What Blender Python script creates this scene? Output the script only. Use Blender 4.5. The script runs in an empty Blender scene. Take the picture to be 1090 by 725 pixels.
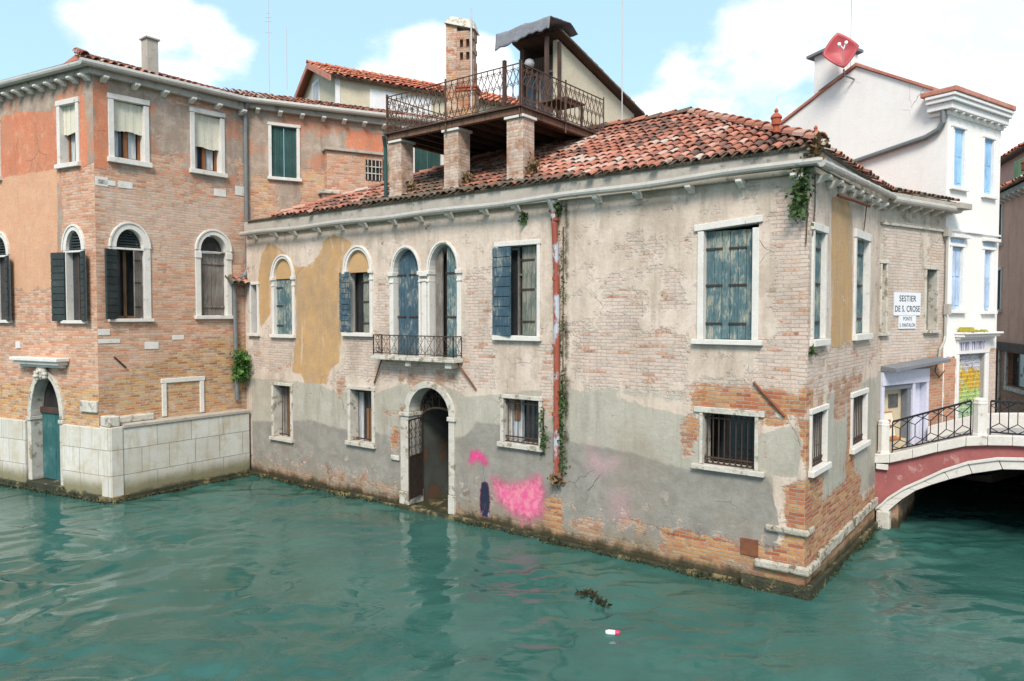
import bpy, bmesh, math, random
import numpy as np
from mathutils import Vector, Matrix
from mathutils.geometry import delaunay_2d_cdt, tessellate_polygon

R = math.radians
random.seed(7)
SC = bpy.context.scene
COL = SC.collection

# ------------------------------------------------------------------ camera
cam_d = bpy.data.cameras.new("camera")
cam = bpy.data.objects.new("camera", cam_d)
COL.objects.link(cam)
cam.location = (0, 0, 4.5)
cam.rotation_euler = (R(88.0), 0, 0)
cam_d.sensor_width = 36.0
cam_d.lens = 36.0 * 790 / 1090
cam_d.clip_start = 0.1
cam_d.clip_end = 3000
SC.camera = cam

# ------------------------------------------------------------------ world, sun, exposure
SUN_EL, SUN_AZ = 46.0, 186.0          # azimuth measured from +Y clockwise: behind the camera, a little left
world = bpy.data.worlds.new("World")
SC.world = world
world.use_nodes = True
SC.view_settings.view_transform = 'Standard'
SC.view_settings.look = 'None'
SC.view_settings.gamma = 1.0
SC.view_settings.use_curve_mapping = False
SC.view_settings.exposure = 1.2
SKY_STRENGTH = 0.10
sun_d = bpy.data.lights.new("sun", 'SUN')
sun_d.energy = 2.0
sun_d.angle = R(20)
sun_d.color = (1.0, 0.94, 0.86)
sun = bpy.data.objects.new("sun", sun_d)
COL.objects.link(sun)
sdir = Vector((math.sin(R(SUN_AZ)) * math.cos(R(SUN_EL)), math.cos(R(SUN_AZ)) * math.cos(R(SUN_EL)), math.sin(R(SUN_EL))))
sun.rotation_euler = (-sdir).to_track_quat('-Z', 'Y').to_euler()
sun.location = sdir * 60


class NT:
    """tiny helper round a node tree"""
    def __init__(s, tree):
        s.t = tree

    def n(s, typ, ins=None, **props):
        nd = s.t.nodes.new(typ)
        for k, v in props.items():
            setattr(nd, k, v)
        for k, v in (ins or {}).items():
            sock = nd.inputs[k]
            if isinstance(v, bpy.types.NodeSocket):
                s.t.links.new(v, sock)
            elif v is not None:
                if sock.type == 'RGBA' and len(v) == 3:
                    v = (*v, 1)
                sock.default_value = v
        return nd

    def math(s, op, a, b=0.0, c=None, clamp=False):
        ins = {0: a, 1: b}
        if c is not None:
            ins[2] = c
        return s.n('ShaderNodeMath', ins, operation=op, use_clamp=clamp).outputs[0]

    def vmath(s, op, a, b=(0, 0, 0)):
        return s.n('ShaderNodeVectorMath', {0: a, 1: b}, operation=op).outputs[0]

    def mul(s, vec, k):
        return s.vmath('MULTIPLY', vec, k)

    def noise(s, vec, scale, detail=4.0, rough=0.55, dist=0.0):
        return s.n('ShaderNodeTexNoise', {'Vector': vec, 'Scale': scale, 'Detail': detail, 'Roughness': rough, 'Distortion': dist}).outputs[0]

    def step(s, val, lo, hi, a=0.0, b=1.0):
        return s.n('ShaderNodeMapRange', {0: val, 1: lo, 2: hi, 3: a, 4: b}, interpolation_type='SMOOTHSTEP').outputs[0]

    def mix(s, fac, a, b, blend='MIX'):
        nd = s.n('ShaderNodeMix', None, data_type='RGBA', blend_type=blend)
        for i, v in ((0, fac), (6, a), (7, b)):
            if isinstance(v, bpy.types.NodeSocket):
                s.t.links.new(v, nd.inputs[i])
            else:
                if i and len(v) == 3:
                    v = (*v, 1)
                nd.inputs[i].default_value = v
        return nd.outputs[2]

    def ramp(s, fac, stops, interp='LINEAR'):
        nd = s.n('ShaderNodeValToRGB', {0: fac})
        cr = nd.color_ramp
        cr.interpolation = interp
        while len(cr.elements) < len(stops):
            cr.elements.new(0.5)
        for e, (p, c) in zip(cr.elements, stops):
            e.position = p
            e.color = (*c, 1) if len(c) == 3 else c
        return nd.outputs[0]

    def hsv(s, col, h=0.5, sat=1.0, val=1.0):
        return s.n('ShaderNodeHueSaturation', {'Color': col, 'Hue': h, 'Saturation': sat, 'Value': val}).outputs[0]


def build_world():
    t = NT(world.node_tree)
    world.node_tree.nodes.clear()
    sky = t.n('ShaderNodeTexSky', None, sky_type='NISHITA', sun_disc=False, sun_elevation=R(SUN_EL),
              sun_rotation=R(SUN_AZ), altitude=0.0, air_density=1.0, dust_density=0.6, ozone_density=2.0).outputs[0]
    d = t.n('ShaderNodeTexCoord').outputs['Generated']
    d = t.vmath('NORMALIZE', d)
    sep = t.n('ShaderNodeSeparateXYZ', {0: d}).outputs
    # flatten the direction so clouds are wider than tall
    dv = t.mul(d, (1.0, 1.0, 1.9))
    n1 = t.noise(dv, 3.1, 9, 0.58, 0.3)
    n2 = t.noise(dv, 11.0, 6, 0.6, 0.2)
    base = t.math('ADD', t.math('MULTIPLY', n1, 0.78), t.math('MULTIPLY', n2, 0.36))
    blobs = None
    # big cumulus banks: azimuth (deg, right positive), elevation (deg), radius (deg), weight
    for az, el, rad, w in ((24, 17, 10, .31), (32, 16, 10, .30), (16.5, 16, 6, .26), (36, 20, 9, .30), (38, 14, 7, .25), (-27, 18.3, 5.5, .34),
                           (-23.5, 15.5, 6, .24), (-8.3, 17.5, 4.5, .36), (-4.5, 18.3, 4, .30), (10.5, 17.5, 3, .2), (-1, 17.5, 3.5, .22), (9.5, 13, 3, .3), (-20, 19.5, 2.5, .2)):
        v = (math.sin(R(az)) * math.cos(R(el)), math.cos(R(az)) * math.cos(R(el)), math.sin(R(el)))
        dot = t.n('ShaderNodeVectorMath', {0: d, 1: v}, operation='DOT_PRODUCT').outputs[1]
        f = t.math('MULTIPLY', t.step(dot, math.cos(R(rad * 1.25)), math.cos(R(rad * 0.25))), w)
        blobs = f if blobs is None else t.math('ADD', blobs, f)
    blobs = t.math('MINIMUM', blobs, 0.42)
    # unseen sky behind and above the camera: broken cloud added for softer, whiter light
    back = t.step(sep[1], 0.45, -0.1, 0.0, 0.30)
    up = t.step(sep[2], 0.45, 0.8, 0.0, 0.16)
    tot = t.math('ADD', t.math('ADD', base, blobs), t.math('ADD', back, up))
    m = t.step(tot, 0.82, 1.02)
    shade = t.step(t.noise(dv, 7.0, 7, 0.6, 0.3), 0.40, 0.60)
    cloud = t.mix(shade, (4.15, 4.6, 5.1), (5.9, 5.95, 6.0))
    veil = t.mix(0.70, sky, (2.75, 4.2, 5.1))
    col = t.mix(m, veil, cloud)
    bg = t.n('ShaderNodeBackground', {'Color': col, 'Strength': SKY_STRENGTH})
    out = t.n('ShaderNodeOutputWorld', {'Surface': bg.outputs[0]})


build_world()

# ------------------------------------------------------------------ frames (a vertical plane: s along, z up, o outward)


class Fr:
    def __init__(s, x, y, deg):
        a = R(deg)
        s.deg = deg
        s.o = Vector((x, y, 0))
        s.d = Vector((math.cos(a), math.sin(a), 0))
        s.n = Vector((math.sin(a), -math.cos(a), 0))

    def P(s, a, z, o=0.0):
        return s.o + s.d * a + s.n * o + Vector((0, 0, z))

    def sub(s, a, o, rot):
        p = s.P(a, 0, o)
        return Fr(p.x, p.y, s.deg + rot)


FA = Fr(-7.3498, 20.8931, -37.5605)     # canal front of the main house
FB = Fr(4.6510, 11.6645, 52.4395)       # its side along the narrow canal
FRW = Fr(-10.0827, 17.8, 52.5543)       # corner house, right facade
FLW = Fr(-10.0037, 17.9032, -27.8532)   # corner house, left facade (s runs negative to the left)
FKW = Fr(-7.5473, 21.1107, 28.5)        # corner house, rear stretch
FD = Fr(7.7599, 15.7073, 34.3715)       # shop house
FW = Fr(10.0463, 17.2711, 34.3715)      # white house front
FG = Fr(10.0463, 17.2711, -55.6285)     # white house gable (s negative to the back)
FQ = Fr(7.6990, 15.6280, -37.5605)      # bridge face
FBR = Fr(13.8, 20.0, 72.1107 - 180)     # brown house (s negative to the back)

# ------------------------------------------------------------------ mesh builder
ROOTS = {}


def origin_of(o):
    while o is not None:
        if o.name in ROOTS:
            return ROOTS[o.name]
        o = o.parent
    return Vector((0, 0, 0))


class MB:
    def __init__(s):
        s.v, s.f, s.m, s.c = [], [], [], []
        s.col = None

    def add(s, pts, faces, mi=0, col=None):
        b = len(s.v)
        s.v += [Vector(p) for p in pts]
        s.c += [col or (0.5, 0.5, 0.5, 1)] * len(pts)
        for f in faces:
            s.f.append([b + i for i in f])
            s.m.append(mi)
        return s

    def box(s, fr, s0, s1, z0, z1, o0, o1, mi=0, col=None):
        p = [fr.P(a, z, o) for o in (o0, o1) for a, z in ((s0, z0), (s1, z0), (s1, z1), (s0, z1))]
        return s.add(p, [(0, 3, 2, 1), (4, 5, 6, 7), (0, 1, 5, 4), (1, 2, 6, 5), (2, 3, 7, 6), (3, 0, 4, 7)], mi, col)

    def hexa(s, p, mi=0, col=None):
        """8 points: bottom loop then top loop"""
        return s.add(p, [(0, 3, 2, 1), (4, 5, 6, 7), (0, 1, 5, 4), (1, 2, 6, 5), (2, 3, 7, 6), (3, 0, 4, 7)], mi, col)

    def wbox(s, c, sx, sy, sz, rot=0.0, mi=0, col=None):
        """box by centre of its base, sizes and z rotation"""
        f = Fr(c[0], c[1], rot)
        return s.box(f, -sx / 2, sx / 2, c[2], c[2] + sz, -sy / 2, sy / 2, mi, col)

    def prism(s, fr, poly, o0, o1, mi=0, col=None):
        n = len(poly)
        p = [fr.P(a, z, o0) for a, z in poly] + [fr.P(a, z, o1) for a, z in poly]
        tri = tessellate_polygon([[Vector((a, z, 0)) for a, z in poly]])
        fs = [tuple(t) for t in tri] + [tuple(n + i for i in t) for t in tri]
        fs += [(i, (i + 1) % n, n + (i + 1) % n, n + i) for i in range(n)]
        return s.add(p, fs, mi, col)

    def strip(s, fr, outer, inner, o0, o1, mi=0):
        """solid between two polylines of equal length, from o0 to o1"""
        n = len(outer)
        p = []
        for a, b in zip(outer, inner):
            p += [fr.P(*a, o0), fr.P(*b, o0), fr.P(*a, o1), fr.P(*b, o1)]
        fs = []
        for i in range(n - 1):
            k, l = 4 * i, 4 * i + 4
            fs += [(k, k + 1, l + 1, l), (k + 2, l + 2, l + 3, k + 3), (k, l, l + 2, k + 2), (k + 1, k + 3, l + 3, l + 1)]
        e = 4 * (n - 1)
        fs += [(0, 2, 3, 1), (e, e + 1, e + 3, e + 2)]
        return s.add(p, fs, mi)

    def tube(s, pts, r, n=6, mi=0, cap=True, col=None):
        pts = [Vector(p) for p in pts]
        if not hasattr(r, '__len__'):
            r = [r] * len(pts)
        vs, fs = [], []
        ref = None
        for i, p in enumerate(pts):
            t = (pts[min(i + 1, len(pts) - 1)] - pts[max(i - 1, 0)])
            if t.length < 1e-9:
                t = Vector((0, 0, 1))
            t.normalize()
            if ref is None:
                ref = Vector((0, 0, 1)) if abs(t.z) < 0.9 else Vector((1, 0, 0))
            x = t.cross(ref)
            if x.length < 1e-4:
                x = t.orthogonal()
            x.normalize()
            y = x.cross(t)
            ref = y
            for k in range(n):
                a = 2 * math.pi * k / n
                vs.append(p + (x * math.cos(a) + y * math.sin(a)) * r[i])
        for i in range(len(pts) - 1):
            for k in range(n):
                fs.append((i * n + k, i * n + (k + 1) % n, (i + 1) * n + (k + 1) % n, (i + 1) * n + k))
        if cap:
            fs.append(tuple(range(n - 1, -1, -1)))
            fs.append(tuple((len(pts) - 1) * n + k for k in range(n)))
        return s.add(vs, fs, mi, col)

    def lathe(s, c, prof, n=10, mi=0, col=None):
        """profile [(r, z)] about a vertical axis at c"""
        vs, fs = [], []
        for r, z in prof:
            for k in range(n):
                a = 2 * math.pi * k / n
                vs.append((c[0] + r * math.cos(a), c[1] + r * math.sin(a), c[2] + z))
        for i in range(len(prof) - 1):
            for k in range(n):
                fs.append((i * n + k, i * n + (k + 1) % n, (i + 1) * n + (k + 1) % n, (i + 1) * n + k))
        fs.append(tuple(range(n - 1, -1, -1)))
        fs.append(tuple((len(prof) - 1) * n + k for k in range(n)))
        return s.add(vs, fs, mi, col)

    def build(s, name, mats, parent=None, smooth=False, bevel=0.0, loc=None):
        me = bpy.data.meshes.new(name)
        org = origin_of(parent) if parent is not None else Vector(loc or (0, 0, 0))
        me.from_pydata([tuple(v - org) for v in s.v], [], s.f)
        if not isinstance(mats, (list, tuple)):
            mats = [mats]
        for m in mats:
            me.materials.append(m)
        me.polygons.foreach_set('material_index', s.m)
        at = me.color_attributes.new('tint', 'FLOAT_COLOR', 'POINT')
        at.data.foreach_set('color', np.array(s.c, dtype=np.float32).ravel())
        bm = bmesh.new()
        bm.from_mesh(me)
        bmesh.ops.recalc_face_normals(bm, faces=bm.faces)
        bm.to_mesh(me)
        bm.free()
        if smooth:
            me.polygons.foreach_set('use_smooth', [True] * len(me.polygons))
        me.update()
        o = bpy.data.objects.new(name, me)
        COL.objects.link(o)
        if parent is not None:
            o.parent = parent
        else:
            o.location = org
            ROOTS[o.name] = org
        if bevel:
            b = o.modifiers.new('bevel', 'BEVEL')
            b.width = bevel
            b.segments = 2
            b.limit_method = 'ANGLE'
            b.angle_limit = R(50)
            b.harden_normals = False
        return o


def tag(o, label=None, cat=None, group=None, kind=None):
    if label:
        o['label'] = label
    if cat:
        o['category'] = cat
    if group:
        o['group'] = group
    if kind:
        o['kind'] = kind
    return o


def thing(name, label, cat, loc, group=None):
    o = bpy.data.objects.new(name, None)
    o.empty_display_size = 0.3
    COL.objects.link(o)
    o.location = loc
    ROOTS[o.name] = Vector(loc)
    return tag(o, label, cat, group)


# ------------------------------------------------------------------ materials
def new_mat(name):
    m = bpy.data.materials.new(name)
    m.use_nodes = True
    m.node_tree.nodes.clear()
    return m, NT(m.node_tree)


def finish(m, t, col, rough=0.8, height=None, bdist=0.01, bstr=0.6, metal=0.0, spec=0.3, alpha=None, **kw):
    ins = {'Base Color': col, 'Roughness': rough, 'Metallic': metal, 'Specular IOR Level': spec}
    if alpha is not None:
        ins['Alpha'] = alpha
    ins.update(kw)
    if height is not None:
        ins['Normal'] = t.n('ShaderNodeBump', {'Height': height, 'Distance': bdist, 'Strength': bstr}).outputs[0]
    p = t.n('ShaderNodeBsdfPrincipled', ins)
    t.n('ShaderNodeOutputMaterial', {'Surface': p.outputs[0]})
    return m


def obj_co(t):
    return t.n('ShaderNodeTexCoord').outputs['Object']


def simple(name, a, b, scale=3.0, rough=0.8, metal=0.0, stretch=(1, 1, 1), bump=0.3, bdist=0.006, spec=0.3, spots=None, spot_amt=0.6, spot_scale=5.0):
    m, t = new_mat(name)
    co = t.mul(obj_co(t), stretch)
    n = t.noise(co, scale, 6, 0.62)
    n2 = t.noise(co, scale * 9, 4, 0.6)
    col = t.mix(t.step(n, 0.32, 0.68), a, b)
    col = t.mix(t.step(n2, 0.3, 0.7, 0.0, 0.45), col, tuple(x * 0.72 for x in a))
    if spots:
        f = t.step(t.noise(co, spot_scale, 7, 0.68), spot_amt - 0.03, spot_amt + 0.05)
        col = t.mix(f, col, spots)
    return finish(m, t, col, rough, t.math('ADD', n2, n), bdist, bump, metal, spec)


def wood(name, paint, worn, amt=0.55, rough=0.75, dark=None):
    """painted boards: vertical streaks of worn paint"""
    m, t = new_mat(name)
    co = obj_co(t)
    st = t.mul(co, (15, 15, 3.2))
    n = t.noise(st, 1.5, 9, 0.78)
    n2 = t.noise(co, 2.2, 5, 0.6)
    fine = t.noise(t.mul(co, (30, 30, 2.5)), 1.5, 4, 0.6)
    f = t.step(t.math('ADD', t.math('MULTIPLY', n, 0.62), t.math('MULTIPLY', n2, 0.4)), amt - 0.02, amt + 0.04)
    base = t.mix(t.step(fine, 0.3, 0.7), paint, tuple(x * 0.62 for x in paint))
    base = t.mix(t.step(n2, 0.35, 0.7, 0, 0.5), base, tuple(min(1, x * 1.35 + 0.015) for x in paint))
    w = t.mix(t.step(fine, 0.3, 0.7), worn, tuple(x * 0.55 for x in worn))
    col = t.mix(f, base, w)
    return finish(m, t, col, rough, t.math('ADD', fine, t.math('MULTIPLY', f, -0.6)), 0.004, 0.5)


def wall_mat(name, P):
    m, t = new_mat(name)
    uv = t.n('ShaderNodeUVMap', None, uv_map='uv').outputs[0]
    a1 = t.n('ShaderNodeAttribute', None, attribute_name='mask_a')
    a2 = t.n('ShaderNodeAttribute', None, attribute_name='mask_b')
    s1 = t.n('ShaderNodeSeparateColor', {0: a1.outputs['Color']}).outputs
    s2 = t.n('ShaderNodeSeparateColor', {0: a2.outputs['Color']}).outputs
    EXP, WASH, PAINT, CEM = s1[0], s1[1], s1[2], a1.outputs['Alpha']
    DARK, GRIME, RED, EXTRA = s2[0], s2[1], s2[2], a2.outputs['Alpha']
    big = t.noise(uv, 0.9, 5, 0.6)
    med = t.noise(uv, 2.7, 9, 0.66, 0.25)
    med2 = t.noise(t.vmath('ADD', uv, (31.3, 17.1, 0)), 3.3, 9, 0.66, 0.3)
    fine = t.noise(uv, 16.0, 7, 0.68)
    grit = t.noise(uv, 60.0, 4, 0.7)
    streak = t.noise(t.mul(uv, (5.0, 0.45, 1)), 1.6, 7, 0.65)

    def cut(mask, nz, amp=0.85, w=0.035):
        v = t.math('ADD', mask, t.math('MULTIPLY', t.math('SUBTRACT', nz, 0.5), amp))
        return t.step(v, 0.5 - w, 0.5 + w)

    # bricks
    wob = t.n('ShaderNodeTexNoise', {'Vector': uv, 'Scale': 2.6, 'Detail': 3.0}).outputs[1]
    wuv = t.vmath('ADD', uv, t.mul(t.vmath('SUBTRACT', wob, (0.5, 0.5, 0.5)), (0.05, 0.045, 0)))
    wob2 = t.n('ShaderNodeTexNoise', {'Vector': uv, 'Scale': 22.0, 'Detail': 2.0}).outputs[1]
    wuv = t.vmath('ADD', wuv, t.mul(t.vmath('SUBTRACT', wob2, (0.5, 0.5, 0.5)), (0.016, 0.016, 0)))
    br = t.n('ShaderNodeTexBrick', {'Vector': wuv, 'Color1': (0, 0, 0), 'Color2': (1, 1, 1), 'Mortar': (0.5, 0.5, 0.5), 'Scale': 1.0,
                                     'Mortar Size': P.get('joint', 0.009), 'Mortar Smooth': 0.35, 'Bias': 0.0, 'Brick Width': P.get('bw', 0.25), 'Row Height': P.get('bh', 0.064)},
             offset=0.5, squash=1.0)
    tint, mort = br.outputs[0], br.outputs[1]
    tint = t.math('ADD', t.math('MULTIPLY', tint, 0.75), t.math('MULTIPLY', t.math('SUBTRACT', fine, 0.3), 0.55))
    bs = P['brick']
    bcol = t.ramp(tint, [(i / (len(bs) - 1), c) for i, c in enumerate(bs)])
    rs = P['red']
    rcol = t.ramp(tint, [(i / (len(rs) - 1), c) for i, c in enumerate(rs)])
    redf = cut(RED, med2, 1.1, 0.08)
    bcol = t.mix(redf, bcol, rcol)
    mortar = t.mix(t.step(fine, 0.3, 0.7), P['mortar'], tuple(x * 0.6 for x in P['mortar']))
    # individual decayed bricks
    loss = t.step(t.math('ADD', med, t.math('MULTIPLY', tint, 0.25)), 0.72, 0.80)
    bcol = t.mix(t.math('MULTIPLY', loss, 0.5), bcol, tuple(x * 0.55 for x in bs[0]))
    wallc = t.mix(mort, bcol, mortar)
    # thin lime wash over the bricks
    wf = t.math('MULTIPLY', cut(WASH, med2, 1.1, 0.10), t.step(tint, P.get('wash_hi', 0.93), P.get('wash_hi', 0.93) - 0.12))
    wf = t.math('MULTIPLY', wf, t.step(fine, 0.25, 0.55, 0.30, 1.0))
    wcol = t.mix(big, P['wash'], tuple(x * 0.80 for x in P['wash']))
    wcol = t.mix(t.step(tint, 0.1, 0.9, 0.0, 0.38), wcol, (0.66, 0.43, 0.32))
    wcol = t.mix(t.step(tint, 0.45, 0.15, 0.0, 0.30), wcol, (0.36, 0.29, 0.23))
    wcol = t.mix(t.math('MULTIPLY', mort, t.step(t.noise(uv, 1.9, 6, 0.65), 0.38, 0.60, 0.02, 0.72)), wcol, tuple(x * 0.5 for x in P['wash']))
    wallc = t.mix(t.math('MULTIPLY', wf, P.get('wash_op', 0.9)), wallc, wcol)
    h_b = t.math('ADD', t.math('MULTIPLY', t.math('SUBTRACT', 1.0, mort), 0.55), t.math('MULTIPLY', fine, 0.5))
    # plaster; small losses cluster in the splash zone above the water
    zup = t.n('ShaderNodeSeparateXYZ', {0: uv}).outputs[1]
    low = t.step(t.math('ADD', zup, t.math('MULTIPLY', t.math('SUBTRACT', big, 0.5), 1.6)), 1.25, 0.35)
    pits = t.math('MULTIPLY', t.step(t.noise(t.vmath('ADD', uv, (2.2, 6.1, 0)), 3.4, 8, 0.68, 0.4), 0.565, 0.60), low)
    ex = cut(EXP, t.math('ADD', t.math('MULTIPLY', med, 0.78), t.math('MULTIPLY', fine, 0.22)), 1.5, 0.075)
    ex = t.math('MAXIMUM', ex, t.math('MULTIPLY', pits, P.get('pits', 0.0)))
    pl = t.mix(t.step(big, 0.3, 0.7), P['plaster'][0], P['plaster'][1])
    pl = t.mix(t.step(med2, 0.42, 0.72, 0, 0.75), pl, P['plaster'][2])
    old = t.step(t.noise(t.vmath('ADD', uv, (9.1, 4.7, 0)), 1.25, 9, 0.62, 0.3), 0.545, 0.565)
    pl = t.mix(t.math('MULTIPLY', old, 0.8), pl, P['plaster'][3])
    pf = cut(PAINT, med2, 0.8, 0.05)
    paint = t.mix(t.step(med, 0.35, 0.7), P['paint'][0], P['paint'][1])
    paint = t.mix(t.step(fine, 0.58, 0.8, 0, 0.35), paint, P['plaster'][0])
    pl = t.mix(pf, pl, paint)
    flow = t.noise(t.mul(t.vmath('ADD', uv, (14.0, 2.0, 0)), (2.3, 0.42, 1)), 1.3, 8, 0.62, 0.4)
    pl = t.mix(t.step(flow, 0.50, 0.68, 0.0, P.get('flow', 0.5)), pl, tuple(x * 0.66 for x in P['plaster'][1]))
    pl = t.mix(t.step(flow, 0.46, 0.30, 0.0, 0.6), pl, P['plaster'][2])
    cf = cut(CEM, med, 1.0, 0.06)
    cem = t.mix(t.step(big, 0.35, 0.65), P['cem'][0], P['cem'][1])
    cem = t.mix(t.step(med2, 0.50, 0.66, 0, 0.6), cem, P['cem'][2])
    cem = t.mix(t.step(flow, 0.50, 0.66, 0.0, 0.35), cem, tuple(x * 0.6 for x in P['cem'][1]))
    df = cut(DARK, med2, 0.75, P.get('dark_w', 0.16))
    dark = t.mix(t.step(med, 0.3, 0.7), P['dark'][0], P['dark'][1])
    cem = t.mix(df, cem, dark)
    pl = t.mix(cf, pl, cem)
    pl = t.mix(t.step(fine, 0.35, 0.75, 0.0, 0.30), pl, P['plaster'][2], 'MULTIPLY')
    # hairline cracks
    vor = t.n('ShaderNodeTexVoronoi', {'Vector': t.vmath('ADD', uv, t.mul(wob, (0.35, 0.35, 0))), 'Scale': 0.9}, feature='DISTANCE_TO_EDGE').outputs[0]
    crack = t.math('MULTIPLY', t.step(vor, 0.006, 0.001), t.step(t.noise(uv, 0.6, 2, 0.5), 0.56, 0.62))
    pl = t.mix(t.math('MULTIPLY', crack, 0.5), pl, (0.08, 0.07, 0.06))
    col = t.mix(ex, pl, wallc)
    # broken lighter rim where the render ends, broad water stains
    rim = t.math('MULTIPLY', t.math('MULTIPLY', ex, t.math('SUBTRACT', 1.0, ex)), 4.0)
    col = t.mix(t.math('MULTIPLY', rim, 0.30), col, P['plaster'][2])
    stain = t.noise(t.mul(t.vmath('ADD', uv, (3.3, 8.8, 0)), (1.0, 0.55, 1)), 0.75, 9, 0.68, 0.5)
    col = t.mix(t.step(stain, 0.46, 0.70, 0.0, P.get('stain', 0.5)), col, P.get('stain_col', (0.27, 0.205, 0.145)))
    spots = t.step(t.noise(uv, 7.5, 7, 0.7), 0.66, 0.72, 0.0, P.get('stain', 0.5))
    col = t.mix(spots, col, (0.17, 0.125, 0.09))
    # run-off streaks, soot and salt
    col = t.mix(t.step(streak, 0.50, 0.78, 0.0, P.get('streak', 0.42)), col, (0.23, 0.19, 0.15), 'MIX')
    col = t.mix(t.step(t.noise(uv, 1.7, 8, 0.7), 0.60, 0.80, 0.0, 0.5), col, P.get('salt', (0.62, 0.57, 0.5)))
    gf = cut(GRIME, med, 0.9, 0.12)
    gcol = t.mix(t.step(med2, 0.35, 0.65), P['grime'][0], P['grime'][1])
    col = t.mix(t.math('MULTIPLY', gf, 0.92), col, gcol)
    zz = t.n('ShaderNodeSeparateXYZ', {0: uv}).outputs[1]
    rusty = t.step(t.noise(t.vmath('ADD', uv, (5.5, 1.1, 0)), 2.0, 8, 0.7, 0.5), 0.585, 0.64)
    col = t.mix(t.math('MULTIPLY', t.math('MULTIPLY', rusty, low), 0.7), col, (0.135, 0.065, 0.045))
    salty = t.step(t.noise(t.vmath('ADD', uv, (15.5, 3.1, 0)), 2.6, 8, 0.72, 0.3), 0.58, 0.70, 0.0, 0.55)
    col = t.mix(t.math('MULTIPLY', salty, low), col, (0.55, 0.47, 0.38))
    tide = t.math('ADD', zz, t.math('MULTIPLY', t.math('SUBTRACT', t.noise(t.mul(uv, (1, .5, 1)), 2.4, 8, 0.7), 0.5), 0.75))
    col = t.mix(t.step(tide, 0.62, 0.22, 0.0, 0.40), col, (0.25, 0.17, 0.09))
    col = t.mix(t.step(tide, 0.28, 0.08, 0.0, 0.93), col, (0.040, 0.036, 0.020))
    xf = cut(EXTRA, fine, 0.6, 0.22)
    col = t.mix(t.math('MULTIPLY', xf, 0.6), col, P.get('extra', (0.5, 0.2, 0.3)))
    col = t.mix(t.step(grit, 0.35, 0.75, 0.0, 0.28), col, t.hsv(col, 0.5, 1.0, 0.55))
    h_p = t.math('ADD', P.get('lip', 1.15), t.math('ADD', t.math('MULTIPLY', fine, 0.45), t.math('MULTIPLY', crack, -0.6)))
    hh = t.math('ADD', t.math('MULTIPLY', ex, h_b), t.math('MULTIPLY', t.math('SUBTRACT', 1.0, ex), h_p))
    hh = t.math('ADD', hh, t.math('MULTIPLY', grit, 0.10))
    return finish(m, t, col, 0.88, hh, 0.024, P.get('bump', 0.75), spec=0.2)


GR = ((0.035, 0.035, 0.022), (0.10, 0.085, 0.05))
M = {}
M['wall_main'] = wall_mat('old_render_and_brick', dict(
    brick=[(0.28, 0.12, 0.07), (0.42, 0.22, 0.14), (0.52, 0.34, 0.24), (0.44, 0.18, 0.10)],
    red=[(0.26, 0.075, 0.04), (0.42, 0.14, 0.065), (0.52, 0.30, 0.13), (0.40, 0.11, 0.055)],
    mortar=(0.42, 0.36, 0.29), wash=(0.66, 0.57, 0.50), joint=0.008, wash_hi=0.86, pits=0.95, plaster=[(0.62, 0.505, 0.415), (0.55, 0.445, 0.36), (0.66, 0.57, 0.49), (0.67, 0.55, 0.47)],
    paint=[(0.52, 0.32, 0.15), (0.43, 0.275, 0.145)], cem=[(0.43, 0.40, 0.335), (0.385, 0.36, 0.30), (0.48, 0.45, 0.39)],
    dark=[(0.225, 0.21, 0.185), (0.31, 0.29, 0.255)], grime=GR, extra=(0.62, 0.30, 0.36)))
M['wall_corner'] = wall_mat('pale_orange_brick', dict(
    brick=[(0.40, 0.15, 0.08), (0.56, 0.27, 0.16), (0.64, 0.41, 0.29), (0.60, 0.23, 0.12)],
    red=[(0.22, 0.085, 0.04), (0.48, 0.22, 0.085), (0.58, 0.38, 0.17), (0.34, 0.11, 0.05)],
    mortar=(0.56, 0.46, 0.37), wash=(0.64, 0.55, 0.47), wash_op=0.6, wash_hi=0.9, plaster=[(0.38, 0.29, 0.225), (0.31, 0.235, 0.185), (0.52, 0.43, 0.36), (0.50, 0.225, 0.14)],
    paint=[(0.58, 0.37, 0.21), (0.55, 0.30, 0.15)], cem=[(0.60, 0.225, 0.125), (0.54, 0.20, 0.115), (0.64, 0.35, 0.23)],
    dark=[(0.64, 0.38, 0.24), (0.60, 0.32, 0.20)], grime=GR, streak=0.3, stain=0.34, stain_col=(0.36, 0.24, 0.16)))
M['wall_shop'] = wall_mat('pinkish_washed_brick', dict(
    brick=[(0.44, 0.27, 0.19), (0.52, 0.37, 0.28), (0.58, 0.46, 0.37), (0.50, 0.27, 0.17)],
    red=[(0.40, 0.13, 0.07), (0.48, 0.20, 0.10), (0.52, 0.30, 0.17), (0.42, 0.15, 0.08)],
    mortar=(0.50, 0.43, 0.36), wash=(0.64, 0.57, 0.51), plaster=[(0.57, 0.475, 0.39), (0.50, 0.42, 0.34), (0.60, 0.53, 0.45), (0.62, 0.54, 0.46)],
    paint=[(0.5, 0.3, 0.12), (0.42, 0.26, 0.12)], cem=[(0.40, 0.39, 0.36), (0.36, 0.35, 0.32), (0.45, 0.43, 0.4)],
    dark=[(0.25, 0.24, 0.21), (0.3, 0.28, 0.25)], grime=GR))
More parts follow.
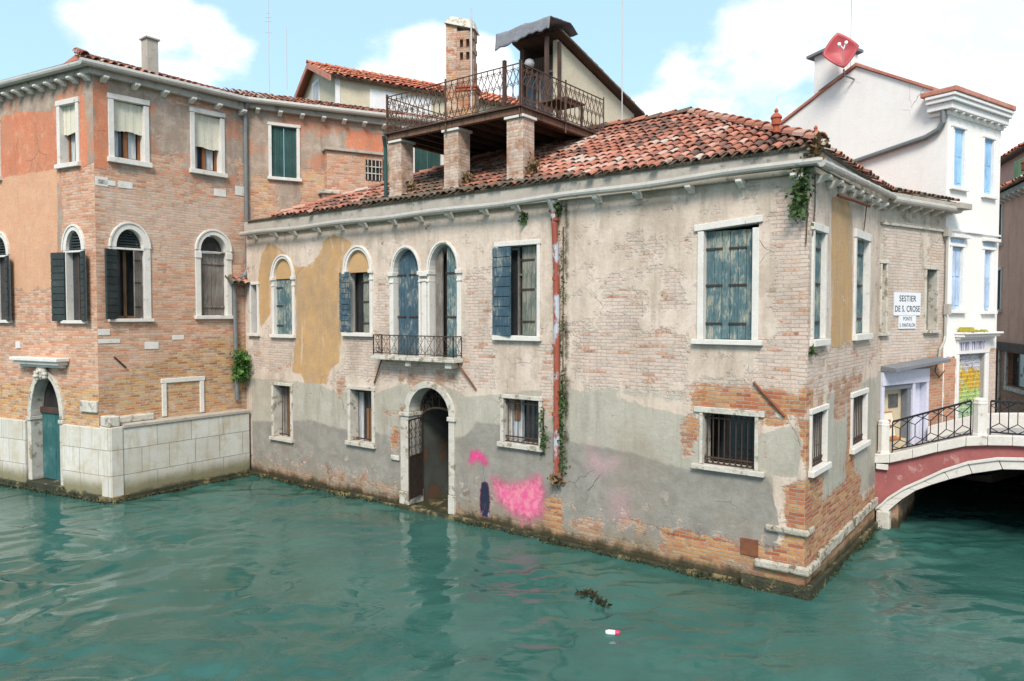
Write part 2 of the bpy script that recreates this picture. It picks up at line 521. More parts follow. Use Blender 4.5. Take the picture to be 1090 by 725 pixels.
M['wall_white'] = wall_mat('white_render', dict(
    brick=[(0.42, 0.14, 0.07), (0.50, 0.20, 0.10), (0.54, 0.30, 0.18), (0.46, 0.16, 0.08)], red=[(0.40, 0.13, 0.07), (0.48, 0.20, 0.10)],
    mortar=(0.50, 0.43, 0.36), wash=(0.64, 0.57, 0.51), plaster=[(0.80, 0.77, 0.735), (0.78, 0.75, 0.715), (0.82, 0.795, 0.765), (0.81, 0.785, 0.755)],
    paint=[(0.5, 0.3, 0.12), (0.42, 0.26, 0.12)], cem=[(0.40, 0.39, 0.36), (0.36, 0.35, 0.32), (0.45, 0.43, 0.4)],
    dark=[(0.25, 0.24, 0.21), (0.3, 0.28, 0.25)], grime=GR, streak=0.05, stain=0.06, flow=0.07, stain_col=(0.6, 0.56, 0.51), salt=(0.78, 0.76, 0.73), bump=0.3))
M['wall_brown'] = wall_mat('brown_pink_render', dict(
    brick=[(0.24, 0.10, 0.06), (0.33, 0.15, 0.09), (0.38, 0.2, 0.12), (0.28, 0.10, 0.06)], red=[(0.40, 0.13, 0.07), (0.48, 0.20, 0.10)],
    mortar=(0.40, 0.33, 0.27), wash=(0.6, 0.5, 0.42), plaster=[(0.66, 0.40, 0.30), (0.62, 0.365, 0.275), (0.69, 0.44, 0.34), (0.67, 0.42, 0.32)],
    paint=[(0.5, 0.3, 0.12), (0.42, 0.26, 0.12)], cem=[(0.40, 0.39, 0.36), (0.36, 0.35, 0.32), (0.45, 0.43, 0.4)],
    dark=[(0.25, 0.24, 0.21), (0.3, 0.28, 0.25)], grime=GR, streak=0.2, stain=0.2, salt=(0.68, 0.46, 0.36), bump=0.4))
M['stone_old'] = simple('weathered_string_stone', (0.50, 0.46, 0.385), (0.36, 0.32, 0.255), 4.0, 0.85, bump=0.9, bdist=0.025, spots=(0.15, 0.12, 0.075), spot_amt=0.54)
M['stone'] = simple('istrian_stone', (0.68, 0.645, 0.60), (0.60, 0.565, 0.515), 3.0, 0.75, bump=0.45, spots=(0.33, 0.30, 0.25), spot_amt=0.64, spot_scale=6)
M['stone_grey'] = simple('grey_cornice_stone', (0.43, 0.385, 0.33), (0.34, 0.305, 0.26), 2.5, 0.85, bump=0.5, spots=(0.20, 0.19, 0.165), spot_amt=0.60)
M['stone_worn'] = simple('worn_stone', (0.58, 0.545, 0.48), (0.45, 0.41, 0.35), 4.0, 0.85, bump=0.7, bdist=0.02, spots=(0.26, 0.22, 0.16), spot_amt=0.56)
M['zinc'] = simple('zinc', (0.49, 0.465, 0.42), (0.42, 0.395, 0.355), 2.0, 0.5, 0.25, bump=0.15, spots=(0.28, 0.28, 0.27), spot_amt=0.66)
M['lead'] = simple('dark_zinc_pipe', (0.17, 0.18, 0.185), (0.22, 0.23, 0.23), 3.0, 0.5, 0.35, bump=0.1)
M['iron'] = simple('rusty_iron', (0.045, 0.035, 0.03), (0.085, 0.05, 0.035), 8.0, 0.75, 0.2, bump=0.3)
M['rust'] = simple('rust', (0.22, 0.085, 0.04), (0.14, 0.05, 0.03), 6.0, 0.85, bump=0.5)
M['brown_iron'] = simple('brown_rusting_iron', (0.13, 0.07, 0.048), (0.075, 0.042, 0.03), 7.0, 0.8, 0.1, bump=0.3)
M['black_iron'] = simple('black_painted_iron', (0.018, 0.018, 0.024), (0.03, 0.03, 0.035), 6.0, 0.5, 0.1, bump=0.1)
M['pipe_red'] = simple('flaking_red_pipe', (0.34, 0.085, 0.05), (0.24, 0.06, 0.04), 2.0, 0.6, bump=0.3, stretch=(1, 1, .6), spots=(0.40, 0.43, 0.47), spot_amt=0.54, spot_scale=2.2)
M['blue_wood'] = wood('peeling_blue_boards', (0.085, 0.150, 0.165), (0.37, 0.37, 0.30), 0.525)
M['blue_wood_deep'] = wood('peeling_deep_blue_boards', (0.052, 0.098, 0.132), (0.31, 0.31, 0.26), 0.545)
M['green_wood_worn'] = wood('worn_grey_green_boards', (0.13, 0.155, 0.13), (0.27, 0.26, 0.21), 0.50)
M['dark_shutter'] = wood('dark_green_black_boards', (0.030, 0.040, 0.040), (0.09, 0.10, 0.095), 0.60)
M['green_shutter'] = wood('dark_green_boards', (0.02, 0.062, 0.055), (0.05, 0.09, 0.08), 0.68)
M['grey_wood'] = wood('weathered_grey_boards', (0.17, 0.145, 0.125), (0.26, 0.235, 0.21), 0.52)
M['brown_wood'] = wood('brown_boards', (0.19, 0.095, 0.045), (0.28, 0.16, 0.085), 0.58)
M['orange_wood'] = wood('varnished_window_frame', (0.24, 0.095, 0.035), (0.30, 0.14, 0.06), 0.62, 0.5)
M['dark_timber'] = wood('dark_stained_timber', (0.075, 0.042, 0.03), (0.13, 0.075, 0.05), 0.58)
M['beam_timber'] = wood('brown_edge_beam', (0.17, 0.082, 0.05), (0.10, 0.055, 0.04), 0.55)
M['teal_door'] = wood('teal_door_boards', (0.03, 0.115, 0.115), (0.25, 0.26, 0.24), 0.585)
M['sky_blue'] = wood('sky_blue_boards', (0.30, 0.52, 0.75), (0.38, 0.58, 0.78), 0.7)
M['pale_blue'] = wood('pale_blue_boards', (0.42, 0.53, 0.68), (0.50, 0.60, 0.72), 0.7)
M['leaf_green_wood'] = wood('leaf_green_boards', (0.25, 0.40, 0.19), (0.32, 0.45, 0.25), 0.7)
M['canvas'] = simple('cream_canvas', (0.66, 0.62, 0.50), (0.60, 0.56, 0.45), 2.5, 0.9, bump=0.4)
M['lace'] = simple('lace_curtain', (0.55, 0.57, 0.58), (0.25, 0.27, 0.29), 9.0, 0.9, stretch=(3, 3, .4), bump=0.2)
M['pane'] = simple('dark_window_glass', (0.022, 0.026, 0.028), (0.035, 0.04, 0.042), 3.0, 0.12, bump=0.0, spec=0.6)
M['dark'] = simple('dim_interior', (0.02, 0.018, 0.016), (0.03, 0.026, 0.023), 3.0, 0.95)
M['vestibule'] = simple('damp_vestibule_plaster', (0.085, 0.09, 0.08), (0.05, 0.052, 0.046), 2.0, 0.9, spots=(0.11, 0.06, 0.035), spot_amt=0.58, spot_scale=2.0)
M['under_bridge_shade'] = simple('shade_dark_brick', (0.05, 0.035, 0.028), (0.03, 0.026, 0.022), 3.0, 0.9, bump=0.8)  # near-black brick tone: shade under bridge and quay put into the colour
M['lilac'] = simple('pale_lilac_paint', (0.60, 0.60, 0.70), (0.57, 0.57, 0.67), 2.0, 0.5, bump=0.05)
M['slate'] = simple('slate_grey_metal', (0.15, 0.16, 0.18), (0.19, 0.20, 0.215), 3.0, 0.6, bump=0.1)
M['white_paint'] = simple('white_paint', (0.78, 0.765, 0.745), (0.72, 0.70, 0.68), 2.5, 0.6, bump=0.1)
M['cream_wall'] = simple('cream_render', (0.62, 0.55, 0.41), (0.57, 0.49, 0.36), 1.2, 0.9, bump=0.3, spots=(0.45, 0.38, 0.28), spot_amt=0.64, spot_scale=1.4)
M['pink_wall'] = simple('faded_pink_render', (0.58, 0.34, 0.28), (0.52, 0.29, 0.235), 1.5, 0.9, bump=0.3)
M['bridge_red'] = simple('dusky_red_render', (0.36, 0.12, 0.115), (0.28, 0.09, 0.088), 2.2, 0.9, bump=0.6, spots=(0.42, 0.22, 0.20), spot_amt=0.58, spot_scale=3.0)
M['paving'] = simple('grey_trachyte_paving', (0.36, 0.35, 0.33), (0.29, 0.285, 0.27), 2.0, 0.85, bump=0.4)
M['red_trim'] = simple('terracotta_coping', (0.42, 0.16, 0.11), (0.50, 0.25, 0.19), 3.0, 0.85, bump=0.4)
M['terracotta'] = simple('terracotta', (0.42, 0.105, 0.055), (0.34, 0.08, 0.04), 4.0, 0.8, bump=0.3)
M['dish_red'] = simple('red_dish_paint', (0.42, 0.065, 0.075), (0.38, 0.055, 0.065), 2.0, 0.45, bump=0.02)
M['tarp'] = simple('grey_tarpaulin', (0.24, 0.24, 0.265), (0.17, 0.17, 0.19), 4.0, 0.7, bump=0.8, bdist=0.03)
M['siding'] = simple('pale_siding', (0.56, 0.55, 0.55), (0.48, 0.47, 0.47), 2.0, 0.7, stretch=(.3, .3, 12), bump=0.5)
M['ochre_fill'] = simple('ochre_render', (0.52, 0.32, 0.15), (0.44, 0.28, 0.14), 2.0, 0.9, bump=0.3)
M['cardboard'] = simple('cream_mount', (0.72, 0.66, 0.52), (0.68, 0.62, 0.48), 3.0, 0.8, bump=0.05)
M['gilt'] = simple('orange_wood_frame', (0.48, 0.20, 0.06), (0.38, 0.14, 0.04), 4.0, 0.5, bump=0.1)
M['shop_beige'] = simple('added_shop_backing', (0.60, 0.50, 0.34), (0.54, 0.45, 0.31), 1.5, 0.7, bump=0.05)
M['print_dark'] = simple('dark_framed_print', (0.07, 0.07, 0.075), (0.16, 0.14, 0.12), 6.0, 0.4, bump=0.05)
M['ink'] = simple('black_sign_paint', (0.075, 0.075, 0.08), (0.11, 0.11, 0.115), 9.0, 0.8, bump=0.0)
M['ink_violet'] = simple('violet_sign_paint', (0.18, 0.14, 0.36), (0.26, 0.21, 0.44), 9.0, 0.8, bump=0.0)
M['sign_white'] = simple('white_sign_panel', (0.72, 0.73, 0.76), (0.68, 0.69, 0.72), 4.0, 0.7, bump=0.1)
M['red_plastic'] = simple('pink_red_plastic', (0.55, 0.04, 0.12), (0.50, 0.04, 0.10), 4.0, 0.35, bump=0.0)
M['white_plastic'] = simple('white_plastic', (0.75, 0.78, 0.80), (0.70, 0.73, 0.76), 4.0, 0.35, bump=0.0)
M['blue_plastic'] = simple('light_blue_plastic', (0.14, 0.40, 0.70), (0.18, 0.45, 0.74), 4.0, 0.45, bump=0.1)
M['weed'] = simple('dark_weed', (0.02, 0.022, 0.012), (0.045, 0.04, 0.02), 9.0, 0.8, bump=0.4)
M['bark'] = simple('brown_stem', (0.10, 0.065, 0.04), (0.07, 0.045, 0.03), 6.0, 0.9)
M['moss_yellow'] = simple('yellow_moss', (0.36, 0.30, 0.035), (0.22, 0.21, 0.05), 5.0, 0.95, bump=0.9, bdist=0.02)


def leaf_mat(name, a, b):
    m, t = new_mat(name)
    tint = t.n('ShaderNodeAttribute', None, attribute_name='tint').outputs['Fac']
    col = t.mix(tint, a, b)
    return finish(m, t, col, 0.7, spec=0.25)


M['fern'] = leaf_mat('fern_green', (0.03, 0.075, 0.012), (0.10, 0.20, 0.04))
M['ivy'] = leaf_mat('ivy_green', (0.022, 0.05, 0.014), (0.075, 0.125, 0.035))
M['dry'] = leaf_mat('dry_stems', (0.10, 0.06, 0.03), (0.20, 0.13, 0.06))


def tile_mat(name, cols, moss=0.35):
    m, t = new_mat(name)
    att = t.n('ShaderNodeAttribute', None, attribute_name='tint')
    sp = t.n('ShaderNodeSeparateColor', {0: att.outputs['Color']}).outputs
    co = obj_co(t)
    n = t.noise(co, 3.0, 6, 0.65)
    f = t.noise(co, 26.0, 5, 0.65)
    v = t.math('ADD', sp[0], t.math('MULTIPLY', t.math('SUBTRACT', f, 0.5), 0.25))
    col = t.ramp(v, cols)
    ms = t.math('ADD', sp[1], t.math('MULTIPLY', t.math('SUBTRACT', n, 0.5), 0.9))
    lich = t.mix(t.step(f, 0.4, 0.6), (0.065, 0.055, 0.04), (0.13, 0.115, 0.085))
    col = t.mix(t.step(ms, 0.50, 0.70, 0.0, 0.9), col, lich)
    col = t.mix(t.step(f, 0.55, 0.78, 0, 0.35), col, (0.50, 0.42, 0.36))
    return finish(m, t, col, 0.88, t.math('ADD', f, n), 0.008, 0.6, spec=0.15)


M['tile'] = tile_mat('old_roof_tile', [(0.0, (0.115, 0.075, 0.062)), (0.2, (0.24, 0.11, 0.08)), (0.42, (0.36, 0.135, 0.09)), (0.6, (0.42, 0.18, 0.125)), (0.78, (0.45, 0.28, 0.22)), (1.0, (0.42, 0.36, 0.31))])
M['tile_red'] = tile_mat('red_roof_tile', [(0.0, (0.30, 0.10, 0.07)), (0.3, (0.42, 0.13, 0.075)), (0.7, (0.50, 0.19, 0.11)), (1.0, (0.54, 0.28, 0.19))])

# stone blocks of the plinth: large joints
def block_mat(name, a, b, bw, bh):
    m, t = new_mat(name)
    uv = t.n('ShaderNodeUVMap', None, uv_map='uv').outputs[0]
    wob = t.n('ShaderNodeTexNoise', {'Vector': uv, 'Scale': 3.0, 'Detail': 3.0}).outputs[1]
    wuv = t.vmath('ADD', uv, t.mul(t.vmath('SUBTRACT', wob, (0.5, 0.5, 0.5)), (0.03, 0.02, 0)))
    br = t.n('ShaderNodeTexBrick', {'Vector': wuv, 'Color1': (0, 0, 0), 'Color2': (1, 1, 1), 'Mortar': (0.5, 0.5, 0.5), 'Scale': 1.0, 'Mortar Size': 0.008,
                                     'Mortar Smooth': 0.3, 'Brick Width': bw, 'Row Height': bh}, offset=0.42, squash=1.3, squash_frequency=2)
    n = t.noise(uv, 2.2, 8, 0.65)
    f = t.noise(uv, 20, 6, 0.65)
    st = t.noise(t.mul(uv, (4, 0.5, 1)), 2.0, 6, 0.6)
    col = t.mix(br.outputs[0], a, b)
    col = t.mix(t.step(n, 0.42, 0.70, 0, 0.75), col, (0.44, 0.385, 0.27))
    col = t.mix(t.step(st, 0.48, 0.72, 0, 0.5), col, (0.36, 0.28, 0.16))
    col = t.mix(t.step(f, 0.4, 0.8, 0, 0.3), col, (0.35, 0.33, 0.29))
    col = t.mix(t.math('MULTIPLY', br.outputs[1], 0.75), col, (0.17, 0.155, 0.13))
    z = t.n('ShaderNodeSeparateXYZ', {0: uv}).outputs[1]
    wet = t.math('ADD', z, t.math('MULTIPLY', t.math('SUBTRACT', n, 0.5), 0.5))
    col = t.mix(t.step(wet, 0.62, 0.25, 0, 0.9), col, (0.17, 0.15, 0.075))
    col = t.mix(t.step(wet, 0.22, 0.05, 0, 0.95), col, (0.035, 0.035, 0.02))
    h = t.math('ADD', t.math('MULTIPLY', t.math('SUBTRACT', 1.0, br.outputs[1]), 1.0), t.math('MULTIPLY', f, 0.35))
    return finish(m, t, col, 0.8, h, 0.018, 0.7, spec=0.25)


M['plinth'] = block_mat('plinth_blocks', (0.60, 0.58, 0.535), (0.52, 0.495, 0.445), 0.72, 0.62)
M['bridge_brick'] = M['wall_main']


def water_mat():
    m, t = new_mat('canal_water')
    co = obj_co(t)
    c = t.noise(t.mul(co, (0.8, 1.3, 1)), 7.0, 4, 0.55, 0.2)
    zone = t.step(t.noise(t.vmath('ADD', co, (2.0, 5.0, 0)), 0.26, 4, 0.6), 0.42, 0.62)
    h = t.math('MULTIPLY', c, t.math('ADD', 0.25, zone))
    murk = t.noise(co, 0.45, 4, 0.55)
    col = t.mix(t.step(murk, 0.3, 0.7), (0.020, 0.076, 0.064), (0.036, 0.104, 0.087))
    return finish(m, t, col, 0.045, h, 0.022, 0.55, spec=0.55, **{'IOR': 1.36})


M['water'] = water_mat()

# ------------------------------------------------------------------ walls with openings and painted wear masks


def pip(pts, poly):
    x, y = pts[:, 0], pts[:, 1]
    ins = np.zeros(len(pts), bool)
    n = len(poly)
    for i in range(n):
        x0, y0 = poly[i]
        x1, y1 = poly[(i + 1) % n]
        if y0 == y1:
            continue
        c = ((y0 > y) != (y1 > y)) & (x < (x1 - x0) * (y - y0) / (y1 - y0) + x0)
        ins ^= c
    return ins


def seg_dist(pts, poly):
    d = np.full(len(pts), 1e9)
    n = len(poly)
    for i in range(n):
        a = np.array(poly[i]); b = np.array(poly[(i + 1) % n])
        ab = b - a
        L = max(ab @ ab, 1e-12)
        tt = np.clip(((pts - a) @ ab) / L, 0, 1)
        d = np.minimum(d, np.linalg.norm(pts - (a + tt[:, None] * ab), axis=1))
    return d


def rect(s0, s1, z0, z1):
    return [(s0, z0), (s1, z0), (s1, z1), (s0, z1)]


def field(pts, spec):
    """spec: list of (polygon or 4-tuple rect, soft, level[, 'sub'])"""
    out = np.zeros(len(pts))
    for it in spec:
        shp, soft, lev = it[:3]
        if isinstance(shp, (int, float)):
            out = np.maximum(out, shp)
            continue
        poly = rect(*shp) if len(shp) == 4 and not hasattr(shp[0], '__len__') else shp
        sd = seg_dist(pts, poly) * np.where(pip(pts, poly), 1, -1)
        f = np.clip(0.5 + sd / (2 * soft), 0, 1)
        if len(it) > 3:
            out = out * (1 - f * lev)
        else:
            out = np.maximum(out, f * lev)
    return out


CH = ['exp', 'wash', 'paint', 'cem', 'dark', 'grime', 'red', 'extra']


def subdiv(poly, step):
    out = []
    n = len(poly)
    for i in range(n):
        a, b = Vector(poly[i]), Vector(poly[(i + 1) % n])
        k = max(1, int((b - a).length / step))
        out += [tuple(a.lerp(b, j / k)) for j in range(k)]
    return out


def make_wall(name, fr, outline, holes, mat, parent, masks, grid=0.1, thick=0.35, uvoff=(0, 0)):
    vs, es = [], []
    loops = []
    for lp in [outline] + holes:
        lp = subdiv(lp, grid)
        b = len(vs)
        vs += lp
        es += [(b + i, b + (i + 1) % len(lp)) for i in range(len(lp))]
        loops.append(lp)
    s0 = min(p[0] for p in outline); s1 = max(p[0] for p in outline)
    z0 = min(p[1] for p in outline); z1 = max(p[1] for p in outline)
    gx, gz = np.meshgrid(np.arange(s0 + grid / 2, s1, grid), np.arange(z0 + grid / 2, z1, grid))
    rng = np.random.default_rng(3)
    g = np.stack([gx.ravel(), gz.ravel()], 1) + rng.uniform(-.2, .2, (gx.size, 2)) * grid
    keep = pip(g, outline)
    for h in holes:
        keep &= ~pip(g, h)
    d = seg_dist(g, outline)
    for h in holes:
        d = np.minimum(d, seg_dist(g, h))
    g = g[keep & (d > grid * 0.3)]
    vs += [tuple(p) for p in g]
    res = delaunay_2d_cdt([Vector(v) for v in vs], es, [], 0, 1e-6)
    V = np.array([tuple(v) for v in res[0]])
    T = np.array([f for f in res[2]])
    cen = V[T].mean(1)
    ok = pip(cen, outline)
    for h in holes:
        ok &= ~pip(cen, h)
    T = T[ok]
    nv = len(V)
    pts3 = [fr.P(a, z, 0) for a, z in V] + [fr.P(a, z, -thick) for a, z in V]
    # keep the front faces turned outward
    f0 = T[0]
    nrm = (pts3[f0[1]] - pts3[f0[0]]).cross(pts3[f0[2]] - pts3[f0[0]])
    if nrm.dot(fr.n) < 0:
        T = T[:, ::-1]
    faces = [tuple(t) for t in T] + [tuple(nv + i for i in t[::-1]) for t in T]
    cnt = {}
    for t in T:
        for i in range(3):
            e = (t[i], t[(i + 1) % 3])
            cnt[e] = cnt.get(e, 0) + 1
    for (a, b) in list(cnt):
        if (b, a) not in cnt:
            faces.append((b, a, nv + a, nv + b))
    org = origin_of(parent)
    me = bpy.data.meshes.new(name)
    me.from_pydata([tuple(p - org) for p in pts3], [], [tuple(int(i) for i in f) for f in faces])
    me.materials.append(mat)
    uvl = me.uv_layers.new(name='uv')
    li = np.zeros(len(me.loops), dtype=np.int32)
    me.loops.foreach_get('vertex_index', li)
    VV = np.concatenate([V, V + np.array([thick, 0])])
    uvl.data.foreach_set('uv', (VV[li] + np.array(uvoff)).astype(np.float32).ravel())
    F = {c: field(V, masks.get(c, [])) for c in CH}
    for nm, cs in (('mask_a', CH[:4]), ('mask_b', CH[4:])):
        at = me.color_attributes.new(nm, 'FLOAT_COLOR', 'POINT')
        arr = np.stack([np.concatenate([F[c], F[c]]) for c in cs], 1).astype(np.float32)
        at.data.foreach_set('color', arr.ravel())
    me.update()
    o = bpy.data.objects.new(name, me)
    COL.objects.link(o)
    o.parent = parent
    return o


def block(name, fr, s0, s1, z0, z1, o0, o1, mat, parent, masks=None, grid=0.2, uvoff=(0, 0)):
    """a plain solid with the wall's uv (front face s/z, sides by depth)"""
    mb = MB().box(fr, s0, s1, z0, z1, o0, o1)
    ob = mb.build(name, mat, parent, bevel=0.012)
    return uv_box(ob, fr, uvoff)


def uv_box(ob, fr, uvoff=(0, 0)):
    me = ob.data
    org = origin_of(ob)
    uvl = me.uv_layers.new(name='uv')
    for p in me.polygons:
        nn = abs(p.normal.dot(fr.n))
        for li in p.loop_indices:
            w = me.vertices[me.loops[li].vertex_index].co + org - fr.o
            a, o = w.dot(fr.d), w.dot(fr.n)
            uvl.data[li].uv = ((a if nn > 0.5 else o + a * 0.3) + uvoff[0], w.z + uvoff[1])
    n = len(me.vertices)
    for nm in ('mask_a', 'mask_b'):
        at = me.color_attributes.new(nm, 'FLOAT_COLOR', 'POINT')
        v = (1.0, 0.25, 0.0, 0.0) if nm == 'mask_a' else (0, 0, 0.3, 0)
        at.data.foreach_set('color', np.array([v] * n, dtype=np.float32).ravel())
    return ob


# ------------------------------------------------------------------ openings
def arc(c, z, rx, rz, n=14, a0=180, a1=0):
    return [(c + rx * math.cos(R(a0 + (a1 - a0) * i / n)), z + rz * math.sin(R(a0 + (a1 - a0) * i / n))) for i in range(n + 1)]


def rect_frame(parent, fr, s0, s1, z0, z1, jw=0.10, lint=0.12, sill=0.10, proud=0.03, deep=0.26, ear=0.02, mat=None, name='window', sillproud=0.06, skew=0.0):
    mat = mat or M['stone']
    mb = MB()
    mb.box(fr, s0 - jw, s0, z0, z1, -deep, proud)
    mb.box(fr, s1, s1 + jw, z0, z1, -deep, proud)
    a, b = s0 - jw - ear, s1 + jw + ear
    p = []
    for zz in (z1 + 0.002, z1 + lint):
        p += [fr.P(a, zz, -deep), fr.P(b, zz + skew, -deep), fr.P(b, zz + skew, proud + 0.012), fr.P(a, zz, proud + 0.012)]
    mb.hexa(p)
    mb.box(fr, s0 - jw - ear - 0.02, s1 + jw + ear + 0.02, z0 - sill, z0 - 0.002, -deep, proud + sillproud)
    ob = mb.build(name, mat, parent, bevel=0.008)
    hole = rect(s0 - jw + 0.012, s1 + jw - 0.012, z0 - sill + 0.012, z1 + lint - 0.012 + min(0, skew))
    return ob, hole


def arch_frame(parent, fr, s0, s1, z0, zs, rise, jw=0.10, sill=0.09, proud=0.03, deep=0.26, mat=None, name='window', cap=True, nosill=False, sillproud=0.06, jl=None, jr=None):
    mat = mat or M['stone']
    jl = jw if jl is None else jl
    jr = jw if jr is None else jr
    mb = MB()
    mb.box(fr, s0 - jl, s0, z0, zs, -deep, proud)
    mb.box(fr, s1, s1 + jr, z0, zs, -deep, proud)
    c, r = (s0 + s1) / 2, (s1 - s0) / 2
    inner = arc(c, zs, r, rise)
    ja = min(jl, jr, jw)
    outer = arc(c, zs, r + ja, rise + ja)
    mb.strip(fr, outer, inner, -deep, proud + 0.006)
    outer2 = arc(c, zs, r + ja + 0.012, rise + ja + 0.012)
    inner2 = arc(c, zs, r + ja - 0.035, rise + ja - 0.035)
    mb.strip(fr, outer2, inner2, -0.02, proud + 0.03)
    if cap:
        for a, b in ((s0 - jl - 0.03, s0 + 0.015), (s1 - 0.015, s1 + jr + 0.03)):
            mb.box(fr, a, b, zs - 0.075, zs + 0.012, -deep + 0.02, proud + 0.04)
            mb.box(fr, a + 0.012, b - 0.012, zs - 0.24, zs - 0.2, -deep + 0.02, proud + 0.018)
    if not nosill:
        mb.box(fr, s0 - jl - 0.04, s1 + jr + 0.04, z0 - sill, z0 - 0.002, -deep, proud + sillproud)
    ob = mb.build(name, mat, parent, bevel=0.007)
    e = ja - 0.012
    zb = z0 - (0 if nosill else sill) + 0.012
    hole = [(s0 - jl + 0.012, zb), (s1 + jr - 0.012, zb)] + list(reversed(arc(c, zs, r + e, rise + e)))
    return ob, hole


def boards(parent, fr, s0, s1, z0, z1, off, mat, n=4, top=None, thick=0.035, battens=(), hinge=True, name='shutter', gap=0.006, horiz=0, hfront=True):
    """a leaf of vertical boards; top(s) clips each board; battens are z levels of cross bars; horiz adds board joints across"""
    mb = MB()
    w = (s1 - s0) / n
    for i in range(n):
        a, b = s0 + i * w + gap / 2, s0 + (i + 1) * w - gap / 2
        j = random.uniform(-0.004, 0.004)
        if top:
            k = 4
            pl = [(a, z0), (b, z0)] + [(b + (a - b) * q / k, max(z0 + 0.02, top(b + (a - b) * q / k))) for q in range(k + 1)]
            mb.prism(fr, pl, off - thick + j, off + j)
        else:
            mb.box(fr, a, b, z0 + random.uniform(0, .012), z1 - random.uniform(0, .008), off - thick + j, off + j)
    for z in battens:
        if hfront:
            mb.box(fr, s0 + 0.01, s1 - 0.01, z - 0.03, z + 0.03, off + 0.006, off + 0.03)
    if horiz:
        h = (z1 - z0) / horiz
        for i in range(horiz):
            mb.box(fr, s0 + 0.004, s1 - 0.004, z0 + i * h + 0.008, z0 + (i + 1) * h - 0.008, off + 0.003, off + 0.022)
    ob = mb.build(name, mat, parent, bevel=0.003)
    if hinge:
        hz = battens if battens else (z0 + (z1 - z0) * 0.16, z0 + (z1 - z0) * 0.52, z0 + (z1 - z0) * 0.85)
        for z in hz:
            MB().box(fr, s0 - 0.02, s0 + (s1 - s0) * 0.7, z - 0.016, z + 0.016, off + 0.008, off + 0.02).build('hinge', M['iron'], parent)
    return ob


def backing(parent, fr, s0, s1, z0, z1, off, mat=None, name='pane', top=None):
    mb = MB()
    if top:
        pl = [(s0, z0), (s1, z0)] + [(s1 + (s0 - s1) * q / 12, top(s1 + (s0 - s1) * q / 12)) for q in range(13)]
        mb.prism(fr, pl, off - 0.02, off)
    else:
        mb.box(fr, s0, s1, z0, z1, off - 0.02, off)
    return mb.build(name, mat or M['pane'], parent)


def grille(parent, fr, s0, s1, z0, z1, off, nb, rails=(0.93, 0.12), r=0.011, curls=False, name='grille', mat=None):
    mb = MB()
    for i in range(nb):
        s = s0 + (s1 - s0) * (i + 0.5) / nb
        mb.tube([fr.P(s, z0, off), fr.P(s, z1, off)], r, 6)
    for k in rails:
        z = z0 + (z1 - z0) * k
        mb.box(fr, s0, s1, z - 0.014, z + 0.014, off - 0.012, off + 0.014)
    if curls:
        zb = z0 + (z1 - z0) * 0.055
        for i in range(nb + 1):
            s = s0 + (s1 - s0) * i / nb
            cs = [fr.P(s + 0.042 * math.cos(a), zb + 0.035 * math.sin(a), off + .004) for a in np.linspace(0, 2 * math.pi, 9)]
            mb.tube(cs, 0.007, 4, cap=False)
        mb.box(fr, s0, s1, z0 - 0.002, z0 + 0.02, off - 0.01, off + 0.012)
    return mb.build(name, mat or M['iron'], parent)


def scroll(fr, c, z0, z1, off, w):
    """points of a tall S-scroll"""
    pts = []
    h = z1 - z0
    for i in range(11):
        a = R(-30 + 300 * i / 10)
        q = 0.28 * w * (0.45 + 0.55 * i / 10)
        pts.append(fr.P(c + 0.20 * w + q * math.cos(a), z1 - 0.18 * h + q * 1.15 * math.sin(a), off))
    for i in range(1, 6):
        k = i / 6
        pts.append(fr.P(c - 0.10 * w + (0.2 * w) * k * 1.0 + 0.12 * w * math.sin(k * math.pi * 2) - .0, z1 - 0.22 * h - 0.56 * h * k, off))
    for i in range(11):
        a = R(90 - 300 * i / 10)
        q = 0.28 * w * (1 - 0.55 * i / 10)
        pts.append(fr.P(c - 0.18 * w + q * math.cos(a), z0 + 0.18 * h + q * 1.15 * math.sin(a), off))
    return pts


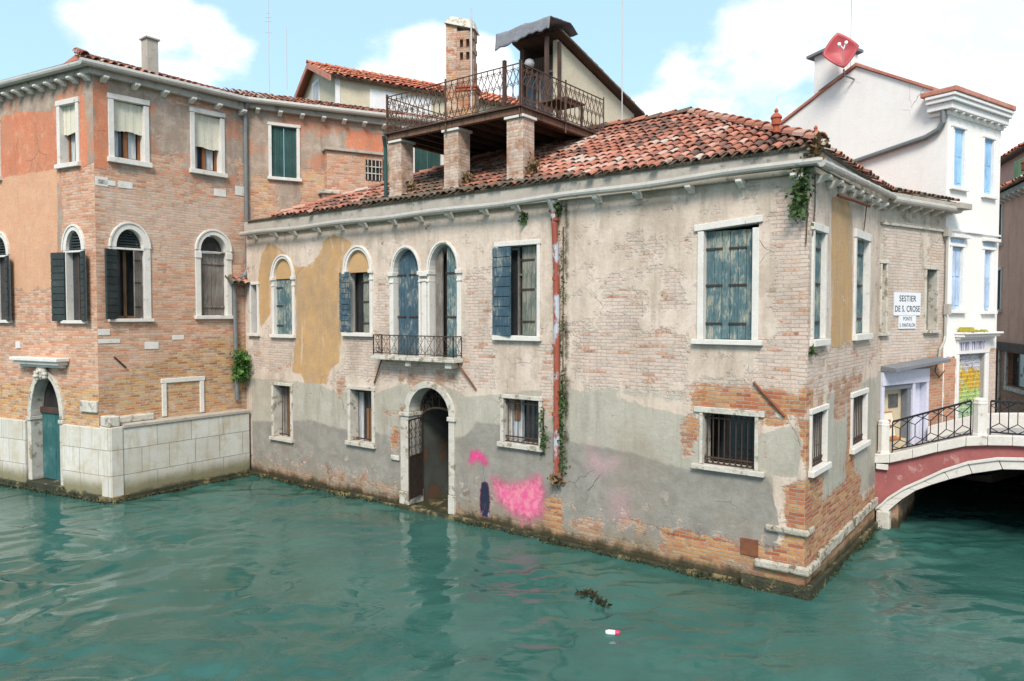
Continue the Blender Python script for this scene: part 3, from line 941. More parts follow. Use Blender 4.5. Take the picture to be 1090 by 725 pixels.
# ------------------------------------------------------------------ roof tiles
def tile_field(mb, o, u, v, poly, pitch_w=0.185, exposed=0.30, moss=None, jit=1.25, mi=0, base_mi=0, rs=None, seg=5, thick=0.05):
    """rows of half-round tiles on the plane o + u*a + v*b inside polygon poly (a, b)"""
    rs = rs or random.Random(5)
    u, v = Vector(u).normalized(), Vector(v).normalized()
    n = u.cross(v)
    if n.z < 0:
        n = -n
    P = np.array(poly)
    # base sheet with a little thickness
    base = [o + u * a + v * b for a, b in poly]
    k = len(base)
    tri = tessellate_polygon([[Vector((a, b, 0)) for a, b in poly]])
    mb.add(base + [p - n * thick for p in base], [tuple(t) for t in tri] + [tuple(k + i for i in t) for t in tri] + [(i, (i + 1) % k, k + (i + 1) % k, k + i) for i in range(k)],
           base_mi, (0.12, 0.75, 0, 1))
    a0, b0 = P.min(0); a1, b1 = P.max(0)
    na = int((a1 - a0) / pitch_w) + 1
    nb = int((b1 - b0) / exposed) + 1
    cc = [(a0 + (i + 0.5) * pitch_w, b0 + (j + 0.5) * exposed, i, j) for i in range(na) for j in range(nb)]
    ins = pip(np.array([(c[0], c[1]) for c in cc]), poly)
    for (a, b, i, j), ok in zip(cc, ins):
        if not ok:
            continue
        a += rs.uniform(-.018, .018) * jit
        b += rs.uniform(-.03, .03) * jit - (.07 if rs.random() < .05 else 0)
        tw = rs.uniform(-.05, .05) * jit
        r0, r1 = 0.092 * pitch_w / .215, 0.074 * pitch_w / .215
        L = exposed * 1.28
        du, dv = u * math.cos(tw) + v * math.sin(tw), v * math.cos(tw) - u * math.sin(tw)
        lift = rs.uniform(0.0, 0.012)
        c0 = o + u * a + v * (b - exposed * 0.62) + n * (0.030 + lift)
        c1 = c0 + dv * L - n * (0.026 + lift * .5)
        vs = []
        for c, r in ((c0, r0), (c1, r1)):
            for q in range(seg + 1):
                an = math.pi * q / seg
                vs.append(c + du * (r * math.cos(an)) + n * (r * 0.74 * math.sin(an)))
        for q in range(seg + 1):           # inner lip so the open end has thickness
            an = math.pi * q / seg
            vs.append(c0 + dv * 0.002 + du * ((r0 - .016) * math.cos(an)) + n * ((r0 - .016) * 0.74 * math.sin(an)))
        m = seg + 1
        fs = [(q, q + 1, m + q + 1, m + q) for q in range(seg)] + [(q, 2 * m + q, 2 * m + q + 1, q + 1) for q in range(seg)]
        t = min(1, max(0, rs.gauss(0.48, 0.21) - (.3 if rs.random() < .04 else 0) + 0.22 * math.sin(a * 1.1 + 2.0 * math.sin(b * 1.7))))
        mo = moss(a, b) if moss else 0.25
        mb.add(vs, fs, mi, (t, mo + rs.uniform(-.15, .15), rs.random(), 1))
    return mb


def ridge_tiles(mb, p0, p1, r=0.11, exposed=0.36, mi=0, rs=None, moss=0.2):
    rs = rs or random.Random(9)
    p0, p1 = Vector(p0), Vector(p1)
    d = (p1 - p0)
    k = max(1, int(d.length / exposed))
    d.normalize()
    side = d.cross(Vector((0, 0, 1))).normalized()
    n = side.cross(d)
    for i in range(k):
        c0 = p0 + d * (i * exposed - 0.03) + n * (0.055 + rs.uniform(0, .012)) + side * rs.uniform(-.012, .012)
        c1 = c0 + d * exposed * 1.25 - n * 0.03
        vs = []
        for c, rr in ((c0, r), (c1, r * 0.82)):
            for q in range(7):
                an = math.pi * q / 6
                vs.append(c + side * (rr * math.cos(an)) + n * (rr * math.sin(an)))
        for q in range(7):
            an = math.pi * q / 6
            vs.append(c0 + side * ((r - .018) * math.cos(an)) + n * ((r - .018) * math.sin(an)))
        fs = [(q, q + 1, 7 + q + 1, 7 + q) for q in range(6)] + [(q, 14 + q, 14 + q + 1, q + 1) for q in range(6)]
        mb.add(vs, fs, mi, (min(1, max(0, rs.gauss(0.55, 0.2))), moss + rs.uniform(-.1, .1), 0, 1))
    return mb


def gutter_run(fr, parent, s0, s1, zfun, off, r=0.075, step=1.55, name='gutter', mat=None):
    mb = MB()
    k = max(2, int((s1 - s0) / 0.5))
    mb.tube([fr.P(s0 + (s1 - s0) * i / k, zfun(s0 + (s1 - s0) * i / k), off) for i in range(k + 1)], r, 10)
    s = s0 + 0.5
    while s < s1:
        mb.tube([fr.P(s - .02, zfun(s), off), fr.P(s + .02, zfun(s), off)], r * 1.12, 10)
        s += step * random.uniform(.8, 1.1)
    return mb.build(name, mat or M['zinc'], parent, smooth=False)


def corbel(fr, s, z, parent, mat, d=0.24, h=0.16, w=0.10):
    """small scrolled stone bracket under an eave"""
    prof = [(0, 0), (0.0, -h), (0.3 * d, -h * 0.95), (0.55 * d, -h * 0.62), (0.9 * d, -h * 0.5), (d, -h * 0.3), (d, 0)]
    n = len(prof)
    p = [fr.P(s - w / 2, z + b, a) for a, b in prof] + [fr.P(s + w / 2, z + b, a) for a, b in prof]
    tri = tessellate_polygon([[Vector((a, b, 0)) for a, b in prof]])
    fs = [tuple(t) for t in tri] + [tuple(n + i for i in t) for t in tri] + [(i, (i + 1) % n, n + (i + 1) % n, n + i) for i in range(n)]
    return MB().add(p, fs).build('corbel', mat, parent, bevel=0.008)


def leaves(mb, pts, n, size, spread, rs, droop=0.0):
    for _ in range(n):
        p = Vector(rs.choice(pts)) + Vector((rs.gauss(0, spread[0]), rs.gauss(0, spread[1]), rs.gauss(0, spread[2])))
        d = Vector((rs.gauss(0, 1), rs.gauss(0, 1), rs.gauss(0, 1) - droop)).normalized()
        x = d.orthogonal().normalized()
        x = (x * math.cos(rs.random() * 6.3) + d.cross(x) * math.sin(rs.random() * 6.3))
        L = size * rs.uniform(.6, 1.3)
        W = L * 0.34
        t = rs.random()
        mb.add([p, p + d * L * .45 + x * W, p + d * L, p + d * L * .45 - x * W], [(0, 1, 2, 3)], 0, (t, t, t, 1))
    return mb

# ================================================================== setting
def poly_sheet(name, pts, z0, z1, mat, kind='structure', bevel=0.0):
    mb = MB()
    n = len(pts)
    tri = tessellate_polygon([[Vector((a, b, 0)) for a, b in pts]])
    p = [Vector((a, b, z0)) for a, b in pts] + [Vector((a, b, z1)) for a, b in pts]
    mb.add(p, [tuple(t) for t in tri] + [tuple(n + i for i in t) for t in tri] + [(i, (i + 1) % n, n + (i + 1) % n, n + i) for i in range(n)])
    o = mb.build(name, mat, None, bevel=bevel)
    if len(o.data.materials) > 1:
        for f in o.data.polygons:
            f.material_index = 0 if f.normal.z > 0.5 else 1
    return tag(o, kind=kind)


def canal():
    """the water: a wide calm sheet with a finely rippled middle, all one mesh"""
    x0, x1, y0, y1, st = -24.0, 18.0, 3.0, 27.0, 0.07
    nx, ny = int((x1 - x0) / st) + 1, int((y1 - y0) / st) + 1
    X, Y = np.meshgrid(np.linspace(x0, x1, nx), np.linspace(y0, y1, ny))
    rng = np.random.default_rng(12)
    def lowf(scale, n=14):
        f = np.zeros_like(X)
        for _ in range(n):
            a = rng.uniform(0, 2 * math.pi); k = 2 * math.pi / (scale * rng.uniform(.6, 1.8))
            f += np.sin(k * (X * math.cos(a) + Y * math.sin(a)) + rng.uniform(0, 6.28))
        return f / math.sqrt(n / 2)
    wx, wy = lowf(3.5) * 0.22 + lowf(1.2) * 0.05, lowf(3.5) * 0.22 + lowf(1.2) * 0.05
    zone = 1 / (1 + np.exp(-2.4 * (lowf(6.0) - 0.15)))
    zone = 0.35 + 0.95 * zone
    calm = 1 / (1 + np.exp(-2.5 * (lowf(4.0) + 0.2)))
    XX, YY = X + wx, Y + wy
    H = np.zeros_like(X)
    for n in range(90):
        lam = 0.26 * (9.0 ** rng.random())
        k = 2 * math.pi / lam
        a = R(100) + rng.normal(0, 0.62) + (math.pi if rng.random() < .3 else 0)
        ph = k * (XX * math.cos(a) + YY * math.sin(a)) + rng.uniform(0, 6.28)
        slope = 0.0195 * (1.4 if lam < .8 else 0.75)
        w = zone if lam > .7 else zone * (0.35 + 0.9 * calm)
        H += (2 * (0.5 + 0.5 * np.sin(ph)) ** 1.45 - 0.9) * slope / k * w
    fade = np.clip(np.minimum(np.minimum(X - x0, x1 - X), np.minimum(Y - y0, y1 - Y)) / 1.5, 0, 1)
    Z = H * fade
    co = np.stack([X, Y, Z], -1).reshape(-1, 3)
    idx = np.arange(nx * ny).reshape(ny, nx)
    q = np.stack([idx[:-1, :-1], idx[:-1, 1:], idx[1:, 1:], idx[1:, :-1]], -1).reshape(-1, 4)
    far = np.array([(-300, -300, 0), (300, -300, 0), (300, 300, 0), (-300, 300, 0)], float)
    b = nx * ny
    c00, c10, c11, c01 = idx[0, 0], idx[0, -1], idx[-1, -1], idx[-1, 0]
    co = np.concatenate([co, far])
    ring = np.array([(b, b + 1, c10, c00), (b + 1, b + 2, c11, c10), (b + 2, b + 3, c01, c11), (b + 3, b, c00, c01)])
    q = np.concatenate([q, ring])
    me = bpy.data.meshes.new('canal_water')
    me.from_pydata(co.tolist(), [], q.tolist())
    me.polygons.foreach_set('use_smooth', [True] * len(me.polygons))
    me.materials.append(M['water'])
    me.update()
    o = bpy.data.objects.new('canal_water', me)
    COL.objects.link(o)
    return o


water = canal()
tag(water, kind='structure')
bed = MB().add([(-300, -300, -2.5), (300, -300, -2.5), (300, 300, -2.5), (-300, 300, -2.5)], [(0, 1, 2, 3)]).build('canal_bed', M['dark'], None)
tag(bed, kind='structure')


def xy(fr, s, o):
    p = fr.P(s, 0, o)
    return (p.x, p.y)


# quay in front of the shop house and the white house, landing of the bridge
poly_sheet('quay', [xy(FD, 0.02, 0.0), xy(FD, 0.02, 0.25), xy(FQ, 0.30, -0.2), xy(FQ, 0.62, -2.25), xy(FD, 2.6, 1.15), xy(FW, 2.9, 1.15), xy(FW, 9, 1.15), xy(FW, 9, 0.0)], 0.80, 0.98, [M['paving'], M['under_bridge_shade']])  # sides and underside take the shade-dark brick so the space below reads unlit
poly_sheet('ground', [xy(FW, 2.75, -0.6), xy(FW, 14, -0.6), xy(FW, 14, -40), xy(FW, 2.75, -40)], 0.75, 0.94, [M['paving'], M['under_bridge_shade']])

# ================================================================== main canal house
main = thing('canal_house', 'long two storey canal house with peeling plaster, arched windows and red tiled hip roof', 'house', FA.P(7.5, 0, 0))
A_TOP = 6.98
holesA, winA = [], []

# --- windows of the canal front
fr = FA
# tiny corner window
w, h = rect_frame(main, fr, 0.06, 0.33, 3.98, 5.33, jw=0.08, lint=0.08, sill=0.08); holesA.append(h)
boards(w, fr, 0.065, 0.325, 3.98, 5.33, -0.14, M['pane'], n=2, hinge=False)
# two narrow arched windows with ochre lunettes
for (a, b, z0, zs) in ((1.13, 1.93, 3.97, 5.50), (4.14, 4.97, 4.06, 5.57)):
    w, h = arch_frame(main, fr, a, b, z0, zs, 0.50, jw=0.10, deep=0.24); holesA.append(h)
    c, r = (a + b) / 2, (b - a) / 2 + 0.01
    MB().prism(fr, [(a - .01, zs - .04), (b + .01, zs - .04)] + list(reversed(arc(c, zs, r, 0.51))), -0.14, -0.035).build('lunette', M['ochre_fill'], w)
    if a < 2:
        boards(w, fr, a + .005, c, z0, zs - 0.05, -0.075, M['blue_wood'], n=3)
        boards(w, fr, c + .005, b - .005, z0, zs - 0.05, -0.075, M['blue_wood'], n=3, hinge=False)
    else:
        boards(w, fr, c + .02, b - .005, z0, zs - 0.06, -0.13, M['green_wood_worn'], n=3)
        s2 = fr.sub(a - 0.02, 0.05, 13)
        boards(w, Fr(s2.o.x, s2.o.y, fr.deg - 14), -0.30, 0.22, z0 + .02, zs - 0.02, 0.0, M['blue_wood_deep'], n=3, horiz=11, hinge=False)
        backing(w, fr, a, b, z0, zs, -0.30)
# the twin balcony window
w1, h = arch_frame(main, fr, 5.80, 6.62, 3.44, 5.47, 0.54, jw=0.11, deep=0.34, jl=0.13, jr=0.06, nosill=True); holesA.append(h)
w2, h2 = arch_frame(main, fr, 6.96, 7.78, 3.44, 5.47, 0.58, jw=0.11, deep=0.34, jl=0.06, jr=0.12, nosill=True); holesA.append(h2)
col = MB()
col.box(fr, 6.69, 6.89, 3.44, 3.62, -0.20, 0.06)
col.box(fr, 6.715, 6.865, 3.62, 5.24, -0.17, 0.035)
col.box(fr, 6.69, 6.89, 5.24, 5.30, -0.19, 0.055)
col.box(fr, 6.67, 6.91, 5.36, 5.475, -0.20, 0.075)
col.build('pillar', M['stone'], main, bevel=0.012)
t1 = lambda s: 5.47 + 0.50 * math.sqrt(max(0, 1 - ((s - 6.21) / 0.40) ** 2)) - 0.02
t2 = lambda s: 5.47 + 0.54 * math.sqrt(max(0, 1 - ((s - 7.37) / 0.40) ** 2)) - 0.02
boards(w1, fr, 5.83, 6.21, 3.46, 6, -0.11, M['blue_wood_deep'], n=4, top=t1, battens=(4.45, 5.42), hfront=False)
boards(w1, fr, 6.215, 6.60, 3.46, 6, -0.11, M['blue_wood_deep'], n=4, top=t1, battens=(4.45, 5.42), hfront=False)
boards(w2, fr, 7.37, 7.76, 3.46, 6, -0.11, M['blue_wood'], n=4, top=t2, battens=(4.45, 5.42), hfront=False)
boards(w2, fr, 7.0, 7.22, 3.46, 6, -0.13, M['grey_wood'], n=2, top=t2, hinge=False)
backing(w2, fr, 6.96, 7.78, 3.44, 6, -0.33, M['dark'], top=t2)
# square window left of the red drainpipe
w, h = rect_frame(main, fr, 8.92, 9.91, 4.07, 5.90, jw=0.075, lint=0.10, sill=0.10); holesA.append(h)
boards(w, fr, 9.44, 9.905, 4.07, 5.89, -0.12, M['green_wood_worn'], n=4)
q = fr.sub(8.86, 0.05, -9)
boards(w, q, -0.06, 0.46, 4.06, 5.88, 0.0, M['blue_wood_deep'], n=4, horiz=9, hinge=False)
backing(w, fr, 8.92, 9.44, 4.07, 5.9, -0.22)
MB().box(fr, 9.30, 9.34, 4.07, 5.9, -0.2, -0.16).box(fr, 9.3, 9.44, 5.3, 5.34, -0.2, -0.165).build('casement', M['grey_wood'], w)
# large closed window near the corner
w, h = rect_frame(main, fr, 13.41, 14.25, 4.08, 5.92, jw=0.11, lint=0.115, sill=0.085, ear=0.06, skew=0.085); holesA.append(h)
boards(w, fr, 13.415, 13.83, 4.08, 5.92, -0.10, M['blue_wood'], n=3, battens=(4.35, 5.0, 5.62), hfront=False)
boards(w, fr, 13.835, 14.245, 4.08, 5.92, -0.10, M['blue_wood'], n=3, battens=(4.35, 5.0, 5.62), hfront=False)
# barred ground floor windows
w, h = rect_frame(main, fr, 1.06, 1.80, 1.17, 2.58, jw=0.10, lint=0.08, sill=0.09, deep=0.34, mat=M['stone_worn']); holesA.append(h)
grille(w, fr, 1.06, 1.80, 1.17, 2.58, -0.17, 3, rails=(0.95, 0.04))
boards(w, fr, 1.30, 1.80, 1.17, 2.56, -0.26, M['brown_wood'], n=4, hinge=False)
backing(w, fr, 1.06, 1.30, 1.17, 2.58, -0.29, M['grey_wood'])
w, h = rect_frame(main, fr, 4.24, 5.02, 1.38, 2.66, jw=0.10, lint=0.09, sill=0.10, deep=0.34, mat=M['stone_worn']); holesA.append(h)
grille(w, fr, 4.24, 5.02, 1.38, 2.66, -0.17, 4, rails=(0.95, 0.04))
boards(w, fr, 4.52, 5.02, 1.38, 2.18, -0.26, M['brown_wood'], n=5, hinge=False)
backing(w, fr, 4.24, 5.02, 1.38, 2.66, -0.31)
backing(w, fr, 4.24, 4.42, 1.38, 2.66, -0.275, M['lace'], name='curtain')
w, h = rect_frame(main, fr, 9.06, 9.96, 1.86, 2.77, jw=0.085, lint=0.085, sill=0.10, deep=0.30, mat=M['stone_worn']); holesA.append(h)
grille(w, fr, 9.06, 9.96, 1.86, 2.77, -0.06, 7, rails=(0.90, 0.13), curls=True)
backing(w, fr, 9.06, 9.96, 1.86, 2.77, -0.28)
backing(w, fr, 9.06, 9.40, 1.86, 2.77, -0.24, M['lace'], name='curtain')
boards(w, fr, 9.17, 9.32, 2.3, 2.72, -0.2, M['brown_wood'], n=1, hinge=False, name='casement')
w, h = rect_frame(main, fr, 13.42, 14.32, 1.93, 2.82, jw=0.06, lint=0.10, sill=0.085, deep=0.34, ear=0.10, mat=M['stone_worn']); holesA.append(h)
grille(w, fr, 13.42, 14.32, 1.93, 2.82, -0.08, 9, rails=(0.90, 0.13), curls=True)
backing(w, fr, 13.42, 14.32, 1.93, 2.82, -0.6)

# water door
dz0, dzs = 0.10, 2.25
dmb = MB()
dmb.box(fr, 6.03, 6.30, dz0 + 0.30, dzs - 0.10, -0.42, 0.05)
dmb.box(fr, 6.01, 6.32, dz0, dz0 + 0.295, -0.42, 0.075)
dmb.box(fr, 6.00, 6.33, dzs - 0.095, dzs, -0.42, 0.08)
dmb.box(fr, 7.54, 7.70, dz0 + 0.42, dzs - 0.10, -0.42, 0.05)
dmb.box(fr, 7.52, 7.74, dzs - 0.095, dzs, -0.42, 0.085)
dmb.box(fr, 7.53, 7.715, dz0, dz0 + 0.415, -0.40, 0.06)
c = 6.92
dmb.strip(fr, arc(c, dzs + .002, 0.80, 0.74, 18), arc(c, dzs + .002, 0.62, 0.60, 18), -0.42, 0.045)
M['algae'] = simple('algae_covered_stone', (0.030, 0.034, 0.018), (0.065, 0.058, 0.032), 4.0, 0.5, bump=0.9, bdist=0.04, spots=(0.21, 0.165, 0.08), spot_amt=0.56, spot_scale=3.0)
door = dmb.build('water_door', M['stone_worn'], main, bevel=0.012)
holesA.append([(6.045, -0.5), (7.69, -0.5), (7.69, dzs)] + list(reversed(arc(c, dzs, 0.785, 0.725, 18)))[1:-1] + [(6.045, dzs)])
fan = MB()
fi = arc(c, 2.02, 0.60, 0.34, 14)
for off in (0,):
    fan.tube([fr.P(a, z, -0.33) for a, z in fi], 0.028, 6)
    fan.tube([fr.P(a, z, -0.33) for a, z in arc(c, dzs, 0.60, 0.58, 14)], 0.02, 6)
    for k in range(7):
        a = R(25 + 130 * k / 6)
        cx, cz = c + 0.46 * math.cos(a), 2.10 + 0.56 * math.sin(a)
        for sgn in (1, -1):
            fan.tube([fr.P(cx + sgn * 0.055 + 0.055 * (1 - .05 * i) * math.cos(i * .6) * sgn, cz + 0.085 * (1 - .05 * i) * math.sin(i * .6), -0.33) for i in range(12)], 0.010, 4)
        fan.tube([fr.P(c + 0.56 * math.cos(a), 2.02 + 0.34 * math.sin(a), -.33), fr.P(c + 0.60 * math.cos(a), 2.25 + 0.57 * math.sin(a), -.33)], 0.009, 4)
fan.build('fanlight_grille', M['iron'], door)
# the left iron leaf, standing open against the passage wall
q = fr.sub(6.33, -0.36, -74)
g = MB()
g.box(q, 0, 0.60, 0.32, 1.24, -0.01, 0.01)
for k in range(3):
    for j in range(4):
        g.tube(scroll(q, 0.10 + 0.2 * k, 1.28 + 0.2 * j, 1.48 + 0.2 * j, 0, 0.2), 0.009, 4, cap=False)
for z in (0.3, 1.26, 2.1):
    g.box(q, 0, 0.62, z - .015, z + .015, -0.015, 0.015)
for s in (0, 0.61):
    g.box(q, s - .015, s + .015, 0.25, 2.12, -0.014, 0.014)
g.build('iron_leaf', M['iron'], door)
MB().box(fr, 5.97, 7.85, -0.3, dz0 - 0.003, -1.3, 0.10).build('threshold', M['algae'], door, bevel=0.02)
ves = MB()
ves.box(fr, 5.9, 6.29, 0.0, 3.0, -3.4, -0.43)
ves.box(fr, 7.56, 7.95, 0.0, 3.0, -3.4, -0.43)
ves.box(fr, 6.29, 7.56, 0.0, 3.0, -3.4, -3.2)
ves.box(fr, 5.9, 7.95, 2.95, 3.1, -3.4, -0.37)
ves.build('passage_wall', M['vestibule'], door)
st = MB()
for i in range(3):
    st.box(fr, 6.3, 7.55, 0.1, 0.16 + 0.17 * (i + 1), -3.15, -1.3 - 0.3 * i)
st.build('step', M['stone_worn'], door, bevel=0.01)

# balcony
bal = MB()
bal.box(fr, 5.34, 7.95, 3.46, 3.535, 0.004, 0.33)
bal.box(fr, 5.37, 7.92, 3.535, 3.565, 0.004, 0.30)
for s in (6.50, 7.72):
    bal.box(fr, s - .09, s + .09, 3.33, 3.458, 0.004, 0.26)
balc = bal.build('balcony', M['stone_worn'], main, bevel=0.012)
rl = MB()
def balrail(p0, p1, cells):
    L = (p1 - p0).length
    d = (p1 - p0).normalized()
    up = Vector((0, 0, 1))
    for z, r in ((0.05, .010), (0.46, .012)):
        rl.tube([p0 + up * z, p1 + up * z], r, 4)
    w = L / cells
    for i in range(cells + 1):
        rl.tube([p0 + d * w * i, p0 + d * w * i + up * 0.46], 0.007 if 0 < i < cells else 0.014, 4)
    for i in range(cells):
        a = p0 + d * w * i
        for x0, x1 in ((0, 1), (1, 0)):
            rl.tube([a + d * w * x0 + up * .06, a + d * w * x1 + up * .45], 0.007, 4)
        cpt = a + d * w * .5
        for zz in (0.12, 0.39):
            rl.tube([cpt + d * .05 * math.cos(t) + up * (zz + .05 * math.sin(t)) for t in np.linspace(0, 6.28, 8)], 0.006, 4, cap=False)
balrail(fr.P(5.39, 3.565, 0.28), fr.P(7.90, 3.565, 0.28), 9)
balrail(fr.P(5.39, 3.565, 0.02), fr.P(5.39, 3.565, 0.28), 1)
balrail(fr.P(7.90, 3.565, 0.02), fr.P(7.90, 3.565, 0.28), 1)
rl.build('railing', M['iron'], balc)
for a, b in (((5.48, 3.46), (5.13, 2.86)), ((7.86, 3.46), (8.33, 2.90))):
    MB().tube([fr.P(*a, 0.10), fr.P(*b, 0.035)], 0.02, 6).build('stay_bar', M['rust'], balc)
# wall ties and iron plate
tb = MB()
tb.tube([fr.P(14.30, 3.39, 0.035), fr.P(14.81, 2.87, 0.035)], 0.022, 6)
tb.build('wall_tie', M['rust'], main)
MB().box(fr, 14.10, 14.40, 0.50, 0.78, 0.003, 0.02).build('iron_plate', M['rust'], main, bevel=0.006)
MB().box(fr, 5.70, 5.98, 1.09, 1.20, 0.002, 0.05).build('stone_block', M['stone_worn'], main, bevel=0.012)

# --- side wall windows
holesB = []
fb = FB
w, h = rect_frame(main, fb, 0.24, 0.86, 4.10, 5.84, jw=0.10, lint=0.12, sill=0.11, deep=0.30); holesB.append(h)
boards(w, fb, 0.245, 0.55, 4.10, 5.83, -0.045, M['green_wood_worn'], n=2)
boards(w, fb, 0.555, 0.855, 4.10, 5.83, -0.045, M['blue_wood'], n=2)
w, h = rect_frame(main, fb, 3.00, 4.02, 4.13, 5.95, jw=0.12, lint=0.16, sill=0.12, deep=0.34); holesB.append(h)
boards(w, fb, 3.005, 3.5, 4.13, 5.94, -0.08, M['blue_wood'], n=3)
boards(w, fb, 3.51, 4.015, 4.13, 5.94, -0.08, M['blue_wood'], n=3)
w, h = rect_frame(main, fb, 0.24, 1.08, 2.00, 2.90, jw=0.075, lint=0.09, sill=0.10, deep=0.28); holesB.append(h)
grille(w, fb, 0.24, 1.08, 2.00, 2.90, -0.05, 7, rails=(0.92, 0.12), curls=True)
backing(w, fb, 0.24, 1.08, 2.0, 2.9, -0.26)
w, h = rect_frame(main, fb, 2.90, 4.00, 1.98, 2.93, jw=0.10, lint=0.10, sill=0.10, deep=0.28); holesB.append(h)
grille(w, fb, 2.90, 4.00, 1.98, 2.93, -0.05, 8, rails=(0.92, 0.12), curls=True)
backing(w, fb, 2.90, 4.00, 1.98, 2.93, -0.26)

ochre = [(0.35, 5.2), (0.42, 5.7), (0.55, 6.15), (0.85, 6.45), (1.2, 6.40), (1.75, 6.05), (2.1, 5.72), (2.6, 5.78), (2.95, 5.95), (3.25, 6.35), (3.6, 6.52), (4.1, 6.40), (4.35, 6.25),
         (3.98, 5.9), (3.9, 5.4), (3.95, 4.2), (3.80, 3.3), (3.3, 3.02), (2.5, 2.92), (1.85, 2.95), (1.95, 3.4), (2.05, 3.9), (2.1, 4.3), (1.98, 5.5), (0.98, 5.6), (0.9, 4.5), (0.45, 4.1)]
masksA = dict(
    exp=[(0.36, 0, 0), ((0, 2.1, 2.85, 4.0), .3, .72), ((0.3, 1.0, 2.6, 5.3), .25, .5), ((3.95, 8.9, 2.85, 4.2), .3, .74), ((5.0, 5.75, 3.0, 5.6), .35, .66), ((7.8, 8.95, 2.9, 5.6), .4, .64), ((6.2, 7.4, 2.75, 3.4), .2, .9),
         ((10.6, 13.25, 3.05, 4.4), .4, .70), ((10.9, 12.6, 3.6, 5.5), .6, .60), ((11.6, 12.9, 5.0, 6.2), .4, .52), ((12.5, 13.2, 4.5, 5.4), .25, .62), ((9.9, 10.4, 2.2, 4.0), .2, .7), ((14.55, 15.3, 3.0, 6.6), .25, .78), ((14.2, 15.3, 3.3, 4.2), .3, .75),
         ((13.0, 15.3, 2.72, 3.5), .32, .72), ([(14.45, 2.9), (15.3, 2.9), (15.3, .1), (14.3, .1), (14.75, 0.9), (14.8, 1.4), (14.55, 2.0)], .15, .80), ((12.95, 13.4, 1.9, 2.8), .15, .8), ((5.35, 6.1, 1.95, 2.4), .15, .8), ((5.6, 6.1, 1.25, 2.0), .14, .8), ((3.6, 4.1, 2.3, 3.1), .18, .75),
         ((10.0, 10.55, 0.05, 0.95), .14, .85), ((0, 15.3, -1, .30), .2, .80), ((12.5, 14.8, 0.1, 0.85), .3, .70), ((10.7, 11.6, .0, .7), .3, .66), ((0.3, 2.6, .1, .6), .3, .52), ((3.2, 5.9, .1, .65), .3, .58), ((8.6, 10.0, .1, .4), .2, .55), ((11.4, 12.8, 0.2, 1.1), .4, .54),
         ((14.35, 14.8, 2.0, 2.75), .2, .75), ([(14.55, 2.65), (15.0, 2.75), (15.1, 1.9), (14.6, 1.75)], .12, 1, 'sub'), ((8.3, 8.6, 2.2, 2.3), .1, .7), ((0, 14.4, .9, 2.5), .3, .35, 'sub'), (ochre, .2, .8, 'sub')],
    wash=[((0, 15.3, 2.7, 7), .3, .95), ((13.1, 15.3, 2.6, 3.35), .25, .75, 'sub'), ((5.8, 7.9, 2.75, 3.35), .2, .5, 'sub'), ((3.5, 4.6, 2.5, 3.1), .2, .4, 'sub')],
    paint=[(ochre, .16, 1), ([(2.0, 3.3), (3.6, 3.3), (3.4, 2.6), (2.4, 2.55)], .2, .7)],
    cem=[([(0, -1), (0, 2.72), (3.0, 2.72), (3.6, 2.55), (5.2, 2.62), (5.9, 2.85), (7.0, 3.1), (8.0, 2.72), (9.0, 2.86), (10.3, 3.05), (11.2, 3.05), (12.3, 2.85), (13.1, 2.75), (13.3, 2.6), (14.35, 2.5), (14.9, 2.75), (15.1, 2.5), (15.0, 1.9), (14.6, 1.9), (14.75, .9), (14.5, .3), (14.4, -1)], .10, 1), ((10.6, 13.5, 2.85, 3.35), .3, .60)],
    dark=[([(0, -1), (0, 1.5), (1.0, 1.55), (2.6, 1.75), (4.0, 1.62), (5.0, 1.7), (5.7, 1.62), (8.0, 1.85), (8.3, 2.2), (10.2, 2.2), (10.5, 2.05), (12.1, 1.95), (13.2, 1.80), (14.4, 1.95), (14.75, 1.6), (14.75, -1)], .12, 1)],
    grime=[((0, 15.3, -1, .16), .16, 1), (rect(0, 15.3, .1, .55), .3, .40), ((3.6, 5.4, .1, .5), .2, .5), ((11.7, 12.5, .2, .6), .2, .55), ((10.15, 10.25, 1, 6.6), .18, .42), ((10.48, 10.72, 1.5, 6.8), .15, .62)],
    red=[(0.25, 0, 0), ((13, 15.3, 2.3, 3.4), .3, .8), ((5.3, 6.1, 1.2, 2.4), .2, .9), ((9.9, 10.7, 0, 1), .2, .9), ((14.2, 15.3, 0, 2.9), .2, .9), ((12, 15, 0, .8), .2, .8), ((6, 7.6, 2.8, 3.3), .3, .5)],
    extra=[([(10.85, 1.5), (10.9, 2.0), (11.2, 2.3), (11.5, 2.0), (12.0, 2.1), (12.0, 1.6), (11.4, 1.2)], .35, .52), ((11.3, 12.3, 0.4, 1.5), .4, .47)])
L0 = -0.26
wallA = make_wall('front_wall', FA, [(L0, -0.6), (15.139, -0.6), (15.139, A_TOP), (L0, A_TOP)], holesA, M['wall_main'], main, masksA, grid=0.10)
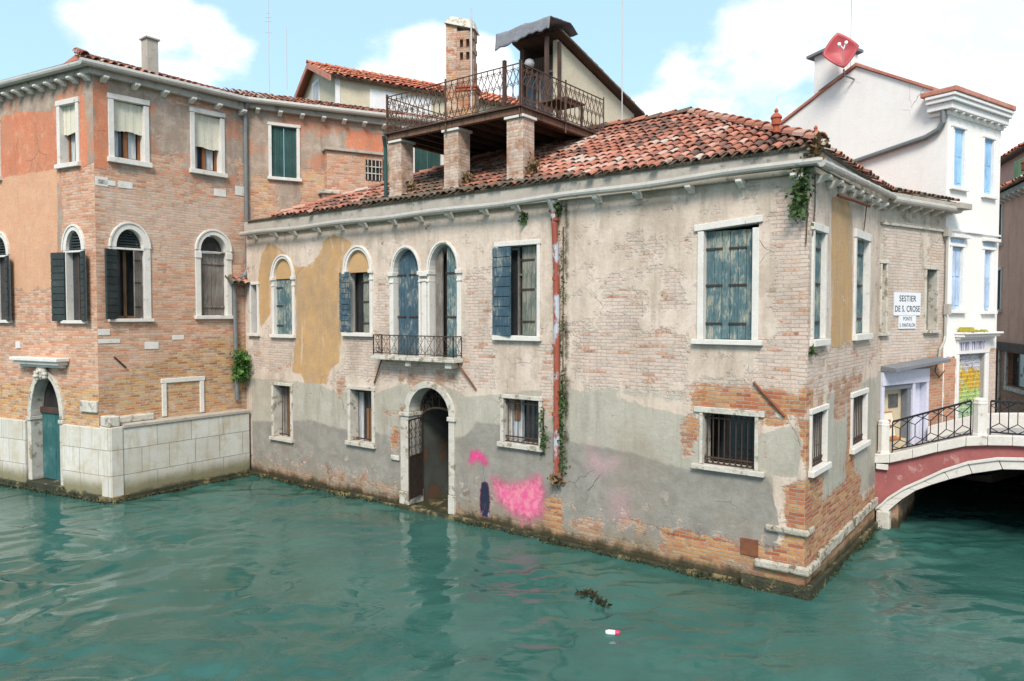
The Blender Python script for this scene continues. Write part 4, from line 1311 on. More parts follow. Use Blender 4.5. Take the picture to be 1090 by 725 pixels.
masksB = dict(
    exp=[(0.34, 0, 0), ((-.2, 1.1, 1.0, 4.1), .3, .72), ((0, .3, 4, 6.6), .15, .9), ((1.1, 2.9, 2.9, 3.95), .25, .9), ((2.6, 5.2, 3.0, 4.1), .3, .75), ((0, 5.2, 0.0, 1.5), .25, .74), ((2.5, 3.2, 1.2, 3.0), .2, .9), ((1.3, 2.3, 2.0, 3.2), .2, .75, 'sub'), ((1.6, 2.5, 2.6, 3.2), .2, .9), ((3.8, 5.1, .9, 3.4), .25, .85, 'sub'), ((4.6, 5.2, 4.2, 6.2), .3, .5)],
    wash=[((0, 5.2, 3.3, 7), .3, .9), ((0, 1.4, 2.3, 3.8), .3, .55), (0.32, 0, 0)],
    paint=[([(1.25, 6.5), (2.4, 6.6), (2.75, 6.2), (2.8, 3.9), (2.2, 3.75), (1.4, 3.7)], .14, 1)],
    cem=[((1.1, 5.2, 0.9, 3.2), .2, .9), ((0, 1.2, .2, 1.9), .2, .8)], dark=[((4.2, 5.2, .5, 1.5), .3, .6)],
    grime=[((0, 5.5, -1, .22), .14, 1), ((4.9, 5.2, 0, 1), .2, .5)],
    red=[(0.35, 0, 0), ((0, 5.2, 0, 2.6), .3, .9)], extra=[((3.5, 4.8, .2, 1.3), .4, .0)])
wallB = make_wall('side_wall', FB, [(0.001, -0.6), (5.08, -0.6), (5.08, A_TOP), (0.001, A_TOP)], holesB, M['wall_main'], main, masksB, grid=0.10, uvoff=(31.0, 0.02))
FBK = Fr(*xy(FA, 15.13, -6.5), FA.deg + 180)
make_wall('back_wall', FBK, [(0, -0.6), (12.3, -0.6), (12.3, A_TOP), (0, A_TOP)], [], M['wall_main'], main, {}, grid=0.6)
make_wall('side_wall', Fr(FB.P(5.085, 0, 0).x, FB.P(5.085, 0, 0).y, FB.deg), [(0, -0.6), (1.4, -0.6), (1.4, A_TOP), (0, A_TOP)], [], M['wall_main'], main, {}, grid=0.6)
# corner quoin mouldings near the water and the sloping string course of the side
for (z0, z1, d, sl, sr) in ((0.98, 1.09, 0.07, 0.62, 0.34), (0.36, 0.50, 0.10, 0.78, 0.60), (-0.2, 0.20, 0.13, 1.0, 0.9)):
    m1 = MB()
    m1.box(FA, 15.139 - sl, 15.139 + d, z0, z1, 0.003, d)
    m1.box(FB, 0.004, sr, z0 + .002, z1 - .002, 0.003, d - .003)
    m1.build('corner_stone', M['algae' if z0 < 0 else 'stone_old'], main, bevel=0.035)
s = 0.66
i = 0
while s < 4.9:
    l = random.uniform(.45, .8)
    MB().box(FB, s, min(5.0, s + l) - .015, 0.40 + .012 * i, 0.57 + .012 * i, 0.003, 0.055 + random.uniform(0, .02)).build('string_course_stone', M['stone_old'], main, bevel=0.015)
    s += l
    i += 1
# footing ledge along the water
s = -0.2
ft, ft2 = MB(), MB()
while s < 14.0:
    l = random.uniform(.5, 1.1)
    if not (5.95 < s + l / 2 < 7.9):
        (ft if s < 6.5 else ft2).box(FA, s, min(s + l, 14.1) - .01, -0.5, 0.055 + random.uniform(-.03, .05), 0.003, 0.10 + random.uniform(-.03, .03))
    s += l
ft.build('footing', M['algae'], main, bevel=0.02)
ft2.build('footing', M['algae'], main, bevel=0.02)
MB().box(FB, 0.9, 5.05, -0.5, 0.12, 0.003, 0.08).build('footing', M['algae'], main, bevel=0.02)

# --- cornice, gutter, brackets
cor = MB()
cor.box(FA, -0.1, 15.139 + 0.12, 6.80, 7.075, 0.003, 0.12)
cor.box(FA, -0.1, 15.139 + 0.10, 6.70, 6.798, 0.003, 0.10)
cor.box(FB, 0.0, 5.25, 6.802, 7.077, 0.003, 0.123)
cor.box(FB, 0.0, 5.20, 6.70, 6.797, 0.003, 0.103)
cornice = cor.build('cornice', M['stone_grey'], main, bevel=0.012)
for k in range(17):
    s = 0.35 + k * 0.915 + (0.05 * math.sin(k * 2.3))
    corbel(FA, s, 6.70, cornice, M['stone'], 0.24, 0.13)
for k in range(7):
    corbel(FB, 0.28 + k * 0.72, 6.70 + 0.012 * k, cornice, M['stone'], 0.25, 0.13)
corbel(FA, 15.02, 6.70, cornice, M['stone'], 0.2, 0.2, 0.14)
zA = lambda s: 6.735 + 0.10 * max(0, (s - 8) / 7) ** 1.6 + 0.015 * math.sin(s * 1.9)
gut = gutter_run(FA, main, -0.05, 15.40, zA, 0.25, r=0.062)
zB = lambda s: 6.80 + 0.03 * s
gut2 = gutter_run(FB, main, -0.30, 5.2, zB, 0.25, r=0.062, step=0.9)

# --- roof
EZ = 7.09
tr = MB()
u, vin = FA.d, -FA.n
K = 0.51
vv = (vin + Vector((0, 0, K))).normalized()
cl = 1 / math.sqrt(1 + K * K)            # slope length to plan length
o = FA.P(0, EZ, 0.17)
def up(i):
    return (i + 0.17) / cl
poly = [(-0.1, 0), (15.30, 0), (11.75, up(3.38)), (8.2, up(3.40)), (1.35, 0.02)]
poly = [(1.2, 0), (15.31, 0), (11.62, up(3.38)), (8.2, up(3.40))]
mossf = lambda a, b: 0.22 + 0.55 * math.exp(-((a - 6.6) / 2.4) ** 2 - ((b - 0.8) / 2.4) ** 2) + (0.25 if b < 0.35 else 0) + 0.2 * math.exp(-((a - 9.6) / 1.0) ** 2 - ((b - 2.6) / 1.2) ** 2)
rsm = random.Random(11)
tile_field(tr, o, u, vv, poly, moss=mossf, rs=rsm)
# left end slope, falling to the corner house
pL = [FA.P(1.2, EZ, 0.17), FA.P(8.2, EZ + 3.57 * K, -3.40), FA.P(2.9, 7.5, -6.3), FA.P(0.1, EZ - 0.02, 0.17)]
nn = (pL[1] - pL[0]).cross(pL[3] - pL[0])
tr.add(pL, [(0, 1, 2), (0, 2, 3)], 0, (0.3, 0.6, 0, 1))
for j, a in enumerate(np.arange(0.15, 1.25, 0.185)):
    tile_field(tr, FA.P(a, EZ, 0.17), u, vv, [(0, 0), (0.18, 0), (0.18, max(.1, 0.02 + (a - .1) * .12)), (0, max(.1, 0.02 + (a - .1) * .12))], moss=lambda x, y: 0.6, rs=rsm)
# side hip over the narrow canal: eave on FB, apex at the ridge end
ap = FA.P(11.62, EZ + 3.55 * K, -3.38)
eB0, eB1 = FB.P(-0.17, EZ, 0.17), FB.P(6.7, EZ, 0.17)
ub = FB.d
pr = (ap - eB0).dot(ub)
foot = eB0 + ub * pr
vb = (ap - foot).normalized()
hb_ = (ap - foot).length
tile_field(tr, eB0, ub, vb, [(0, 0), (6.87, 0), (pr + 0.05, hb_)], moss=lambda a, b: 0.5 if b < .5 else .25, rs=rsm)
# back slope
bk = [FA.P(11.62, EZ + 3.55 * K, -3.38), FA.P(8.2, EZ + 3.57 * K, -3.40), FA.P(2.9, 7.5, -6.3), FA.P(3.2, EZ, -6.7), FA.P(15.3, EZ, -6.7)]
tr.add(bk, [(0, 1, 3), (1, 2, 3), (0, 3, 4)], 0, (0.4, 0.4, 0, 1))
ridge_tiles(tr, eB0 + Vector((0, 0, .03)), ap, rs=rsm, moss=0.3)
ridge_tiles(tr, ap, FA.P(8.2, EZ + 3.57 * K, -3.40), rs=rsm, moss=0.6)
ridge_tiles(tr, FA.P(1.25, EZ, 0.15), FA.P(8.2, EZ + 3.57 * K, -3.40), r=0.085, rs=rsm, moss=0.3)
roof = tr.build('roof', M['tile'], main)
# terracotta finials on the side eave
for (s, i, z) in ((1.1, 0.5, 7.28), (2.1, 0.35, 7.18)):
    p = FB.P(s, z, -i)
# --- drain pipes
dp = MB()
P0 = [(10.36, 6.72, 0.22), (10.36, 6.60, 0.14), (10.38, 6.42, 0.09), (10.42, 5.4, 0.085), (10.44, 4.0, 0.085), (10.44, 2.6, 0.085), (10.44, 1.35, 0.085)]
dp.tube([FA.P(*p) for p in P0], 0.062, 10)
for z in (6.35, 5.2, 3.9, 2.55):
    dp.tube([FA.P(10.41, z - .03, .085), FA.P(10.41, z + .03, .085)], 0.074, 10)
drain = dp.build('drainpipe', M['pipe_red'], main)
cb = MB()
cb.tube([FA.P(10.36, 6.74, .24), FA.P(10.37, 6.5, .1), FA.P(10.375, 6.36, .09)], 0.068, 10)
cb.build('collar', M['zinc'], drain)
# rusty eave bar and hook of the side
MB().tube([FB.P(1.2, 6.50, 0.12), FB.P(2.2, 6.53, 0.16), FB.P(3.6, 6.60, 0.1)], 0.03, 6).build('wall_tie', M['rust'], main)
MB().tube([FB.P(3.45, 6.6, .08), FB.P(3.47, 6.3, .05), FB.P(3.44, 5.9, .02)] , 0.010, 5).build('cable', M['iron'], main)

# painted patch: pink spray with a dark and white blotch (a plain stand-in, no figure)
def paint_mat():
    m, t = new_mat('sprayed_paint')
    att = t.n('ShaderNodeAttribute', None, attribute_name='tint')
    sp = t.n('ShaderNodeSeparateColor', {0: att.outputs['Color']}).outputs
    co = obj_co(t)
    n = t.noise(co, 7.0, 8, 0.7)
    f = t.noise(t.mul(co, (1, 1, 0.35)), 22.0, 5, 0.65)
    nz = t.math('ADD', t.math('MULTIPLY', n, 0.7), t.math('MULTIPLY', f, 0.3))
    pink = t.mix(t.step(n, 0.38, 0.62), (0.66, 0.10, 0.25), (0.70, 0.24, 0.31))
    hot = t.mix(sp[2], pink, (0.72, 0.04, 0.24))
    core = t.mix(t.step(t.noise(t.mul(co, (9, 9, 1.6)), 1.3, 5, 0.6), 0.55, 0.66), (0.022, 0.025, 0.045), (0.30, 0.34, 0.45))
    dk = t.step(t.math('ADD', sp[1], t.math('MULTIPLY', t.math('SUBTRACT', nz, 0.5), 0.5)), 0.44, 0.56)
    col = t.mix(dk, hot, core)
    al = t.math('MAXIMUM', t.math('MULTIPLY', t.step(t.math('ADD', sp[0], t.math('MULTIPLY', t.math('SUBTRACT', nz, 0.5), 0.7)), 0.22, 0.70), 0.92), dk)
    return finish(m, t, col, 0.85, spec=0.15, alpha=al)


gs = 0.04
S, Z = np.arange(7.95, 10.35, gs), np.arange(0.10, 1.75, gs)
pts = np.array([(a, b) for b in Z for a in S])
arm = [(8.08, 1.34), (8.16, 1.54), (8.34, 1.60), (8.54, 1.50), (8.66, 1.34), (8.54, 1.28), (8.42, 1.38), (8.28, 1.38), (8.2, 1.28)]
body = [(8.78, 1.02), (9.2, 0.94), (9.6, 1.04), (9.95, 1.22), (10.06, 0.95), (10.0, 0.5), (9.7, 0.36), (9.3, 0.42), (8.95, 0.62)]
drips = [rect(9.50, 9.58, 0.12, 0.6), rect(9.68, 9.73, 0.22, 0.6), rect(9.30, 9.34, 0.3, 0.6), rect(9.84, 9.88, 0.28, 0.6)]
blot = [(8.40, 0.16), (8.37, 0.45), (8.38, 0.75), (8.44, 0.95), (8.55, 0.99), (8.66, 0.94), (8.71, 0.74), (8.72, 0.42), (8.69, 0.16)]
fp = field(pts, [(arm, .17, .86), (body, .34, 1.0), (rect(8.9, 10.3, .3, 1.3), .3, .34)] + [(d_, .05, .6) for d_ in drips])
fb_ = field(pts, [(blot, .17, .84)])
fh = field(pts, [(arm, .15, 1)])
pm = MB()
nS = len(S)
for k, (a, b) in enumerate(pts):
    pm.v.append(FA.P(a, b, 0.006))
    pm.c.append((float(fp[k]), float(fb_[k]), float(fh[k]), 1))
for j in range(len(Z) - 1):
    for i in range(nS - 1):
        k = j * nS + i
        if max(fp[k], fp[k + 1], fp[k + nS], fp[k + nS + 1], fb_[k], fb_[k + nS + 1]) > 0.02:
            pm.f.append([k, k + 1, k + nS + 1, k + nS]); pm.m.append(0)
pp = pm.build('painted_patch', paint_mat(), main)
pp['label'] = 'pink sprayed patch with a dark blue and white blotch low on the canal wall'

# ================================================================== corner house on the left
ch = thing('corner_house', 'three storey corner house of pale orange brick and salmon plaster on white stone plinth', 'house', FRW.P(0.13, 0, 0))
WR = []
fr = FRW
def casement(w, fr, s0, s1, z0, zt, zb):
    """cream blind over brown casements with lace"""
    mb = MB()
    n = 7
    for i in range(n):
        a, b = s0 + (s1 - s0) * i / n, s0 + (s1 - s0) * (i + 1) / n
        mb.box(fr, a, b, zb + 0.018 * math.sin(i * 1.1 + s0 * 7), zt, -0.10 - 0.012 * (i % 2), -0.08 - 0.012 * (i % 2))
    mb.build('blind', M['canvas'], w)
    mb = MB()
    m = (s0 + s1) / 2
    for a, b in ((s0, s0 + .06), (m - .05, m + .05), (s1 - .06, s1)):
        mb.box(fr, a, b, z0, zt, -0.24, -0.19)
    mb.box(fr, s0 + .06, s1 - .06, z0, z0 + .07, -0.235, -0.195)
    mb.box(fr, s0 + .06, s1 - .06, zb + .05, zb + .1, -0.235, -0.195)
    mb.build('casement', M['orange_wood'], w)
    backing(w, fr, s0, s1, z0, zt, -0.25)
    mb = MB()
    mb.box(fr, s0 + .06, s0 + .2, z0 + .07, zt, -0.246, -0.225)
    mb.box(fr, m + .08, s1 - .1, z0 + .07, zt, -0.246, -0.225)
    mb.build('curtain', M['lace'], w)


w, h = rect_frame(ch, fr, 0.60, 1.33, 8.34, 9.74, jw=0.13, lint=0.13, sill=0.13, proud=0.035, skew=0.03); WR.append(h)
casement(w, fr, 0.60, 1.33, 8.34, 9.74, 9.03)
w, h = rect_frame(ch, fr, 2.68, 3.43, 8.38, 9.87, jw=0.12, lint=0.12, sill=0.12, proud=0.035, skew=0.03); WR.append(h)
casement(w, fr, 2.68, 3.43, 8.38, 9.87, 9.0)
# first floor arched windows
w, h = arch_frame(ch, fr, 0.60, 1.27, 4.40, 6.16, 0.46, jw=0.17, deep=0.3, cap=False, sill=0.08); WR.append(h)
MB().box(fr, 0.55, 1.32, 6.11, 6.155, -0.2, 0.03).build('transom', M['stone'], w)
lv = MB()
for i in range(6):
    z = 6.19 + i * 0.07
    hw = 0.335 * math.sqrt(max(0.02, 1 - ((z - 6.16) / 0.46) ** 2))
    p = [fr.P(0.935 - hw, z, -0.12), fr.P(0.935 + hw, z, -0.12), fr.P(0.935 + hw, z + .02, -0.12), fr.P(0.935 - hw, z + .02, -0.12),
         fr.P(0.935 - hw, z + .05, -0.18), fr.P(0.935 + hw, z + .05, -0.18), fr.P(0.935 + hw, z + .07, -0.18), fr.P(0.935 - hw, z + .07, -0.18)]
    lv.hexa(p)
lv.build('louvre', M['dark_shutter'], w)
backing(w, fr, 0.60, 1.27, 4.4, 6.6, -0.29, top=lambda s: 6.16 + .45 * math.sqrt(max(0, 1 - ((s - .935) / .335) ** 2)))
q = fr.sub(0.60, 0.04, -28)
boards(w, Fr(q.o.x, q.o.y, fr.deg + 24), -0.36, 0.0, 4.38, 6.1, 0.0, M['dark_shutter'], n=2, horiz=10, hinge=False)
q = fr.sub(1.27, -0.06, 0)
boards(w, Fr(q.o.x, q.o.y, fr.deg + 180 + 208), -0.30, 0.0, 4.42, 6.1, 0.0, M['grey_wood'], n=2)
MB().box(fr, 0.86, 0.93, 4.4, 6.1, -0.24, -0.2).box(fr, 0.6, 1.27, 4.4, 4.47, -0.241, -0.2).build('casement', M['brown_wood'], w)
w, h = arch_frame(ch, fr, 2.80, 3.56, 4.47, 6.24, 0.42, jw=0.15, deep=0.3, cap=False, sill=0.09); WR.append(h)
MB().box(fr, 2.75, 3.61, 6.19, 6.225, -0.2, -0.03).build('transom', M['stone_worn'], w)
mbq = MB()
for a, b in ((2.80, 3.56),):
    for s in (a - .15, b - .0):
        mbq.box(fr, s - .012, s + .165, 6.02, 6.2, -.02, 0.055)
mbq.build('impost', M['stone'], w, bevel=0.01)
boards(w, fr, 2.805, 3.18, 4.47, 6.18, -0.12, M['grey_wood'], n=3, battens=(4.72, 5.9), hfront=True)
boards(w, fr, 3.185, 3.555, 4.47, 6.18, -0.12, M['grey_wood'], n=3, battens=(4.72, 5.9), hfront=True)
backing(w, fr, 2.8, 3.56, 6.2, 6.6, -0.22, top=lambda s: 6.22 + .42 * math.sqrt(max(0, 1 - ((s - 3.18) / .38) ** 2)))
# blocked window, stone fragments, tie
gw = MB()
gw.box(fr, 1.68, 1.80, 1.86, 2.72, -0.05, 0.035); gw.box(fr, 2.72, 2.84, 1.86, 2.72, -0.05, 0.035); gw.box(fr, 1.66, 2.87, 2.722, 2.84, -0.05, 0.04)
gwo = gw.build('blocked_window', M['stone'], ch, bevel=0.01)
for (a, b, z0, z1) in ((-0.10, 0.42, 4.0, 4.14), (0.0, 0.66, 3.80, 3.90), (1.26, 1.62, 3.62, 3.80), (1.98, 2.30, 3.84, 3.96), (0.14, 0.44, 7.60, 7.82), (0.20, 0.62, 7.64, 7.76), (0.68, 1.03, 7.62, 7.78), (3.22, 3.58, 7.74, 7.94), (3.86, 4.14, 7.84, 8.1)):
    MB().box(fr, max(a, 0.14), b, z0, z1, 0.002, 0.012).build('stone_block', M['stone'], ch, bevel=0.008)
MB().tube([fr.P(0.50, 3.46, 0.03), fr.P(0.78, 3.18, 0.03)], 0.02, 6).build('wall_tie', M['iron'], ch)
brk = dict(
    exp=[((0, 5, 1, 8.0), .3, 1), ((1.2, 2.35, 7.6, 8.62), .15, 1), ((3.5, 4.4, 6.6, 7.6), .3, .5), (0.34, 0, 0), ((2.0, 3.8, 9.95, 10.3), .12, .8), ((1.85, 2.4, 9.95, 10.2), .12, .7), ((3.75, 4.3, 8.0, 9.0), .2, .6), ((1.46, 1.93, 4.6, 8.55), .2, .42, 'sub'), ((3.0, 4.2, 7.0, 7.35), .2, .6), ((3.6, 4.2, 5.9, 6.3), .12, .8, 'sub'), ((0, 1.4, 7.55, 8.2), .15, .0)],
    wash=[(0.42, 0, 0), ((0, 4.2, 5.5, 8), .6, .62)], paint=[((1.44, 1.95, 4.5, 8.6), .16, .72)],
    cem=[((0.1, 0.5, 7.8, 10.2), .15, .8), ((1.9, 2.6, 8.1, 8.5), .2, .65), ((3.7, 4.0, 8.5, 9.2), .2, .5), ((3.2, 4.2, 9.3, 9.9), .3, .5)], dark=[((3.4, 4.4, 5.5, 6.3), .2, .9)],
    grime=[((0, 5, 10.0, 10.6), .2, .30)], red=[(0.20, 0, 0), ([(0, 1.6), (5, 1.6), (5, 4.0), (3.4, 3.9), (2.2, 3.5), (1.2, 3.2), (0, 2.7)], .3, 1)], extra=[])
L_END = 4.17
TOPR = 10.28
make_wall('right_wall', FRW, [(0.13, -0.6), (L_END, -0.6), (L_END, TOPR), (0.13, TOPR)], WR, M['wall_corner'], ch, brk, uvoff=(70, 0.0))
# rear stretch
WK = []
fr = FKW
w, h = rect_frame(ch, fr, 0.74, 1.45, 8.46, 9.92, jw=0.09, lint=0.09, sill=0.09, proud=0.03); WK.append(h)
boards(w, fr, 0.745, 1.095, 8.46, 9.92, -0.05, M['green_shutter'], n=3, hinge=False)
boards(w, fr, 1.105, 1.445, 8.46, 9.92, -0.05, M['green_shutter'], n=3, hinge=False)
w, h = rect_frame(ch, fr, 5.10, 6.0, 8.30, 9.98, jw=0.09, lint=0.09, sill=0.05); WK.append(h)
boards(w, fr, 5.105, 5.55, 8.30, 9.98, -0.05, M['green_shutter'], n=3, hinge=False)
boards(w, fr, 5.56, 5.995, 8.30, 9.98, -0.05, M['green_shutter'], n=3, hinge=False)
make_wall('rear_wall', FKW, [(0.0, 4.0), (8.0, 4.0), (8.0, 10.42), (0.0, 10.42)], WK, M['wall_corner'], ch,
          dict(exp=[(0.30, 0, 0), ((1.5, 2.3, 7.5, 8.8), .25, .9), ((0, 1.0, 6, 8.6), .3, .7), ((2.2, 4, 7, 8.1), .3, .6), ((4.2, 5.0, 8, 10), .3, .55)], wash=[(0.4, 0, 0)],
               cem=[((0.1, 3.9, 9.85, 10.2), .3, .62), ((2.8, 4.2, 9.3, 10.2), .3, .72), ((1.5, 2.6, 8.8, 9.6), .4, .50)], dark=[((4.2, 7, 8, 10), .3, .75)], red=[(0.5, 0, 0)], grime=[((0, 8, 10.15, 10.6), .15, .3)]), uvoff=(90, 0))
bx = block('chimney_breast', FKW, 2.25, 3.95, 6.5, 9.32, 0.003, 0.30, M['wall_corner'], ch, uvoff=(110, 0))
MB().box(FKW, 2.18, 4.02, 9.322, 9.40, 0.003, 0.38).build('cap', M['stone_grey'], bx, bevel=0.01)
gm = MB(); gm.box(FKW, 3.42, 3.90, 8.55, 9.16, 0.302, 0.315); gm.build('barred_opening', M['dark'], bx)
grille(bx, FKW, 3.42, 3.90, 8.55, 9.16, 0.335, 4, rails=(0.33, 0.66), r=0.014, mat=M['stone_worn'])
MB().box(FKW, 2.05, 2.62, 8.05, 8.16, 0.003, 0.36).box(FKW, 2.15, 2.3, 7.85, 8.05, 0.003, .25).build('stone_shelf', M['stone_worn'], ch, bevel=0.02)
# left facade
WL = []
fr = FLW
w, h = rect_frame(ch, fr, -1.30, -0.66, 8.21, 9.64, jw=0.12, lint=0.13, sill=0.11, proud=0.035); WL.append(h)
casement(w, fr, -1.30, -0.66, 8.21, 9.64, 8.95)
w, h = rect_frame(ch, fr, -4.75, -4.05, 8.15, 9.6, jw=0.12, lint=0.13, sill=0.11, proud=0.035); WL.append(h)
casement(w, fr, -4.75, -4.05, 8.15, 9.6, 8.9)
for c in (-0.84, -4.07):
    w, h = arch_frame(ch, fr, c - 0.31, c + 0.31, 4.36, 6.08, 0.48, jw=0.14, deep=0.16, cap=False, sill=0.08); WL.append(h)
    MB().box(fr, c - 0.36, c + 0.36, 6.03, 6.075, -0.14, 0.02).build('transom', M['stone'], w)
    lv = MB()
    for i in range(6):
        z = 6.11 + i * 0.07
        hw = 0.31 * math.sqrt(max(0.02, 1 - ((z - 6.08) / 0.48) ** 2))
        lv.box(fr, c - hw, c + hw, z, z + .035, -0.12, -0.05)
    lv.build('louvre', M['dark_shutter'], w)
    backing(w, fr, c - .31, c + .31, 4.36, 6.5, -0.145, top=lambda s: 6.08 + .46 * math.sqrt(max(0, 1 - ((s - c) / .31) ** 2)))
    for sg, hp in ((-1, c - 0.33), (1, c + 0.33)):
        q = fr.sub(hp, 0.05, 0)
        if sg < 0:
            boards(w, Fr(q.o.x, q.o.y, fr.deg + 12), -0.42, 0.0, 4.33, 6.04, 0.0, M['dark_shutter'], n=2, horiz=10, hinge=False)
        else:
            boards(w, Fr(q.o.x, q.o.y, fr.deg - 22), 0.0, 0.36, 4.33, 6.04, 0.0, M['dark_shutter'], n=2, horiz=10, hinge=False)
    MB().box(fr, c - 0.02, c + 0.03, 4.36, 6.05, -0.14, -0.09).build('casement', M['dark_timber'], w)
# portal
pd = MB()
d0, d1, pz, ps = -2.76, -1.52, 0.20, 1.86
pd.box(fr, d0 - 0.16, d0, pz, ps - .1, -0.5, 0.06)
pd.box(fr, d0 - 0.19, d0 + .02, ps - .098, ps, -0.5, 0.09)
pd.box(fr, d1, d1 + 0.14, pz, ps - .1, -0.5, 0.06)
pd.box(fr, d1 - .02, d1 + 0.17, ps - .098, ps, -0.5, 0.09)
cc = (d0 + d1) / 2
pd.strip(fr, arc(cc, ps + .002, 0.77, 1.22, 18), arc(cc, ps + .002, 0.62, 1.06, 18), -0.5, 0.06)
portal = pd.build('water_door', M['stone_worn'], ch, bevel=0.015)
WL.append([(d0 - .145, -0.55), (d1 + .125, -0.55), (d1 + .125, ps)] + list(reversed(arc(cc, ps, 0.755, 1.205, 18)))[1:-1] + [(d0 - .145, ps)])
MB().box(fr, d0 - .2, d1 + .2, -0.4, pz - .003, -0.9, 0.10).build('threshold', M['algae'], portal, bevel=0.02)
lg = MB()
lg.box(fr, cc - 1.02, cc + 1.02, 3.33, 3.42, 0.003, 0.34); lg.box(fr, cc - .95, cc + .95, 3.24, 3.328, 0.003, 0.27); lg.box(fr, cc - .88, cc + .88, 3.17, 3.238, 0.003, 0.16)
lg.build('ledge', M['stone'], portal, bevel=0.015)
boards(portal, fr, d0 + .02, d1 - .02, 0.22, 1.95, -0.22, M['teal_door'], n=6, hinge=False, name='door_leaf')
MB().box(fr, d0, d1, 1.95, 2.1, -0.28, -0.18).build('transom', M['dark_timber'], portal)
backing(portal, fr, d0, d1, 2.1, 3, -0.25, M['dark'], name='fanlight', top=lambda s: ps + 1.04 * math.sqrt(max(0, 1 - ((s - cc) / .62) ** 2)))
# carved head over the door: a rough lion-like mask
hd = bmesh.new()
def ball(c, r, sc=(1, 1, 1)):
    res = bmesh.ops.create_icosphere(hd, subdivisions=2, radius=r)
    for v in res['verts']:
        v.co = Vector((v.co.x * sc[0], v.co.y * sc[1], v.co.z * sc[2])) + Vector(c)
ball((0, 0, 0), 0.15, (1, .8, 1.15))
for a in range(9):
    t_ = R(-30 + 240 * a / 8)
    ball((0.15 * math.cos(t_), 0.02, 0.16 * math.sin(t_)), 0.065)
ball((0, -.12, -.05), 0.075, (1.1, 1, .8)); ball((-.055, -.11, .045), 0.038); ball((.055, -.11, .045), 0.038); ball((0, -.14, .0), .03, (1, 1, 1.5)); ball((0, -.1, -.13), .06, (1, .8, .7))
mh = bpy.data.meshes.new('carved_head')
for v in hd.verts:
    x, y, z = v.co
    w_ = fr.P(cc + x, 3.0 + z, 0.13 - y) - origin_of(ch)
    v.co = w_
bmesh.ops.recalc_face_normals(hd, faces=hd.faces)
hd.to_mesh(mh); hd.free()
mh.materials.append(M['stone_worn'])
ho = bpy.data.objects.new('carved_head', mh); COL.objects.link(ho); ho.parent = portal
MB().box(fr, -3.42, -3.22, 3.62, 3.80, 0.002, 0.03).build('stone_block', M['stone'], ch)
make_wall('left_wall', FLW, [(-17, -0.6), (-0.0, -0.6), (-0.0, TOPR), (-17, TOPR)], WL, M['wall_corner'], ch, dict(
    exp=[((-18, 0.2, 1, 5.15), .35, 1), ([(-0.62, 8.0), (0.1, 8.2), (0.1, 4.5), (-1.3, 4.5), (-1.35, 6.9), (-0.75, 6.8), (-.5, 7.5)], .10, 1), ((-1.35, -.6, 6.6, 8.15), .12, .75), ((-3.6, -2.9, 4.2, 5.4), .3, .0), ((-5, -3.75, 4.5, 6.6), .2, .75), ((-18, -4.8, 4, 6.4), .3, .7), ([(-3.3, 5.6), (-2.9, 5.0), (-2.4, 5.3), (-2.2, 6.0), (-2.6, 6.3)], .2, .5, 'sub'), (0.1, 0, 0)],
    wash=[(0.40, 0, 0)], paint=[([(-.9, 8.15), (-.4, 8.1), (-.65, 7), (-.95, 6.8)], .1, 0)], cem=[([(-18, 4.0), (-18, 9.75), (-3, 9.72), (-1.6, 9.55), (-1.35, 9.95), (-1.0, 9.7), (-.45, 9.9), (-.3, 9.6), (-0.2, 7.5), (-.6, 6.6), (-1.2, 6.8), (-1.45, 8.1), (-1.6, 5.0)], .10, 1)],
    dark=[([(-18, 3.9), (-18, 8.02), (-1.42, 8.14), (-1.3, 5), (-1.3, 3.9)], .03, 1)], grime=[((-18, 0.2, 10.0, 10.6), .2, .34)],
    red=[(0.2, 0, 0), ((-18, 0.2, 1.6, 2.75), .3, .9)]), uvoff=(150, 0.0))
# plinth of big white blocks
Kc = Vector((-9.5867, 17.6318, 0))
FPR = Fr(Kc.x, Kc.y, math.degrees(math.atan2(20.8311 - Kc.y, -7.3945 - Kc.x)))
FPL = Fr(Kc.x, Kc.y, math.degrees(math.atan2(Kc.y - 19.7177, Kc.x + 13.7028)))
def plinth(name, fr, s0, s1, z0, z1, depth, mat, uvo, cap=None):
    mb = MB().box(fr, s0, s1, z0, z1, -depth, 0)
    ob = mb.build(name, mat, ch, bevel=0.015)
    return uv_box(ob, fr, uvo)
plinth('plinth', FPR, 0.30, 3.87, -0.6, 1.74, 0.75, M['plinth'], (5.0, 0.01))
plinth('plinth', FPL, -1.88, -0.33, -0.6, 1.76, 0.40, M['plinth'], (12.0, 0.01))
plinth('plinth', FPL, -17.0, -3.44, -0.6, 1.74, 0.40, M['plinth'], (20.0, 0.01))
cs = MB()
cs.box(FPR, 0.30, 3.87, 1.742, 1.83, -0.75, 0.03)
cs.build('plinth_coping', M['stone_grey'], ch, bevel=0.015)
cp = MB()
cp.box(FPR, 0.0, 0.298, -0.5, 1.80, -0.6, 0.02); cp.box(FPL, -0.328, 0.0, -0.5, 1.797, -0.45, 0.025)
uv_box(cp.build('corner_pillar', M['plinth'], ch, bevel=0.02), FPR, (40.4, 0.62))
cp = MB()
cp.box(FPR, 0.05, 1.25, 1.832, 2.0, -0.50, -0.26)
cp.build('stone_block', M['stone_worn'], ch, bevel=0.03)
MB().box(FLW, -0.66, -0.005, 2.12, 2.40, 0.003, 0.07).build('stone_block', M['stone_worn'], ch, bevel=0.02)
MB().box(FPR, -.03, 0.24, 1.802, 2.06, -.42, .0).build('stone_block', M['stone_worn'], ch, bevel=0.03)
